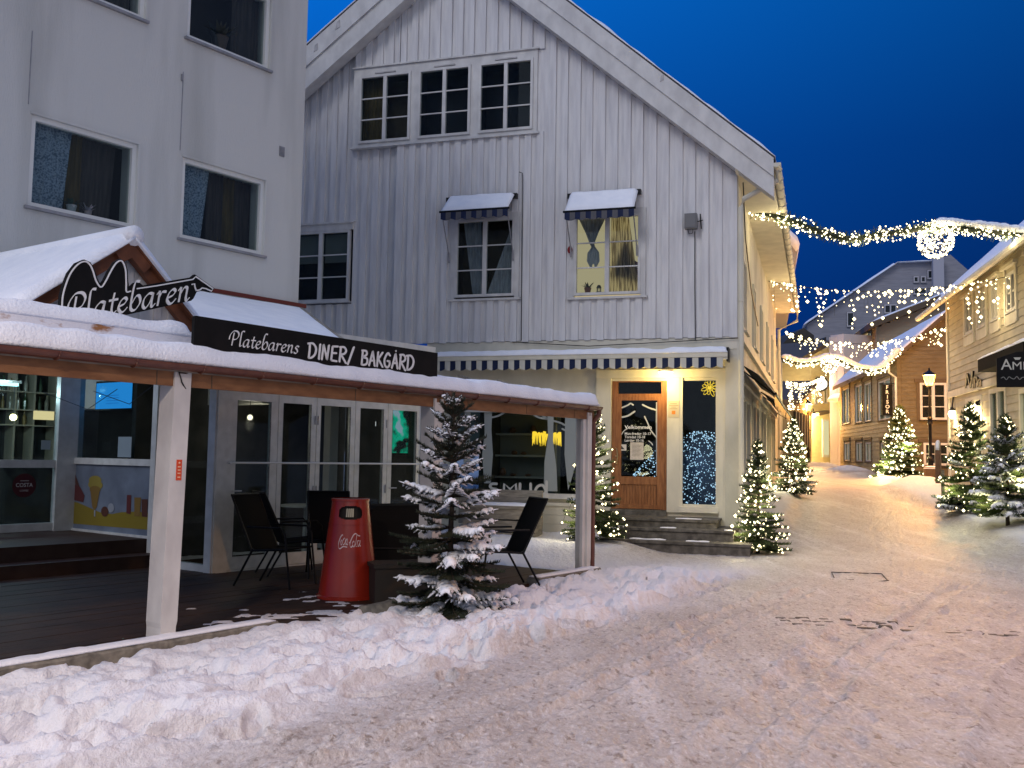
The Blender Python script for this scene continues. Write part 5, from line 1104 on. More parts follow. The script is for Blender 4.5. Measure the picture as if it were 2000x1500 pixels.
# window bench / base box under the wide shop window
bx=thing('window_box','horizontally boarded pale plinth box under the wide shop window','plinth',G.p(sw[1]-.5,0,.2)); a_=G.uz(1042,1010,.35)[0]; b__=sw[1]+.3; q=MB()
zt5=G.uz(1100,984,.3)[1]; zb5=G.uz(1100,1043,.35)[1]
for k in range(3): q.box(G,a_-3,b__,zb5+(zt5-.04-zb5)*k/3+.004,zb5+(zt5-.04-zb5)*(k+1)/3,gf+.02,.33)
q.box(G,a_-3,b__+.02,zt5-.04,zt5,gf+.02,.36); q.build('boards',cream,bx); q=MB(); q.box(G,a_-3,b__-.03,-.1,zb5,gf+.02,.27); q.build('base',darktrim,bx)
# ----- street side of the gable house -----
zsE=er_[1]; ze=zin(0)-.02
q=MB(); SL=16.8
sh_=[(1.2+i*3.0,2.0+i*3.0,3.95,5.35) for i in range(5)]
shg=[(1.0,3.4,.75,2.75),(4.1,6.6,.85,2.8),(7.3,9.6,.9,2.85),(10.4,12.4,1.0,2.9),(13.2,15.6,1.1,2.95)]
wall_v(q,S,.012,SL,.0,ze,sh_+shg,-.2,0)
q.box(S,.0,.12,.2,ze,0,.03); q.build('side_wall',M('side_paint',(.60,.57,.47),.7,(.42,.40,.32),1.2,(1,1,.6),.4,12,lo=.4,hi=.7),gh)
for r in sh_: window(gh,S,r,-.02,2,3,.07,.08,.02,cream,darkb,.4,proud=.06,sillw=.06,sashm=cream)
for r in shg: window(gh,S,r,-.04,2,1,.09,.12,.02,cream,darkb,.5,proud=.06,sillw=.06,sashm=cream)
q=MB(); q.box(S,0.05,SL,cb-.0,cb+.18,0,.07); q.box(S,.05,SL,2.95,3.1,0,.06); q.build('side_cornice',cream,gh)
so_=.62
zg=zout(ue)-.12
q=MB(); q.box(S,-.3,SL+.1,ze-.02,ze+.02,-.0,so_); q.box(S,-.3,SL+.1,ze,zg+.02,so_-.05,so_); q.build('soffit',cream,gh)
q=MB(); n=9; prof=[(math.cos(math.pi*(1+i/8))*.075,math.sin(math.pi*(1+i/8))*.075) for i in range(9)]
vs=[];fs=[]
for k,m in enumerate((1,.9)):
    for u in (-.36,SL+.2):
        for a_,b__ in prof: vs.append(S.p(u,zg+b__*m,so_+.08+a_*m))
for i in range(8): fs+=[(i,9+i,10+i,i+1),(18+i,19+i,28+i,27+i)]
fs+=[(0,18,27,9),(8,17,35,26),tuple(range(9))]
q.add(vs,fs)
u=0
while u<SL: q.tube([S.p(u,zg+b__*1.08,so_+.08+a_*1.08) for a_,b__ in prof],.009,4); u+=.6
q.build('gutter',cream,gh)
q=MB(); q.tube([S.p(-.12,zg-.05,so_+.08),S.p(-.12,zg-.25,so_+.08),S.p(.02,ze-.45,.12),S.p(.03,ze-.6,.07),S.p(.03,.35,.07),S.p(.05,.28,.12)],.05,10)
for z in (1.3,2.6,4.3): q.tube([S.p(.03,z,.07),S.p(.03,z+.05,.07)],.06,8)
q.build('downpipe',cream,gh)
q=MB(); q.tube([S.p(SL+.1,zg-.05,so_+.08),S.p(SL+.1,zg-.35,so_+.08),S.p(SL+.0,ze-.6,.1),S.p(SL,1.0,.1)],.05,8); q.build('downpipe',cream,gh)
# dark side awnings
for k,(u0,u1) in enumerate(((.7,6.8),(7.2,16.2))):
    t=thing('side_awning',('near','far')[k]+' drooping black awning along the street side of the gable house','awning',S.p((u0+u1)/2,2.9,.3),'black awnings along the street side')
    q=MB(); zA=(3.25,3.2)[k]; zB=(2.72,2.75)[k]; vs=[];fs=[]; n=30
    for i in range(n+1):
        u=u0+(u1-u0)*i/n; s=.05*math.sin(i*1.7)+.03*math.sin(i*.9)
        for (z,w) in ((zA,.04),(zA-.18+s*.3,.32),(zB+s*.5,.62),(zB-.20+s,.60)): vs.append(S.p(u,z,w))
    for i in range(n):
        for j in range(3): fs.append((i*4+j,(i+1)*4+j,(i+1)*4+j+1,i*4+j+1))
    q.add(vs,fs); q.build('fabric',M('awning_black',(.012,.014,.012),.5,spec=.4),t,smooth=True)
    q=MB(); q.bar(S.p(u0,zB,.63),S.p(u1,zB,.63),.025); q.build('rail',blackm,t)
    for uu in (u0+.3,u1-.3): q=MB(); q.bar(S.p(uu,zA-.1,.05),S.p(uu,zB,.60),.014); q.build('arm',blackm,t)
q=MB(); q.tube([S.p(.2,ze-.1,.1),S.p(1.0,ze-.9,.08),S.p(3.2,5.0,.05),S.p(5.5,4.6,.05)],.012,5); tag(q.build('wall_cable',cablem,loc=S.p(.2,ze,.1)),'sagging black cable along the street side wall under the eaves','cable','cables on the gable wall')
# ================= street buildings =================
def block(name,label,F,L,Wd,z0,ze,zr,ridge='u',wm=None,rm=None,over=.35,sn=.12,fl=True,laps=True,pitch=.19,holes=(),fz=.16,fm=None,ov2=None):
    t=thing(name,label,'building',F.p(L/2,z0,-Wd/2)); q=MB(); rm=rm or tile; fm=fm or darktrim
    if ridge=='u':
        wall_v(q,F,0,L,z0,ze,holes,-.2,0); q.box(F,0,L,z0,ze,-Wd,-Wd+.1)
        for u0,u1 in ((0,.12),(L-.12,L)):
            Q=Frame(F.p(u0,0,0),(-F.n.x,-F.n.y)) # u runs backwards
            vs=[F.p(u0,z0,-.2),F.p(u0,z0,-Wd+.1),F.p(u0,ze,-Wd+.1),F.p(u0,zr,-Wd/2),F.p(u0,ze,-.2)]
            v2=[F.p(u1,z0,-.2),F.p(u1,z0,-Wd+.1),F.p(u1,ze,-Wd+.1),F.p(u1,zr,-Wd/2),F.p(u1,ze,-.2)]
            q.add(vs+v2,[(0,1,2,3,4),(9,8,7,6,5)]+[(i,(i+1)%5,5+(i+1)%5,5+i) for i in range(5)])
        slopes=[(0,ze,-Wd/2,zr),(-Wd,ze,-Wd/2,zr)]
    else:
        f=lambda u:ze+(zr-ze)*(1-abs(u-L/2)/(L/2))
        wall_v(q,F,0,L,z0,f,holes,-.2,0,cuts=[L/2])
        q.box(F,0,.2,z0,ze,-Wd,-.2); q.box(F,L-.2,L,z0,ze,-Wd,-.2)
    if laps:
        if ridge=='u': lap(q,F,0,L,z0,ze,holes,0,pitch)
        else:
            k=(L/2)/(zr-ze); lap(q,F,0,L,z0,zr-.01,holes,0,pitch,ul=lambda z:max(0,(z-ze)*k),ur=lambda z:L-max(0,(z-ze)*k))
    q.build('wall',wm,t)
    o2=over if ov2 is None else ov2; q=MB(); s=MB(); fa=MB(); sl=(zr-ze)/((Wd if ridge=='u' else L)/2)
    for k in (0,1):
        if ridge=='u':
            w0=(over,-Wd-over)[k]; ez=ze-sl*over; A1,B1,C1,D1=F.p(-o2,ez,w0),F.p(L+o2,ez,w0),F.p(L+o2,zr,-Wd/2),F.p(-o2,zr,-Wd/2)
        else:
            u0=(-over,L+over)[k]; ez=ze-sl*over; A1,B1,C1,D1=F.p(u0,ez,o2),F.p(u0,ez,-Wd),F.p(L/2,zr,-Wd),F.p(L/2,zr,o2)
        up=Vector((0,0,fz)); vs=[A1,B1,C1,D1]; q.add([v-Vector((0,0,0)) for v in vs]+[v+up for v in vs],[(3,2,1,0),(4,5,6,7),(0,1,5,4),(1,2,6,5),(2,3,7,6),(3,0,4,7)])
        snow_slab(s,A1+up,B1+up,C1+up,D1+up,sn,36,8,.03,1.2,.15)
    q.build('roof',fm,t); s.build('snow',snow,t,smooth=True)
    return t
def pr(F,l,t_,r,b,w=0): return F.rect(l,t_,r,b,w)
# tan house with the hairdresser sign
TF_=Frame((18.25,54),(15.9-18.25,40-54)); TL=math.hypot(2.35,14)
ze=TF_.uz(1745,703)[1]; TG=Frame((15.9,40),(-TF_.n.x,-TF_.n.y)); apu,apz=TG.uz(1853,612)
lit=EM('curtain_lit',(.95,.85,.62),.55)
lit2=EM('pale_curtain_lit',(.80,.74,.58),.42)
tw=[pr(TF_,*r) for r in ((1646,758,1660,828),(1671,752,1685,825),(1689,748,1703,823),(1716,742,1741,820),(1650,864,1661,900),(1673,864,1685,901),(1691,864,1703,901),(1721,865,1733,899))]
tb=block('tan_house','tan boarded house with dark-trimmed windows and the vertical FRISOR sign',TF_,TL,apu*2,.2,ze,apz,'u',tan,tile,over=.35,holes=tw,ov2=.30,fz=.2)
for r in tw: window(tb,TF_,r,-.02,2,1,.06,.07,.02,trim,lit2,.3,proud=.03,sillw=.08,sashm=darktrim)
for r in tw: q=MB(); a,b_,c2_,d_=r; q.box(TF_,a-.1,a,c2_-.05,d_+.1,0,.05); q.box(TF_,b_,b_+.1,c2_-.05,d_+.1,0,.05); q.box(TF_,a-.14,b_+.14,d_+.1,d_+.24,0,.08); q.build('window_surround',darktrim,tb)
gw_=[pr(TG,*r) for r in ((1796,748,1848,820),(1803,865,1853,909))]
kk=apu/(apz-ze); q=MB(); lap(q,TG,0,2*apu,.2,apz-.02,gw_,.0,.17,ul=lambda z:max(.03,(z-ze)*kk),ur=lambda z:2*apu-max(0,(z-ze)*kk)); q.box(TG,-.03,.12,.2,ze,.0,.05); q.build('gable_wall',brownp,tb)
for r,l_ in zip(gw_,(1,0)):
    window(tb,TG,r,.07,2,3 if l_ else 2,.09,.12,.035,trim,dark,.055,proud=.03,sillw=.08,sashm=darktrim)
for r in gw_: q=MB(); a,b_,c2_,d_=r; q.box(TG,a-.12,a,c2_-.08,d_+.02,.02,.06); q.box(TG,b_,b_+.12,c2_-.08,d_+.02,.02,.06); q.box(TG,a-.2,b_+.2,d_+.02,d_+.17,.02,.1); q.build('window_surround',darktrim,tb)
q=MB(); q.tube([TG.p(-.35,ze-.15,.1),TG.p(-.35,ze-.6,.1),TG.p(-.08,ze-.8,.08),TG.p(-.08,.8,.08)],.05,8); q.build('downpipe',trim,tb)
sg2=thing('hanging_sign','vertical black sign with white letters FRISOR on the tan house','sign',TF_.p(TL-1.2,2.6,.4)); 
c=TF_.pp(1731,780,.4); SG=Frame((c.x,c.y),(.97,-.24)); a,b_,c2_,d_=SG.rect(1723,751,1743,811,0); q=MB(); q.box(SG,a,b_,c2_,d_,-.04,.04); q.build('panel',black,sg2); q=MB()
for i,ch in enumerate('FRISOR'): put_text(q,ch,SG,(a+b_)/2,d_-(d_-c2_)*(.145+.158*i),.05,.15,bold=.02,center=True)
q.build('lettering',white,sg2); q=MB(); q.bar(SG.p(a-.1,d_+.03,0),SG.p(b_+.3,d_+.03,0),.02); q.bar(SG.p(a-.1,c2_-.03,0),SG.p(b_+.3,c2_-.03,0),.02); q.build('bracket',blackm,sg2)
star_lamp('white pointed paper star hanging in the low window by the lamp post',1823,884,.1,.42,EM('star_white',(.9,1,.75),1.2),ax=TG.pp(1823,884,-.12))
# second boarded house behind
UF=Frame((23.9,72),(21.1-23.9,56-72)); UL=math.hypot(2.8,16); uze=UF.uz(1712,638)[1]; UG=Frame((21.1,56),(-UF.n.x,-UF.n.y)); a2=UG.uz(1875,574)
uw=[pr(UF,*r) for r in ((1673,655,1682,706),(1690,650,1702,700),(1655,662,1664,708))]
ub=block('boarded_house','grey-tan boarded house with dark bargeboard rising behind the tan house',UF,UL,a2[0]*2,1,uze,a2[1],'u',tan,tile,over=.5,holes=uw,ov2=.6,fz=.35)
for r in uw: window(ub,UF,r,-.02,2,1,.07,.07,.02,trim,lit2,.3,proud=.03,sashm=trim)
q=MB(); q.box(UF,UL-.25,UL+.05,1,uze,0,.06); kk2=a2[0]/(a2[1]-uze); lap(q,UG,0,2*a2[0],1,a2[1]-.02,[],0,.2,ul=lambda z:max(.0,(z-uze)*kk2),ur=lambda z:2*a2[0]-max(0,(z-uze)*kk2)); q.build('corner_board',M('greytan',(.26,.22,.155),.7),ub)
# big white house at the back
VF=Frame((24.2,80),(1,-.25)); vp=[VF.uz(*p) for p in ((1576,634),(1752,514),(1822,511),(1856,497),(1905,540),(1905,760),(1585,760),(1583,640))]
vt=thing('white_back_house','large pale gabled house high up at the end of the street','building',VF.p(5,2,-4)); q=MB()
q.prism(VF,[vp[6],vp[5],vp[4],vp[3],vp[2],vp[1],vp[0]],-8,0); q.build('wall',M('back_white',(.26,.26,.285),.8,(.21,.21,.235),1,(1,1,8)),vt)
q=MB(); snow_slab(q,VF.p(vp[0][0]-.3,vp[0][1]-.1,.5),VF.p(vp[1][0],vp[1][1],.5),VF.p(vp[1][0],vp[1][1],-8),VF.p(vp[0][0]-.3,vp[0][1]-.1,-8),.25,30,10,.04,.8,.2); snow_slab(q,VF.p(vp[1][0],vp[1][1],.5),VF.p(vp[2][0],vp[2][1],.5),VF.p(vp[2][0],vp[2][1],-8),VF.p(vp[1][0],vp[1][1],-8),.2,20,10,.04,.8,.2); q.build('snow',snow,vt,smooth=True)
for i,r in enumerate(((1654,610,1668,638),(1727,595,1751,612),(1784,540,1794,552),(1798,540,1808,552),(1811,528,1821,545),(1784,562,1810,575))):
    window(vt,VF,pr(VF,*r),.06,1 if i!=1 else 2,1,.08,.1,.02,M('back_frame',(.45,.44,.46),.7),darkb,.05,proud=.05)
q=MB(); a,b_=VF.uz(1820,550,.2)[0],VF.uz(1841,550,.2)[0]; q.box(VF,a,b_,VF.uz(1830,600,.2)[1],VF.uz(1830,505,.2)[1],0,.9); q.build('chimney',M('chim',(.36,.36,.40),.8),vt)
# yellow lit building with clock, narrow grey house, shuttered house
WF=Frame(atY(1583,880,60).xy,(atY(1622,880,62).x-atY(1583,880,60).x,2)); wq=[WF.uz(*p) for p in ((1583,1000),(1622,1000),(1622,676),(1583,694))]
wt=thing('lit_house','warm yellow-lit narrow house carrying a round clock at the street bend','building',WF.p(.6,1.3,-2)); q=MB(); q.prism(WF,wq,-6,0); q.build('wall',M('yellow_wall',(.66,.56,.30),.7,(.58,.48,.26),2,(1,1,3)),wt)
q=MB(); a=WF.uz(1566,706,.5); b_=WF.uz(1624,672,.5); q.prism(WF,[a,b_,(b_[0],b_[1]+.25),(a[0],a[1]+.25)],-6,.5); q.build('roof',darktrim,wt); 
for r,g in (((1590,745,1595,790),1),((1608,740,1614,788),1),((1600,765,1604,788),1)): window(wt,WF,pr(WF,*r),.03,1,1,.05,.05,.02,trim,lit,.05,proud=.04,sill=False)
q=MB(); a,b_,c2_,d_=pr(WF,1606,822,1616,893); q.box(WF,a-.08,b_+.08,c2_,d_+.1,0,.08); o=q.build('door',trim,wt); q=MB(); q.box(WF,a,b_,c2_+.15,d_,.082,.10); q.build('lit_pane',EM('door_lit',(.95,.85,.45),.75),o)
q=MB(); a,b_,c2_,d_=pr(WF,1594,800,1621,812,.5); q.prism(WF,[(a,c2_-.05),(b_,d_-.15),(b_,d_),(a,c2_+.15)],.0,.7); q.build('porch_roof',darktrim,wt)
cl=thing('street_clock','round white lit clock hanging from the yellow-lit house','clock',WF.pp(1603,750,.9)); c=WF.pp(1603,750,.9); q=MB(); CF=Frame((c.x,c.y),(.96,-.28)); rc=.40
q.add([CF.p(rc*math.cos(k*math.pi/16),c.z+rc*math.sin(k*math.pi/16),.06) for k in range(32)],[tuple(range(32))]); q.build('face',EM('clock_face',(1,.97,.90),1.5),cl); plight(c-Vector((.3,.9,0)),(1,.85,.5),200,.3,parent=cl)
q=MB(); q.tube([CF.p(rc*1.03*math.cos(k*math.pi/16),c.z+rc*1.03*math.sin(k*math.pi/16),.03) for k in range(33)],.06,6); q.add([CF.p(rc*math.cos(k*math.pi/16),c.z+rc*math.sin(k*math.pi/16),-.08) for k in range(31,-1,-1)],[tuple(range(32))]); q.build('rim',blackm,cl)
q=MB(); q.bar(CF.p(0,c.z,.08),CF.p(.10,c.z+.18,.08),.018); q.bar(CF.p(0,c.z,.08),CF.p(-.24,c.z-.05,.08),.013); q.build('hands',blackm,cl); q=MB(); q.bar(CF.p(rc,c.z+.1,0),CF.p(rc+.5,c.z+.1,0),.03); q.bar(CF.p(rc,c.z-.1,0),CF.p(rc+.5,c.z-.1,0),.03); q.build('bracket',blackm,cl)
XF=Frame(atY(1622,880,58).xy,(atY(1643,880,57).x-atY(1622,880,58).x,-1)); wq=[XF.uz(*p) for p in ((1622,1000),(1648,1000),(1648,652),(1622,655))]
xt=thing('narrow_house','narrow grey boarded house between the yellow-lit house and the tan house','building',XF.p(.3,1.3,-2)); q=MB(); q.prism(XF,wq,-5,0); 
for k in range(6): q.box(XF,.02+k*.12,.08+k*.12,.8,wq[3][1]-.1,0,.03)
q.build('wall',M('narrow_grey',(.50,.49,.50),.8),xt); q=MB(); a=XF.uz(1622,768,.3); q.box(XF,a[0],a[0]+1,a[1]-.5,a[1]-.35,0,.5); q.build('canopy',trim,xt)
q=MB(); snow_slab(q,XF.p(a[0],a[1]-.35,.5),XF.p(a[0]+1,a[1]-.35,.5),XF.p(a[0]+1,a[1]-.1,0),XF.p(a[0],a[1]-.1,0),.12,10,5,.02,2); q.build('snow',snow,xt,smooth=True)
YF=Frame(atY(1545,880,50).xy,(atY(1584,880,57).x-atY(1545,880,50).x,7)); yq=[YF.uz(*p) for p in ((1540,1000),(1585,1000),(1585,762),(1552,782),(1540,790))]
yt=thing('shuttered_house','low dark house with tall pale slatted openings left of the lit house','building',YF.p(1,1.2,-1)); q=MB(); q.prism(YF,yq,-3,0); q.build('wall',M('ochre_wall',(.30,.24,.12),.8),yt)  # one plain dull ochre wall colour
q=MB(); a,b_,c2_,d_=pr(YF,1550,808,1582,873); q.box(YF,a,b_,c2_,d_,.0,.05); q.build('opening',dark,yt); slm=M('slat',(.55,.52,.45),.6)
for k in range(6): q=MB(); u=a+(b_-a)*(k+.5)/6; q.box(YF,u-.05,u+.05,c2_,d_,.052,.09); q.build('slat',slm,yt)
q=MB(); a=YF.uz(1548,790,.3); b_=YF.uz(1586,752,.3); q.prism(YF,[(a[0],a[1]),(b_[0],b_[1]),(b_[0],b_[1]+.25),(a[0],a[1]+.25)],-3,.6); q.build('roof',darktrim,yt)
# next house on the left with overhanging snowy dormer
NFr=S.shift(SL+.4,-.25); nz=NFr.uz(1545,480,.9)
nt_=thing('neighbour_house','next house on the left with a snowy overhanging gable beyond the gutter','building',NFr.p(5,.8,-3)); q=MB(); q.box(NFr,0,13,.3,6.2,-6,0); q.build('wall',M('nb_wall',(.50,.44,.30),.7),nt_)
q=MB(); c=atY(1541,520,36.5); DF=Frame((c.x,c.y),(.97,-.25))
pts=[DF.uz(*p) for p in ((1500,600),(1543,600),(1545,530),(1558,492),(1560,478),(1520,440),(1480,440))]; q.prism(DF,pts,-6,-.4)
q.build('dormer',M('dorm',(.36,.30,.22),.7),nt_); q=MB(); pts=[DF.uz(*p) for p in ((1490,445),(1532,455),(1556,488),(1562,476),(1557,462),(1533,440),(1490,430))]; q.prism(DF,pts,-6,0); q.build('snow',snow,nt_,smooth=True)
q=MB(); pts=[DF.uz(*p) for p in ((1500,700),(1534,700),(1536,640),(1538,560),(1500,560))]
# dark roofs and hill beyond
hl=thing('dark_roof_house','dark-roofed house rising behind the street bend on the left','building',atY(1560,640,66)); q=MB(); HF=Frame(atY(1540,700,66).xy,(1,.05)); q.prism(HF,[HF.uz(*p) for p in ((1500,900),(1590,900),(1590,655),(1570,640),(1545,655),(1500,700))],-5,0); q.build('wall',M('darkh',(.05,.045,.04),.8),hl)
q=MB(); a=HF.uz(1545,740,.3); b_=HF.uz(1602,676,.3); q.prism(HF,[a,b_,(b_[0],b_[1]+.5),(a[0],a[1]+.5)],-4,1.4); q.build('roof',M('darkroof',(.03,.028,.025),.8),hl)
q=MB(); n=40; vs=[];fs=[]
for i in range(n+1):
    x=-60+160*i/n; h=13+6*math.exp(-((x-36)/9)**2)+2*mn.noise((x*.2,0,0)); vs+=[(x,150,-5),(x,152,h),(x,180,h)]
for i in range(n): fs+=[(i*3,(i+1)*3,(i+1)*3+1,i*3+1),(i*3+1,(i+1)*3+1,(i+1)*3+2,i*3+2)]
q.add(vs,fs); tag(q.build('hill',M('hill',(.02,.03,.03),.9)),kind='structure')
# right-hand building
RLn=15; rze=RB.uz(1875,560)[1]; 
def rr4(x0,t0,b0,x1,t1,b1):
    p=RB.uz(x0,t0),RB.uz(x1,t1),RB.uz(x0,b0),RB.uz(x1,b1); u=sorted((p[0][0],p[1][0])); return (u[0],u[1],(p[2][1]+p[3][1])/2,(p[0][1]+p[1][1])/2)
rw_=[rr4(1886,600,662,1901,586,652),rr4(1911,580,645,1926,566,636),rr4(1937,556,628,1951,542,616),rr4(1966,530,612,1984,512,598)]
ww=rw_[0][1]-rw_[0][0]; 
print('RB',rze,rw_)
zt_m=sum(r[3] for r in rw_)/4; zb_m=sum(r[2] for r in rw_)/4; rw_=[(r[0],r[1],zb_m,zt_m) for r in rw_]; rw_+=[(rw_[-1][1]+1.1+i*2.2,rw_[-1][1]+2.1+i*2.2,zb_m,zt_m) for i in range(2)]
rd=[pr(RB,1888,775,1920,905),pr(RB,1935,756,1968,960),(7.6,9.2,.3,3.3),(10,12.5,.3,3.3)]
rb_=block('right_house','cream boarded shop house with tall upper windows on the right side','' and None or RB,RLn,9,.0,rze,rze+4.2,'u',creamp,tile,over=.75,holes=rw_+rd[:2],ov2=.2,fz=.12,fm=cream,pitch=.2) if False else block('right_house','cream boarded shop house with tall upper windows on the right side',RB,RLn,9,.0,rze,rze+4.2,'u',creamp,tile,over=.75,holes=rw_+rd,ov2=.2,fz=.12,fm=cream,pitch=.2)
for r in rw_: window(rb_,RB,r,-.02,2,2,.08,.09,.05,trim,M('rb_room',(.10,.10,.10),.8),.3,proud=.05,sashm=trim)
for r in rw_: q=MB(); a,b_,c2_,d_=r; q.box(RB,a-.14,a,c2_-.3,d_+.12,0,.05); q.box(RB,b_,b_+.14,c2_-.3,d_+.12,0,.05); q.box(RB,a,b_,c2_-.32,c2_-.05,.0,.045); q.box(RB,a-.2,b_+.2,d_+.12,d_+.2,0,.12); q.build('window_surround',cream,rb_)
for k,r in enumerate(rd):
    window(rb_,RB,r,-.02,2,1,.12,.12,.02,cream,M('shop_dim',(.30,.30,.20),.8),.5,proud=.05,sill=False)
q=MB(); q.box(RB,-.03,.16,0,rze,0,.06); q.box(RB,0,RLn,rd[0][3]+.15,rd[0][3]+.35,.0,.08); q.build('corner_board',cream,rb_)
q=MB(); sl_=4.2/4.5; ez=rze-sl_*.75; q.tube([RB.p(-.3,ez+.03,.84),RB.p(RLn,ez+.03,.84)],.08,8); q.build('gutter',cream,rb_)
# AMICI projecting sign
c=RB.pp(1948,724,1.75); YA=c.y; SA=Frame((c.x,c.y),(.96,-.28)); a,b_,c2_,d_=SA.rect(1947,697,2004,756); b_=a+1.55
am=thing('projecting_sign','black projecting sign with the letters AMICI at the right edge','sign',SA.p((a+b_)/2,c2_,0)); q=MB()
q.prism(SA,[(a,c2_),(b_,c2_),(b_,d_+.1),(a+.35,d_+.1),(a,d_-.03)],-.06,0); q.build('panel',black,am)
q=MB(); put_text(q,'A',SA,a+.07,c2_+.33,.008,.21,width=.19,bold=.0); put_text(q,'MICI',SA,a+.27,c2_+.33,.008,.155,width=.44,bold=.0)
q.add([SA.p(a+.29+x,c2_+y,.008) for x,y in ((0,.56),(.13,.56),(.10,.515),(.03,.515))],[(0,1,2,3)]); q.build('lettering',M('am_letters',(.50,.49,.42),.6),am)
q=MB(); pen_stroke(q,[(a+.07+i*.045,c2_+.17+.03*math.sin(i*2.4)) for i in range(12)],.012,lambda x,y,k:SA.p(x,y,.006+k),None,True,.002); q.build('script_line',M('am_dim',(.22,.22,.20),.6),am)
aw2=thing('black_fascia_awning','folded black awning with snow above the shop on the right','awning',RB.pp(1935,700,.3)); q=MB(); ua_=RB.uz(1918,715,.35); ub_=RB.uz(1946,690,.35); q.box(RB,ua_[0],ub_[0]+2.6,ua_[1]-.16,ua_[1]+.16,.02,.45); q.build('cassette',plant_black,aw2); q=MB(); snow_slab(q,RB.p(ua_[0],ua_[1]+.16,.46),RB.p(ub_[0]+2.6,ua_[1]+.16,.46),RB.p(ub_[0]+2.6,ua_[1]+.16,.03),RB.p(ua_[0],ua_[1]+.16,.03),.09,30,5,.03,2); q.build('snow',snow,aw2,smooth=True)
nn_=thing('wall_lettering','black slanting script letters Nina fixed to the cream boards','lettering',RB.pp(1900,745,.08)); q=MB()
pln=lambda x,y,k:(lambda z_:RB.p(z_[0],z_[1],.05+k))(RB.uz(x,y,.06))
for s_ in ([(1888,758),(1891,729)],[(1891,729),(1898,758)],[(1898,758),(1902,724)],[(1903,758),(1904,738)],[(1906,758),(1907,740),(1909,736),(1911,742),(1911,756)],[(1917,742),(1914,742),(1913,752),(1916,755),(1918,742),(1919,755)]): pen_stroke(q,s_,2.0,pln,None,len(s_)>3,.05)
q.build('letters',blackm,nn_)
# wall lamps on the right house
def wall_lamp(px,py,Y,lab,pw=60,rad=.11,arm=None):
    c=atY(px,py,Y); t=thing('wall_lamp',lab,'lamp',c); q=MB(); q.lathe(c-Vector((0,0,rad)),[(.03,0),(rad*.7,rad*.5),(rad,rad*1.2),(rad*.7,rad*1.9),(.03,rad*2.1)],10); q.build('globe',LG('lantern_glow',(1,.80,.40),3),t)
    q=MB(); q.lathe(c+Vector((0,0,rad)),[(rad*.9,0),(rad*.4,.06),(.02,.12)],8); 
    if arm is not None: q.tube([c+Vector((0,0,rad+.1)),c+Vector((0,0,rad+.2))+arm*.5,c+arm],.02,6)
    q.build('bracket',blackm,t); plight(c+(-arm.normalized()*.05 if arm is not None else Vector((0,0,0)))-Vector((0,0,.25)),(1,.72,.32),pw,.1,parent=t); return t
wall_lamp(1860,810,29.6,'left of the two small globe lamps beside the cream shop house corner',45,.13,Vector((.35,.5,.9)))
wall_lamp(1908,802,26.6,'right of the two small globe lamps above the lit fir trees',60,.13,-RB.n*.55+Vector((0,0,.15)))
wall_lamp(1590,812,59.2,'small yellow-glowing lamp fixed to the lit house under the clock',900,.13,Vector((.1,.7,.25)))
# street lamps
def street_lamp(px,py,Y,z0,lab,pw,head=.24,pole=True):
    c=atY(px,py,Y); t=thing('street_lamp',lab,'street lamp',(c.x,c.y,z0),'lit street lamps'); q=MB(); h=head
    q.lathe(c-Vector((0,0,h*.9)),[(h*.45,0),(h*.95,h*1.5),(h*.8,h*1.55)],6,cap=False); q.build('glass',LG('lamp_glass',(1,.50,.09),2.6),t)
    q=MB(); q.lathe(c+Vector((0,0,h*.65)),[(h*1.1,0),(h*.9,h*.25),(h*.35,h*.6),(h*.12,h*.75),(h*.16,h*.95),(.01,h*1.15)],6); q.lathe(c-Vector((0,0,h*1.05)),[(h*.2,0),(h*.5,h*.12),(h*.5,h*.16)],6)
    for k in range(6): a=k*math.pi/3; q.bar(c+Vector((h*.47*math.cos(a),h*.47*math.sin(a),-h*.9)),c+Vector((h*.98*math.cos(a),h*.98*math.sin(a),h*.6)),.012)
    q.build('lantern_frame',blackm,t)
    if pole:
        q=MB(); H=c.z-h*1.0-z0; q.lathe((c.x,c.y,z0),[(.16,0),(.16,.1),(.10,.2),(.09,.9),(.12,.95),(.055,1.05),(.05,H*.62),(.10,H*.63),(.06,H*.66),(.09,H*.68),(.045,H*.7),(.035,H)],12)
        q.bar((c.x-.22,c.y,z0+H*.66),(c.x+.22,c.y,z0+H*.66),.018); q.build('pole',blackm,t)
    plight(c-Vector((0,0,.0)),(1,.42,.08),pw,.32,parent=t)
    return t,c
lt,lc=street_lamp(1815,742,34,float(base_z(34)),'orange-glowing street lamp on a tall black pole before the tan house',2700)
lt2,lc2=street_lamp(1578,795,55.5,float(base_z(55.5)),'small orange street lamp glowing by the street bend on the left',1900,head=.27)
for o in (lt,lt2): pass
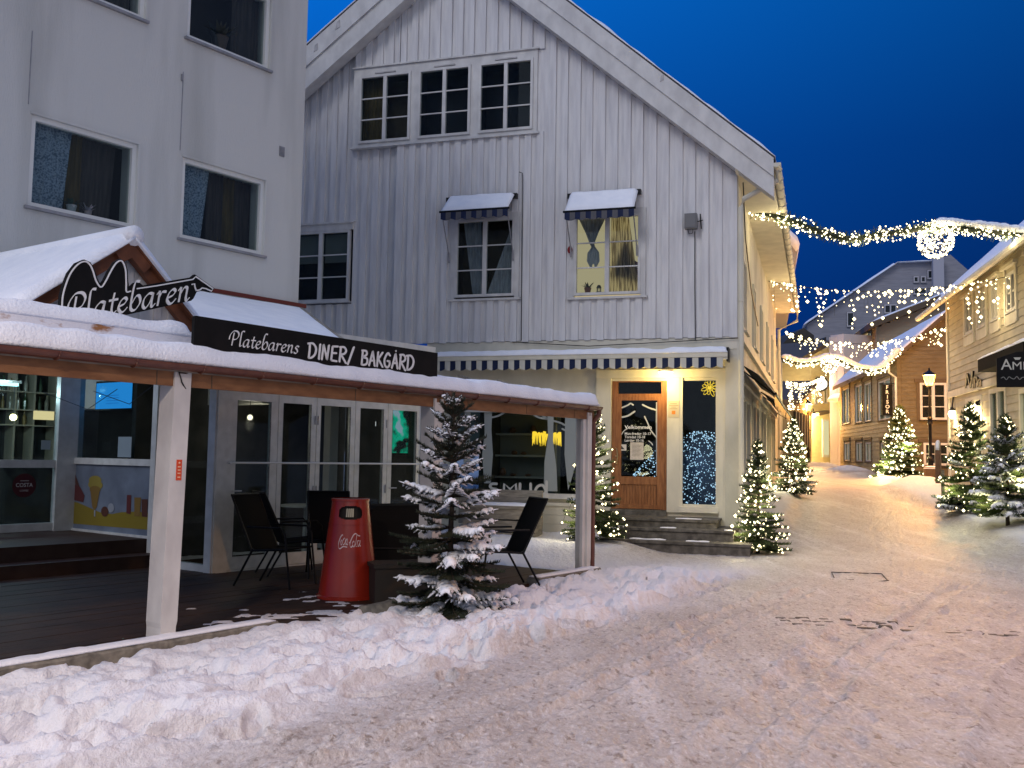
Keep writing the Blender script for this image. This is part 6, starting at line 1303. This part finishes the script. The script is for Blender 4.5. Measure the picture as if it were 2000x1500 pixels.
# the two lamps that light the square from behind the photographer
def near_lamp(x,y,z,col,pw,lab):
    global lamp_dummy
    t=thing('street_lamp',lab,'street lamp',(x,y,0),'lit street lamps'); c=Vector((x,y,z)); q=MB(); h=.26
    q.lathe(c-Vector((0,0,h*.9)),[(h*.45,0),(h*.95,h*1.5),(h*.8,h*1.55)],6,cap=False); q.build('glass',LG('lamp_glass_near',col,4),t)
    q=MB(); q.lathe(c+Vector((0,0,h*.65)),[(h*1.1,0),(h*.35,h*.6),(.01,h*1.1)],6); q.build('lantern_frame',blackm,t); q=MB(); q.lathe((x,y,-.05),[(.16,0),(.1,.2),(.06,1.1),(.045,z-h-.0+.05)],10); q.build('pole',blackm,t); dlight(c,col,pw,.15,t)
near_lamp(-2.6,.6,5.4,(1,.77,.60),1250,'street lamp on the square behind the viewpoint, pinkish light')
near_lamp(6.6,7.2,5.2,(1,.46,.12),900,'street lamp just right of the view over the square, orange light')
# pot, wooden arch board
pt=onz(1821,945,float(base_z(34))+.0) ; py_=32.5; c=atY(1821,945,py_); q=MB(); 
t=thing('barrel_planter','brown barrel planter with a snowy rim at the foot of the street lamp','planter',(c.x,c.y,c.z)); q.lathe(c-Vector((0,0,.25)),[(.17,0),(.24,.3),(.27,.62),(.26,.8),(.22,.78)],16); q.build('barrel',M('barrel',(.12,.07,.035),.7),t); q=MB(); q.lathe(c+Vector((0,0,.50)),[(.27,0),(.25,.06),(.12,.09),(.01,.095)],16); q.build('snow',snow,t,smooth=True)
AR=Frame(atY(1838,1000,25).xy,(atY(1872,1000,25).x-atY(1838,1000,25).x,.9)); zt=AR.uz(1850,870)[1]; zb=AR.uz(1850,1003)[1]; t=thing('wooden_arch_board','round-topped weathered wooden board standing beside the lit fir trees','board',AR.p(.2,zb,0))
q=MB(); Wd_=.62; pts=[(0,zt-1.05),(Wd_,zt-1.05)]+[(Wd_/2+Wd_/2*math.cos(a*math.pi/10),zt-.31+.31*math.sin(a*math.pi/10)) for a in range(11)]; q.prism(AR,pts,-.12,.0); q.build('panel',M('arch_wood',(.16,.085,.05),.6,(.10,.05,.03),6),t); q=MB(); q.prism(AR,[(.22,zb-.1),(.36,zb-.1),(.36,zt-.7),(.22,zt-.7)],.0,.08); q.build('leg',greyw,t)
q=MB(); q.tube([AR.p(Wd_/2+Wd_/2*math.cos(a*math.pi/10),zt-.30+.32*math.sin(a*math.pi/10),-.06) for a in range(1,10)],.05,6); q.build('snow',snow,t,smooth=True)
# ================= trees =================
def fir(name,label,base,H,Rr,seed,wh=16,nb=(5,7),nm=None,snowy=.0,step=.02,nl=.035,lights=0,bulb=None,br=.02,group=None,bare=.0,start=.06,droop=.25,lab2=None,pw=0,pcol=(1,.85,.5),snsz=1.0,taper=.85,tipmul=1.0,side=None):
    rnd=random.Random(seed); base=Vector(base); t=thing(name,label,'fir tree',base,group); q=MB(); n=8
    wob=[Vector((rnd.uniform(-.01,.01)*H*.5,rnd.uniform(-.01,.01)*H*.5,0)) for _ in range(n+1)]
    tp=[base+Vector((0,0,H*i/n-.05))+wob[i]*(i>0) for i in range(n+1)]
    q.tube(tp,[.035*H/2*(1-.9*i/n)+.004 for i in range(n+1)],7); q.build('trunk',bark,t)
    q=MB(); s=MB(); lp=[]; bk=MB(); nt_=0
    def needles(a,b,full=True):
        d=(b-a); L=d.length
        if L<1e-4: return
        d/=L; sd=d.cross(Vector((0,0,1)))
        sd=sd.normalized() if sd.length>1e-3 else Vector((1,0,0)); up=sd.cross(d); k=max(2,int(L/step))
        for i in range(k):
            p=a+d*(L*(i+rnd.random())/k); 
            for e_ in ((sd,.25),(-sd,.25),(up,.3)) if full else ((sd,.2),(-sd,.2)):
                v=(e_[0]*(1+rnd.uniform(-.3,.3))+d*rnd.uniform(.5,1.2)+up*rnd.uniform(-.15,e_[1])+sd*rnd.uniform(-.3,.3)).normalized()*nl*rnd.uniform(.7,1.2); w=d*nl*.17
                q.add([p-w,p+w,p+v],[(0,1,2)])
    for i in range(wh):
        f=start+(1-start)*(i+.3*rnd.random())/wh; z=f*H; k=rnd.randint(*nb); a0=rnd.uniform(0,6.28)
        for j in range(k):
            a=a0+2*math.pi*j/k+rnd.uniform(-.25,.25); L=Rr*(1-f)**taper*rnd.uniform(.75,1.12)+.03*H*tipmul*rnd.uniform(.6,1.3)*(1 if f>.5 else .6)
            el=-.15+1.0*f**1.6+rnd.uniform(-.12,.12); 
            c0_=base+Vector((0,0,z)); dx=Vector((math.cos(a),math.sin(a),0)); pts=[]
            for m in range(7):
                x=m/6; pts.append(c0_+dx*(L*x*math.cos(el))+Vector((0,0,L*(math.sin(el)*x-droop*x*(1-f)+droop*.85*x*x*(1-f)))))
            bk.tube([pts[0],pts[3],pts[6]],[.010*H/2,.007*H/2,.003],4)
            ok=rnd.random()>=bare*(f>.55)
            for m in range(1,6) :
                if ok or m>3: needles(pts[m],pts[m+1])
            nt=max(3,int(L/.075)); snb=(rnd.random()<snowy)*(1 if f<.9 else .4)
            for m in range(nt):
                x=.18+.8*(m+rnd.random()*.5)/nt; ii=min(5,int(x*6)); p=pts[ii].lerp(pts[ii+1],x*6-ii); d=(pts[ii+1]-pts[ii]).normalized()
                for sgn in (-1,1):
                    sd=Vector((-dx.y,dx.x,0))*sgn; tl=L*.42*(1-.55*x)*rnd.uniform(.7,1.2)*(.55+.45*math.sin(math.pi*min(1,x+.25)))
                    v=(d*.75+sd*.75+Vector((0,0,rnd.uniform(-.18,.05)))).normalized()*tl; needles(p,p+v,True)
                    if x>.3 and tl>.09 and rnd.random()<.6: needles(p+v*.4,p+v*.4+(d*.9+sd*.1).normalized()*tl*.5,False)
                    if snb and rnd.random()<.8*snb:
                        l=tl*rnd.uniform(.4,.65)*snsz; ww=rnd.uniform(.018,.034)*snsz*min(1.6,max(.6,L/.5))
                        o_=Vector((0,0,ww*.45)); e1=v+Vector((0,0,-.12*tl)); k_=rnd.uniform(.9,1.12); flat_tube(s,[p+o_*.8,p+e1*.3+o_*1.3,p+e1*.65+o_*.9,p+e1*k_-o_*.5],[ww*1.25,ww*1.2,ww*.85,.003],[ww*.75,ww*.8,ww*.5,.002])
                    if rnd.random()<.5: lp.append(p+v*rnd.uniform(.5,1.05)+Vector((0,0,.02)))
            if snb:
                x0=rnd.uniform(.2,.5); pp=[];ws=[];hs=[]; n_=9; wb_=rnd.uniform(.03,.05)*snsz*min(1.5,max(.45,L/.5))
                for i_ in range(n_+1):
                    x=x0+(1.04-x0)*i_/n_; ii=min(5,int(x*6)); p=pts[ii].lerp(pts[ii+1],x*6-ii); e_=math.sin(math.pi*min(1,.12+.88*i_/n_))**.5; w2=wb_*(1.1-.6*x)*rnd.uniform(.75,1.2)
                    pp.append(p+Vector((0,0,w2*.3))); ws.append(max(.003,w2*e_)); hs.append(max(.002,w2*.75*e_*rnd.uniform(.8,1.2)))
                flat_tube(s,pp,ws,hs,8)
            lp.append(pts[6]); lp.append(pts[5])
    # leader
    needles(base+Vector((0,0,H*.9)),base+Vector((0,0,H*1.03)))
    q.build('needles',nm or needle,t); bk.build('branches',bark,t)
    if s.v: s.build('snow',snow,t,smooth=True)
    if lights:
        ft=thing('fairy_lights',lab2,'fairy lights',base,'strings of warm lights on the firs'); lb_=MB(); rnd.shuffle(lp); lp=lp[:lights]
        for p in lp:
            d=(p-base); d.z=0; bulbs(lb_,p+(d.normalized()*.01 if d.length>.01 else d),br*rnd.choice((.5,.7,.9,1,1.15,1.7)))
        tag(lb_.build('bulbs',bulb or bulb_white,ft),kind='stuff'); w_=MB(); lp.sort(key=lambda p:(round(p.z/.16),math.atan2(p.y-base.y,p.x-base.x)))
        for a,b in zip(lp,lp[1:]):
            if (a-b).length<.45: w_.bar(a,b,.003)
        w_.build('wire',cablem,ft)
        for k in range(3):
            a=-math.pi/2+(k-1)*1.3; f=(.2,.45,.7)[k]; p=base+Vector((0,0,H*f))+Vector((math.cos(a),math.sin(a),0))*(Rr*(1-f)*.75+.06)
            plight(p,pcol,pw/3,.15,parent=ft)
    return t
GP='fir trees in front of the shops'
def at_g(px,Y): v=ray(px,900); x=v.x/v.y*Y; return Vector((x,Y,gz1(x,Y)))
# big snowy tree beside the canopy
tb_=K.p(K.uz(886,1000,.12)[0]-.0,.0,.10); 
v=ray(884,1180); Yt=9.35; fir('snowy_fir_tree','large unlit fir tree loaded with snow standing by the middle canopy post',at_g(884,Yt)+Vector((0,0,-.02)),1.98,.60,11,wh=18,nb=(7,9),nm=needle_dark,snowy=.45,step=.008,nl=.040,bare=.9,start=.05,droop=.40,snsz=1.35,taper=.62,tipmul=1.5)
fir('lit_fir_tree','lit fir tree partly hidden behind the end post of the canopy',at_g(1160,15.9),2.1,.55,21,wh=22,nb=(6,9),snowy=.15,step=.014,nl=.06,lights=230,br=.0175,group=GP,lab2='warm fairy lights on the fir tree behind the canopy end post',pw=42,bare=.5)
fir('lit_fir_tree','brightly lit fir tree at the corner of the gable house by the stone steps',at_g(1480,16.05),1.80,.50,22,wh=22,nb=(6,9),snowy=.08,step=.014,nl=.06,lights=300,br=.0185,group=GP,lab2='dense warm-white fairy lights on the fir tree at the house corner',pw=55,bare=.3)
fir('lit_fir_tree','whitish lit fir tree farther along the street wall of the gable house',at_g(1549,27.5),2.1,.68,23,wh=20,nb=(6,9),snowy=.2,step=.022,nl=.09,lights=320,br=.027,group=GP,lab2='white fairy lights on the fir tree along the street side wall',pw=90,bare=.3)
fir('lit_fir_tree','green-glowing lit fir tree standing against the tan house',at_g(1758,37.3),2.75,1.05,24,wh=20,nb=(6,9),snowy=.12,step=.025,nl=.12,lights=520,br=.036,group=GP,lab2='warm fairy lights covering the fir tree by the tan house',pw=420,pcol=(1,.9,.4),bare=.2)
fir('lit_fir_tree','left lit fir tree of the pair before the cream shop house',at_g(1897,22.3),2.4,.9,25,wh=21,nb=(6,9),snowy=.2,step=.02,nl=.085,lights=260,br=.023,group=GP,lab2='warm fairy lights on the left fir of the pair at the right edge',pw=120,pcol=(1,.9,.45),bare=.2)
fir('lit_fir_tree','front right fir tree with snowy lower branches and few lights at the right edge',at_g(1966,19.4),2.15,.88,26,wh=19,nb=(6,9),snowy=.45,step=.018,nl=.075,lights=85,br=.018,group=GP,lab2='sparse fairy lights on the snowy fir at the right edge',pw=50,pcol=(1,.9,.4),bare=.5,start=.14,snsz=1.5)
# ================= garlands, light curtains, balls =================
def garland(lab,P,rad,nb_,br,seed,snowfrom=None,pw=0,nl=.12,step=.011,bulb=None):
    rnd=random.Random(seed); t=thing('light_garland',lab,'garland',P[len(P)//2],'green garlands across the street'); dense=[]
    for i in range(len(P)-1):
        a,b=P[max(i-1,0)],P[i]; c,d=P[i+1],P[min(i+2,len(P)-1)]
        for k in range(12):
            s_=k/12; dense.append(.5*((2*b)+(c-a)*s_+(2*a-5*b+4*c-d)*s_*s_+(3*b-a-3*c+d)*s_**3))
    dense.append(P[-1]); q=MB(); q.tube(dense,rad*.35,6); q.build('core',needle_dark,t); q=MB(); lb_=MB(); s=MB()
    for a,b in zip(dense,dense[1:]):
        L=(b-a).length; k=max(2,int(L/step))
        for i in range(k):
            p=a.lerp(b,rnd.random()); d=(b-a).normalized()
            for m in range(3):
                th=rnd.uniform(0,6.28); v=Vector((rnd.gauss(0,1),rnd.gauss(0,1),rnd.gauss(0,1))).normalized()*rnd.uniform(.5,1.15)*rad*1.3; w=d*nl*.10
                q.add([p-w,p+w,p+v+w*.3,p+v-w*.3],[(0,1,2,3)])
    q.build('needles',needle,t)
    for i in range(nb_):
        f=rnd.random()*(len(dense)-1); a=dense[int(f)].lerp(dense[int(f)+1],f-int(f)); v=Vector((rnd.gauss(0,1),rnd.gauss(0,1),rnd.gauss(0,1)-.25)).normalized()*rad*rnd.uniform(.6,1.25); bulbs(lb_,a+v,br*rnd.choice((.6,.8,1,1.2)))
    tag(lb_.build('bulbs',bulb or bulb_white,t),kind='stuff')
    if snowfrom is not None:
        n=len(dense); 
        for i in range(int(n*snowfrom),n-1):
            for k in range(2): s.blob(dense[i].lerp(dense[i+1],k/2)+Vector((rnd.uniform(-.03,.03),rnd.uniform(-.05,.05),rad*.75)),(rad*1.0,rad*.9,rad*rnd.uniform(.35,.6)),0,8,6)
        s.build('snow',snow,t,smooth=True)
    if pw:
        for k in (.15,.4,.65,.88): plight(dense[int(k*(len(dense)-1))]-Vector((0,0,rad*1.5)),(1,.80,.42),pw/4,.15,parent=t)
    return dense
def pl3(pts,Y0,Y1):
    n=len(pts); x0=pts[0][0]; x1=pts[-1][0]; return [atY(x,y,Y0+(Y1-Y0)*(x-x0)/(x1-x0)) for x,y in pts]
garland('large snowy green garland with warm lights hanging high across the street',pl3([(1462,407),(1500,418),(1545,432),(1600,452),(1660,466),(1720,458),(1775,450),(1826,444),(1870,446),(1930,452),(1985,458),(2060,470)],19.6,20.2),.15,600,.021,31,.66,pw=65)
garland('smaller garland with lights hanging lower across the far street',pl3([(1536,702),(1560,710),(1590,708),(1618,700),(1645,706),(1670,718),(1700,724),(1725,718),(1752,688)],38,39.5),.17,420,.030,32,0.0,pw=60,step=.03)
def ball(lab,c,r,n,br,seed,pw):
    rnd=random.Random(seed); t=thing('light_ball',lab,'light ball',c,'glowing light balls'); q=MB(); lb_=MB()
    for k in range(8):
        ax=Vector((rnd.gauss(0,1),rnd.gauss(0,1),rnd.gauss(0,1))).normalized(); u=ax.orthogonal().normalized(); v=ax.cross(u); q.tube([c+(u*math.cos(a*math.pi/12)+v*math.sin(a*math.pi/12))*r for a in range(25)],.006,4)
    q.build('wire_frame',cablem,t)
    for i in range(n):
        v=Vector((rnd.gauss(0,1),rnd.gauss(0,1),rnd.gauss(0,1))).normalized(); bulbs(lb_,c+v*r*rnd.uniform(.9,1.03),br*rnd.choice((.7,1,1.2)))
    tag(lb_.build('bulbs',bulb_white,t),kind='stuff'); q=MB(); q.bar(c+Vector((0,0,r)),c+Vector((0,0,r+.15)),.01); q.build('hook',cablem,t); plight(c,(1,.82,.45),pw,r*.8,parent=t)
ball('large glowing ball of lights hanging from the high garland',atY(1827,471,19.95),.35,430,.019,41,110)
ball('small glowing ball of lights on the lower garland',atY(1620,713,38.4),.33,110,.028,42,60)
def curtain(lab,P0,P1,sag,n,maxd,br,seed,pw,nbul=None,sp=.12):
    rnd=random.Random(seed); t=thing('icicle_lights',lab,'light curtain',(P0+P1)/2,'icicle light curtains across the street'); w_=MB(); lb_=MB(); L=(P1-P0).length; pts=[P0.lerp(P1,i/20)-Vector((0,0,sag*4*(i/20)*(1-i/20))) for i in range(21)]
    w_.tube(pts,.008,4); m=int(L/.12)
    for i in range(m):
        f=(i+rnd.uniform(.2,.8))/m; p=P0.lerp(P1,f)-Vector((0,0,sag*4*f*(1-f))); d=maxd*rnd.choice((.08,.15,.2,.3,.4,.55,.7,1.0)); w_.bar(p,p-Vector((0,0,d)),.003); k=max(1,int(d/sp))
        for j in range(k+1):
            if rnd.random()<.75: bulbs(lb_,p+Vector((rnd.uniform(-.06,.06),rnd.uniform(-.03,.03),-d*j/k)),br*rnd.choice((.4,.6,.8,1.4)))
    for i in range(int(L/.13)):
        f=rnd.random(); bulbs(lb_,P0.lerp(P1,f)-Vector((0,0,sag*4*f*(1-f)+rnd.uniform(0,.12))),br*rnd.choice((.5,.8,1,1.3)))
    w_.build('wire',cablem,t); tag(lb_.build('bulbs',bulb_warm,t),kind='stuff')
    for k in (.2,.5,.8): plight(P0.lerp(P1,k)-Vector((0,0,sag+maxd*.5)),(1,.76,.38),pw/3,.2,parent=t)
curtain('first icicle light curtain strung across the street below the big garland',atY(1500,549,27.1),atY(2030,525,23.4),.42,0,1.0,.036,51,95)
curtain('second icicle light curtain farther down the street',atY(1532,648,32.8),atY(1873,628,30.8),.55,0,.75,.042,52,95,sp=.10)
curtain('third icicle light curtain glowing by the clock at the bend',atY(1534,745,44),atY(1612,732,48),.25,0,1.2,.045,53,90,sp=.12)
# ================= furniture =================
def chair(label,loc,rz,first=None):
    if first: 
        c=copy_tree(first); c.location=loc; c.rotation_euler=(0,0,rz); c['label']=label; return c
    t=thing('garden_chair',label,'chair',(0,0,0),'black patio chairs'); fr=Frame((0,0),(1,0)) # u=x, n=(0,-1)
    q=MB(); q.add([(-.24,-.22,.43),(.24,-.22,.43),(.24,.22,.40),(-.24,.22,.40),(-.24,-.22,.415),(.24,-.22,.415),(.24,.22,.385),(-.24,.22,.385)],[(0,1,2,3),(7,6,5,4),(0,4,5,1),(1,5,6,2),(2,6,7,3),(3,7,4,0)]); q.build('seat',plant_black,t)
    q=MB(); q.add([(-.24,.21,.40),(.24,.21,.40),(.25,.50,1.0),(-.25,.50,1.0),(-.24,.225,.395),(.24,.225,.395),(.25,.515,.995),(-.25,.515,.995)],[(3,2,1,0),(4,5,6,7),(0,1,5,4),(1,2,6,5),(2,3,7,6),(3,0,4,7)]); q.build('backrest',plant_black,t)
    for s_ in (-1,1):
        q=MB(); q.tube([(s_*.27,-.30,0),(s_*.27,-.24,.42),(s_*.27,-.22,.60),(s_*.27,-.16,.66),(s_*.27,.28,.66)],.013,6); q.build('armrest',blackm,t)
        q=MB(); q.tube([(s_*.255,.44,0),(s_*.255,.20,.42)],.013,6); q.build('leg',blackm,t)
        q=MB(); q.tube([(s_*.255,-.23,.425),(s_*.255,.215,.40),(s_*.26,.505,1.01)],.014,6); q.build('side_rail',blackm,t)
    q=MB(); q.tube([(-.26,.505,1.01),(.26,.505,1.01)],.014,6); q.build('top_rail',blackm,t)
    t.location=loc; t.rotation_euler=(0,0,rz); return t
def pg(px,Y,z=.013): v=ray(px,900); return (v.x/v.y*Y,Y,z)
ch=chair('black patio chair at the left turned towards the red bin',pg(555,11.15),R(70))
ch.name='garden_chair'
chair('second black patio chair pushed behind the red bin',pg(650,12.1),R(15),ch)
chair('third black patio chair behind the first by the folding doors',pg(585,12.3),R(120),ch)
chair('black patio chair at the right beyond the snowy fir tree facing left',pg(975,11.35),R(-68),ch)
# covered stack
t=thing('covered_furniture','black covered stack of furniture between the red bin and the snowy tree','cover',pg(775,11.6)); q=MB(); c=Vector(pg(772,11.6)); f_=Frame((c.x,c.y),brg(60))
vs=[]; 
for z,s_ in ((0,.44),(.3,.46),(.75,.43),(.88,.38),(.92,.30)): vs.append([f_.p(a*s_*(1+.04*math.sin(a*3+z*5)),z,b*s_*.8) for a,b in ((-1,-1),(0,-1.06),(1,-1),(1.05,0),(1,1),(0,1.05),(-1,1),(-1.06,0))])
for a,b in zip(vs,vs[1:]): q.add(a+b,[(i,(i+1)%8,8+(i+1)%8,8+i) for i in range(8)])
q.add(vs[-1],[tuple(range(8))]); q.build('cloth',plant_black,t); q=MB(); q.bar(f_.p(-.4,.45,.37),f_.p(.4,.42,.38),.01); q.build('strap',blackm,t)
q=MB(); c=Vector(pg(790,10.2,0)); f_=Frame((c.x,c.y),brg(70)); q.box(f_,-.32,.32,.0,.36,-.2,.2); q.box(f_,-.34,.34,.36,.40,-.22,.22); tag(q.build('planter_box',M('dark_planter',(.03,.025,.02),.7),loc=c),'low dark planter box beside the snowy fir tree','planter')
q=MB(); kk0,kk1=K.uz(700,1185,.1)[0],K.uz(835,1180,.1)[0]; snow_slab(q,K.p(kk0,.0,.20),K.p(kk1,.0,.20),K.p(kk1,.0,.02),K.p(kk0,.0,.02),.10,20,4,.02,3,.03); tag(q.build('sleeper_block',concrete,loc=K.p((kk0+kk1)/2,0,.1)),'mossy stone sleeper block under the snowy fir tree','block')
# red bin
BY=10.35; bc=Vector(pg(687,BY)); t=thing('litter_bin','red cone-shaped litter bin with a wide opening and white soft drink script','bin',bc)
BH=1.02; br0,br1=.315,.19; na=150; nz=110; q=MB(); vs=[];fs=[]
face=math.atan2(-bc.y,-bc.x)
def bp_(a,z,k=0): r=br0+(br1-br0)*(z/BH)+k; return bc+Vector((math.cos(a)*r,math.sin(a)*r,z))
for j in range(nz+1):
    for i in range(na): vs.append(bp_(face+2*math.pi*i/na,BH*j/nz))
def hole(i,j):
    a=(i+.5)/na*2*math.pi; a=a-2*math.pi if a>math.pi else a; z=(j+.5)/nz*BH; dx=(a-.02)/.62; dz=(z-.885)/.068; return abs(dx)**3+abs(dz)**3<1
for j in range(nz):
    for i in range(na):
        if not hole(i,j): fs.append((j*na+i,j*na+(i+1)%na,(j+1)*na+(i+1)%na,(j+1)*na+i))
fs.append(tuple(nz*na+i for i in range(na))); q.add(vs,fs); redp=M('red_plastic',(.30,.022,.009),.25,(.22,.016,.008),3,spec=.5); q.build('body',redp,t,smooth=False)
q=MB(); q.lathe(bc+Vector((0,0,.78)),[(.16,0),(.155,.24)],20,cap=True); q.build('liner',dark,t)
q=MB(); q.lathe(bc,[(br0+.012,0),(br0+.012,.03),(br0,.035)],40,cap=False); q.lathe(bc+Vector((0,0,BH-.02)),[(br1+.012,0),(br1+.012,.025),(br1-.02,.032)],40,cap=False); q.lathe(bc+Vector((0,0,.76)),[(br0+(br1-br0)*.72+.003,0),(br0+(br1-br0)*.72+.003,.006)],40,cap=False); q.build('rim',redp,t)
q=MB(); 
for k in range(4): a=face-.25+.12*k; q.add([bp_(a,.84,-.035),bp_(a+.09,.84,-.03),bp_(a+.10,.93,-.03),bp_(a+.01,.925,-.035)],[(0,1,2,3)])
q.build('paper',M('bin_paper',(.5,.48,.36),.8),t)
q=MB(); cpl=lambda x,y,k: bp_(face+x,y,.002+k)
def cs(x,y): return ((x-690)/82,(.565+(100/2-y)*.0)) 
cola=lambda x,y,k: bp_(face+(x-665)/560*.75/ .62*.62,.60-(y-400)*.00062,.0025+k)
for s_,wd in (([(455,320),(430,300),(370,345),(325,430),(335,510),(390,525),(480,490),(600,500)],22),([(410,380),(385,430),(400,465),(430,450),(425,385)],18),([(500,350),(455,400),(470,460),(520,440),(540,380),(510,350)],18),([(590,360),(550,400),(550,460),(590,440)],18),([(600,370),(590,460),(620,450)],18),([(650,430),(690,420)],16),([(1010,320),(940,310),(860,280),(780,310),(700,400),(680,470),(720,500),(780,470)],22),([(800,400),(760,430),(770,480),(810,490),(840,440),(800,400)],18),([(900,300),(870,400),(860,480),(890,490)],18),([(980,400),(930,400),(910,460),(940,490),(990,440)],18),([(1010,390),(990,480),(1020,480)],18)):
    pen_stroke(q,s_,wd,cola,R(55),True,.002)
q.build('script_lettering',M('bin_white',(.62,.52,.55),.5),t)
# wooden bench box beyond the patio
bf=G.shift(0,1.35); u0,u1,z0,z1=bf.rect(905,992,1044,1062); t=thing('wooden_bench','weathered wooden bench box with tall back and snowy seat before the shop window','bench',bf.p((u0+u1)/2,0,0)); q=MB()
for k in range(3): q.box(bf,u0,u1,.02+z1*k/3,z1*(k+1)/3-.006,-.02,.02)
q.box(bf,u0,u1+.03,z1-.005,z1+.04,-.55,.05); q.box(bf,u1-.03,u1,.02,z1,-.52,-.03); q.build('seat_box',greyw,t); q=MB(); zt6=bf.uz(1000,957,-.5)[1]; q.box(bf,u0-.3,u1-.02,.3,zt6,-.60,-.555); q.build('back_panel',greyw,t)
q=MB(); snow_slab(q,bf.p(u0,z1+.04,.04),bf.p(u1+.02,z1+.04,.04),bf.p(u1+.02,z1+.04,-.54),bf.p(u0,z1+.04,-.54),.035,20,10,.01,3,.06); q.build('snow',snow,t,smooth=True)
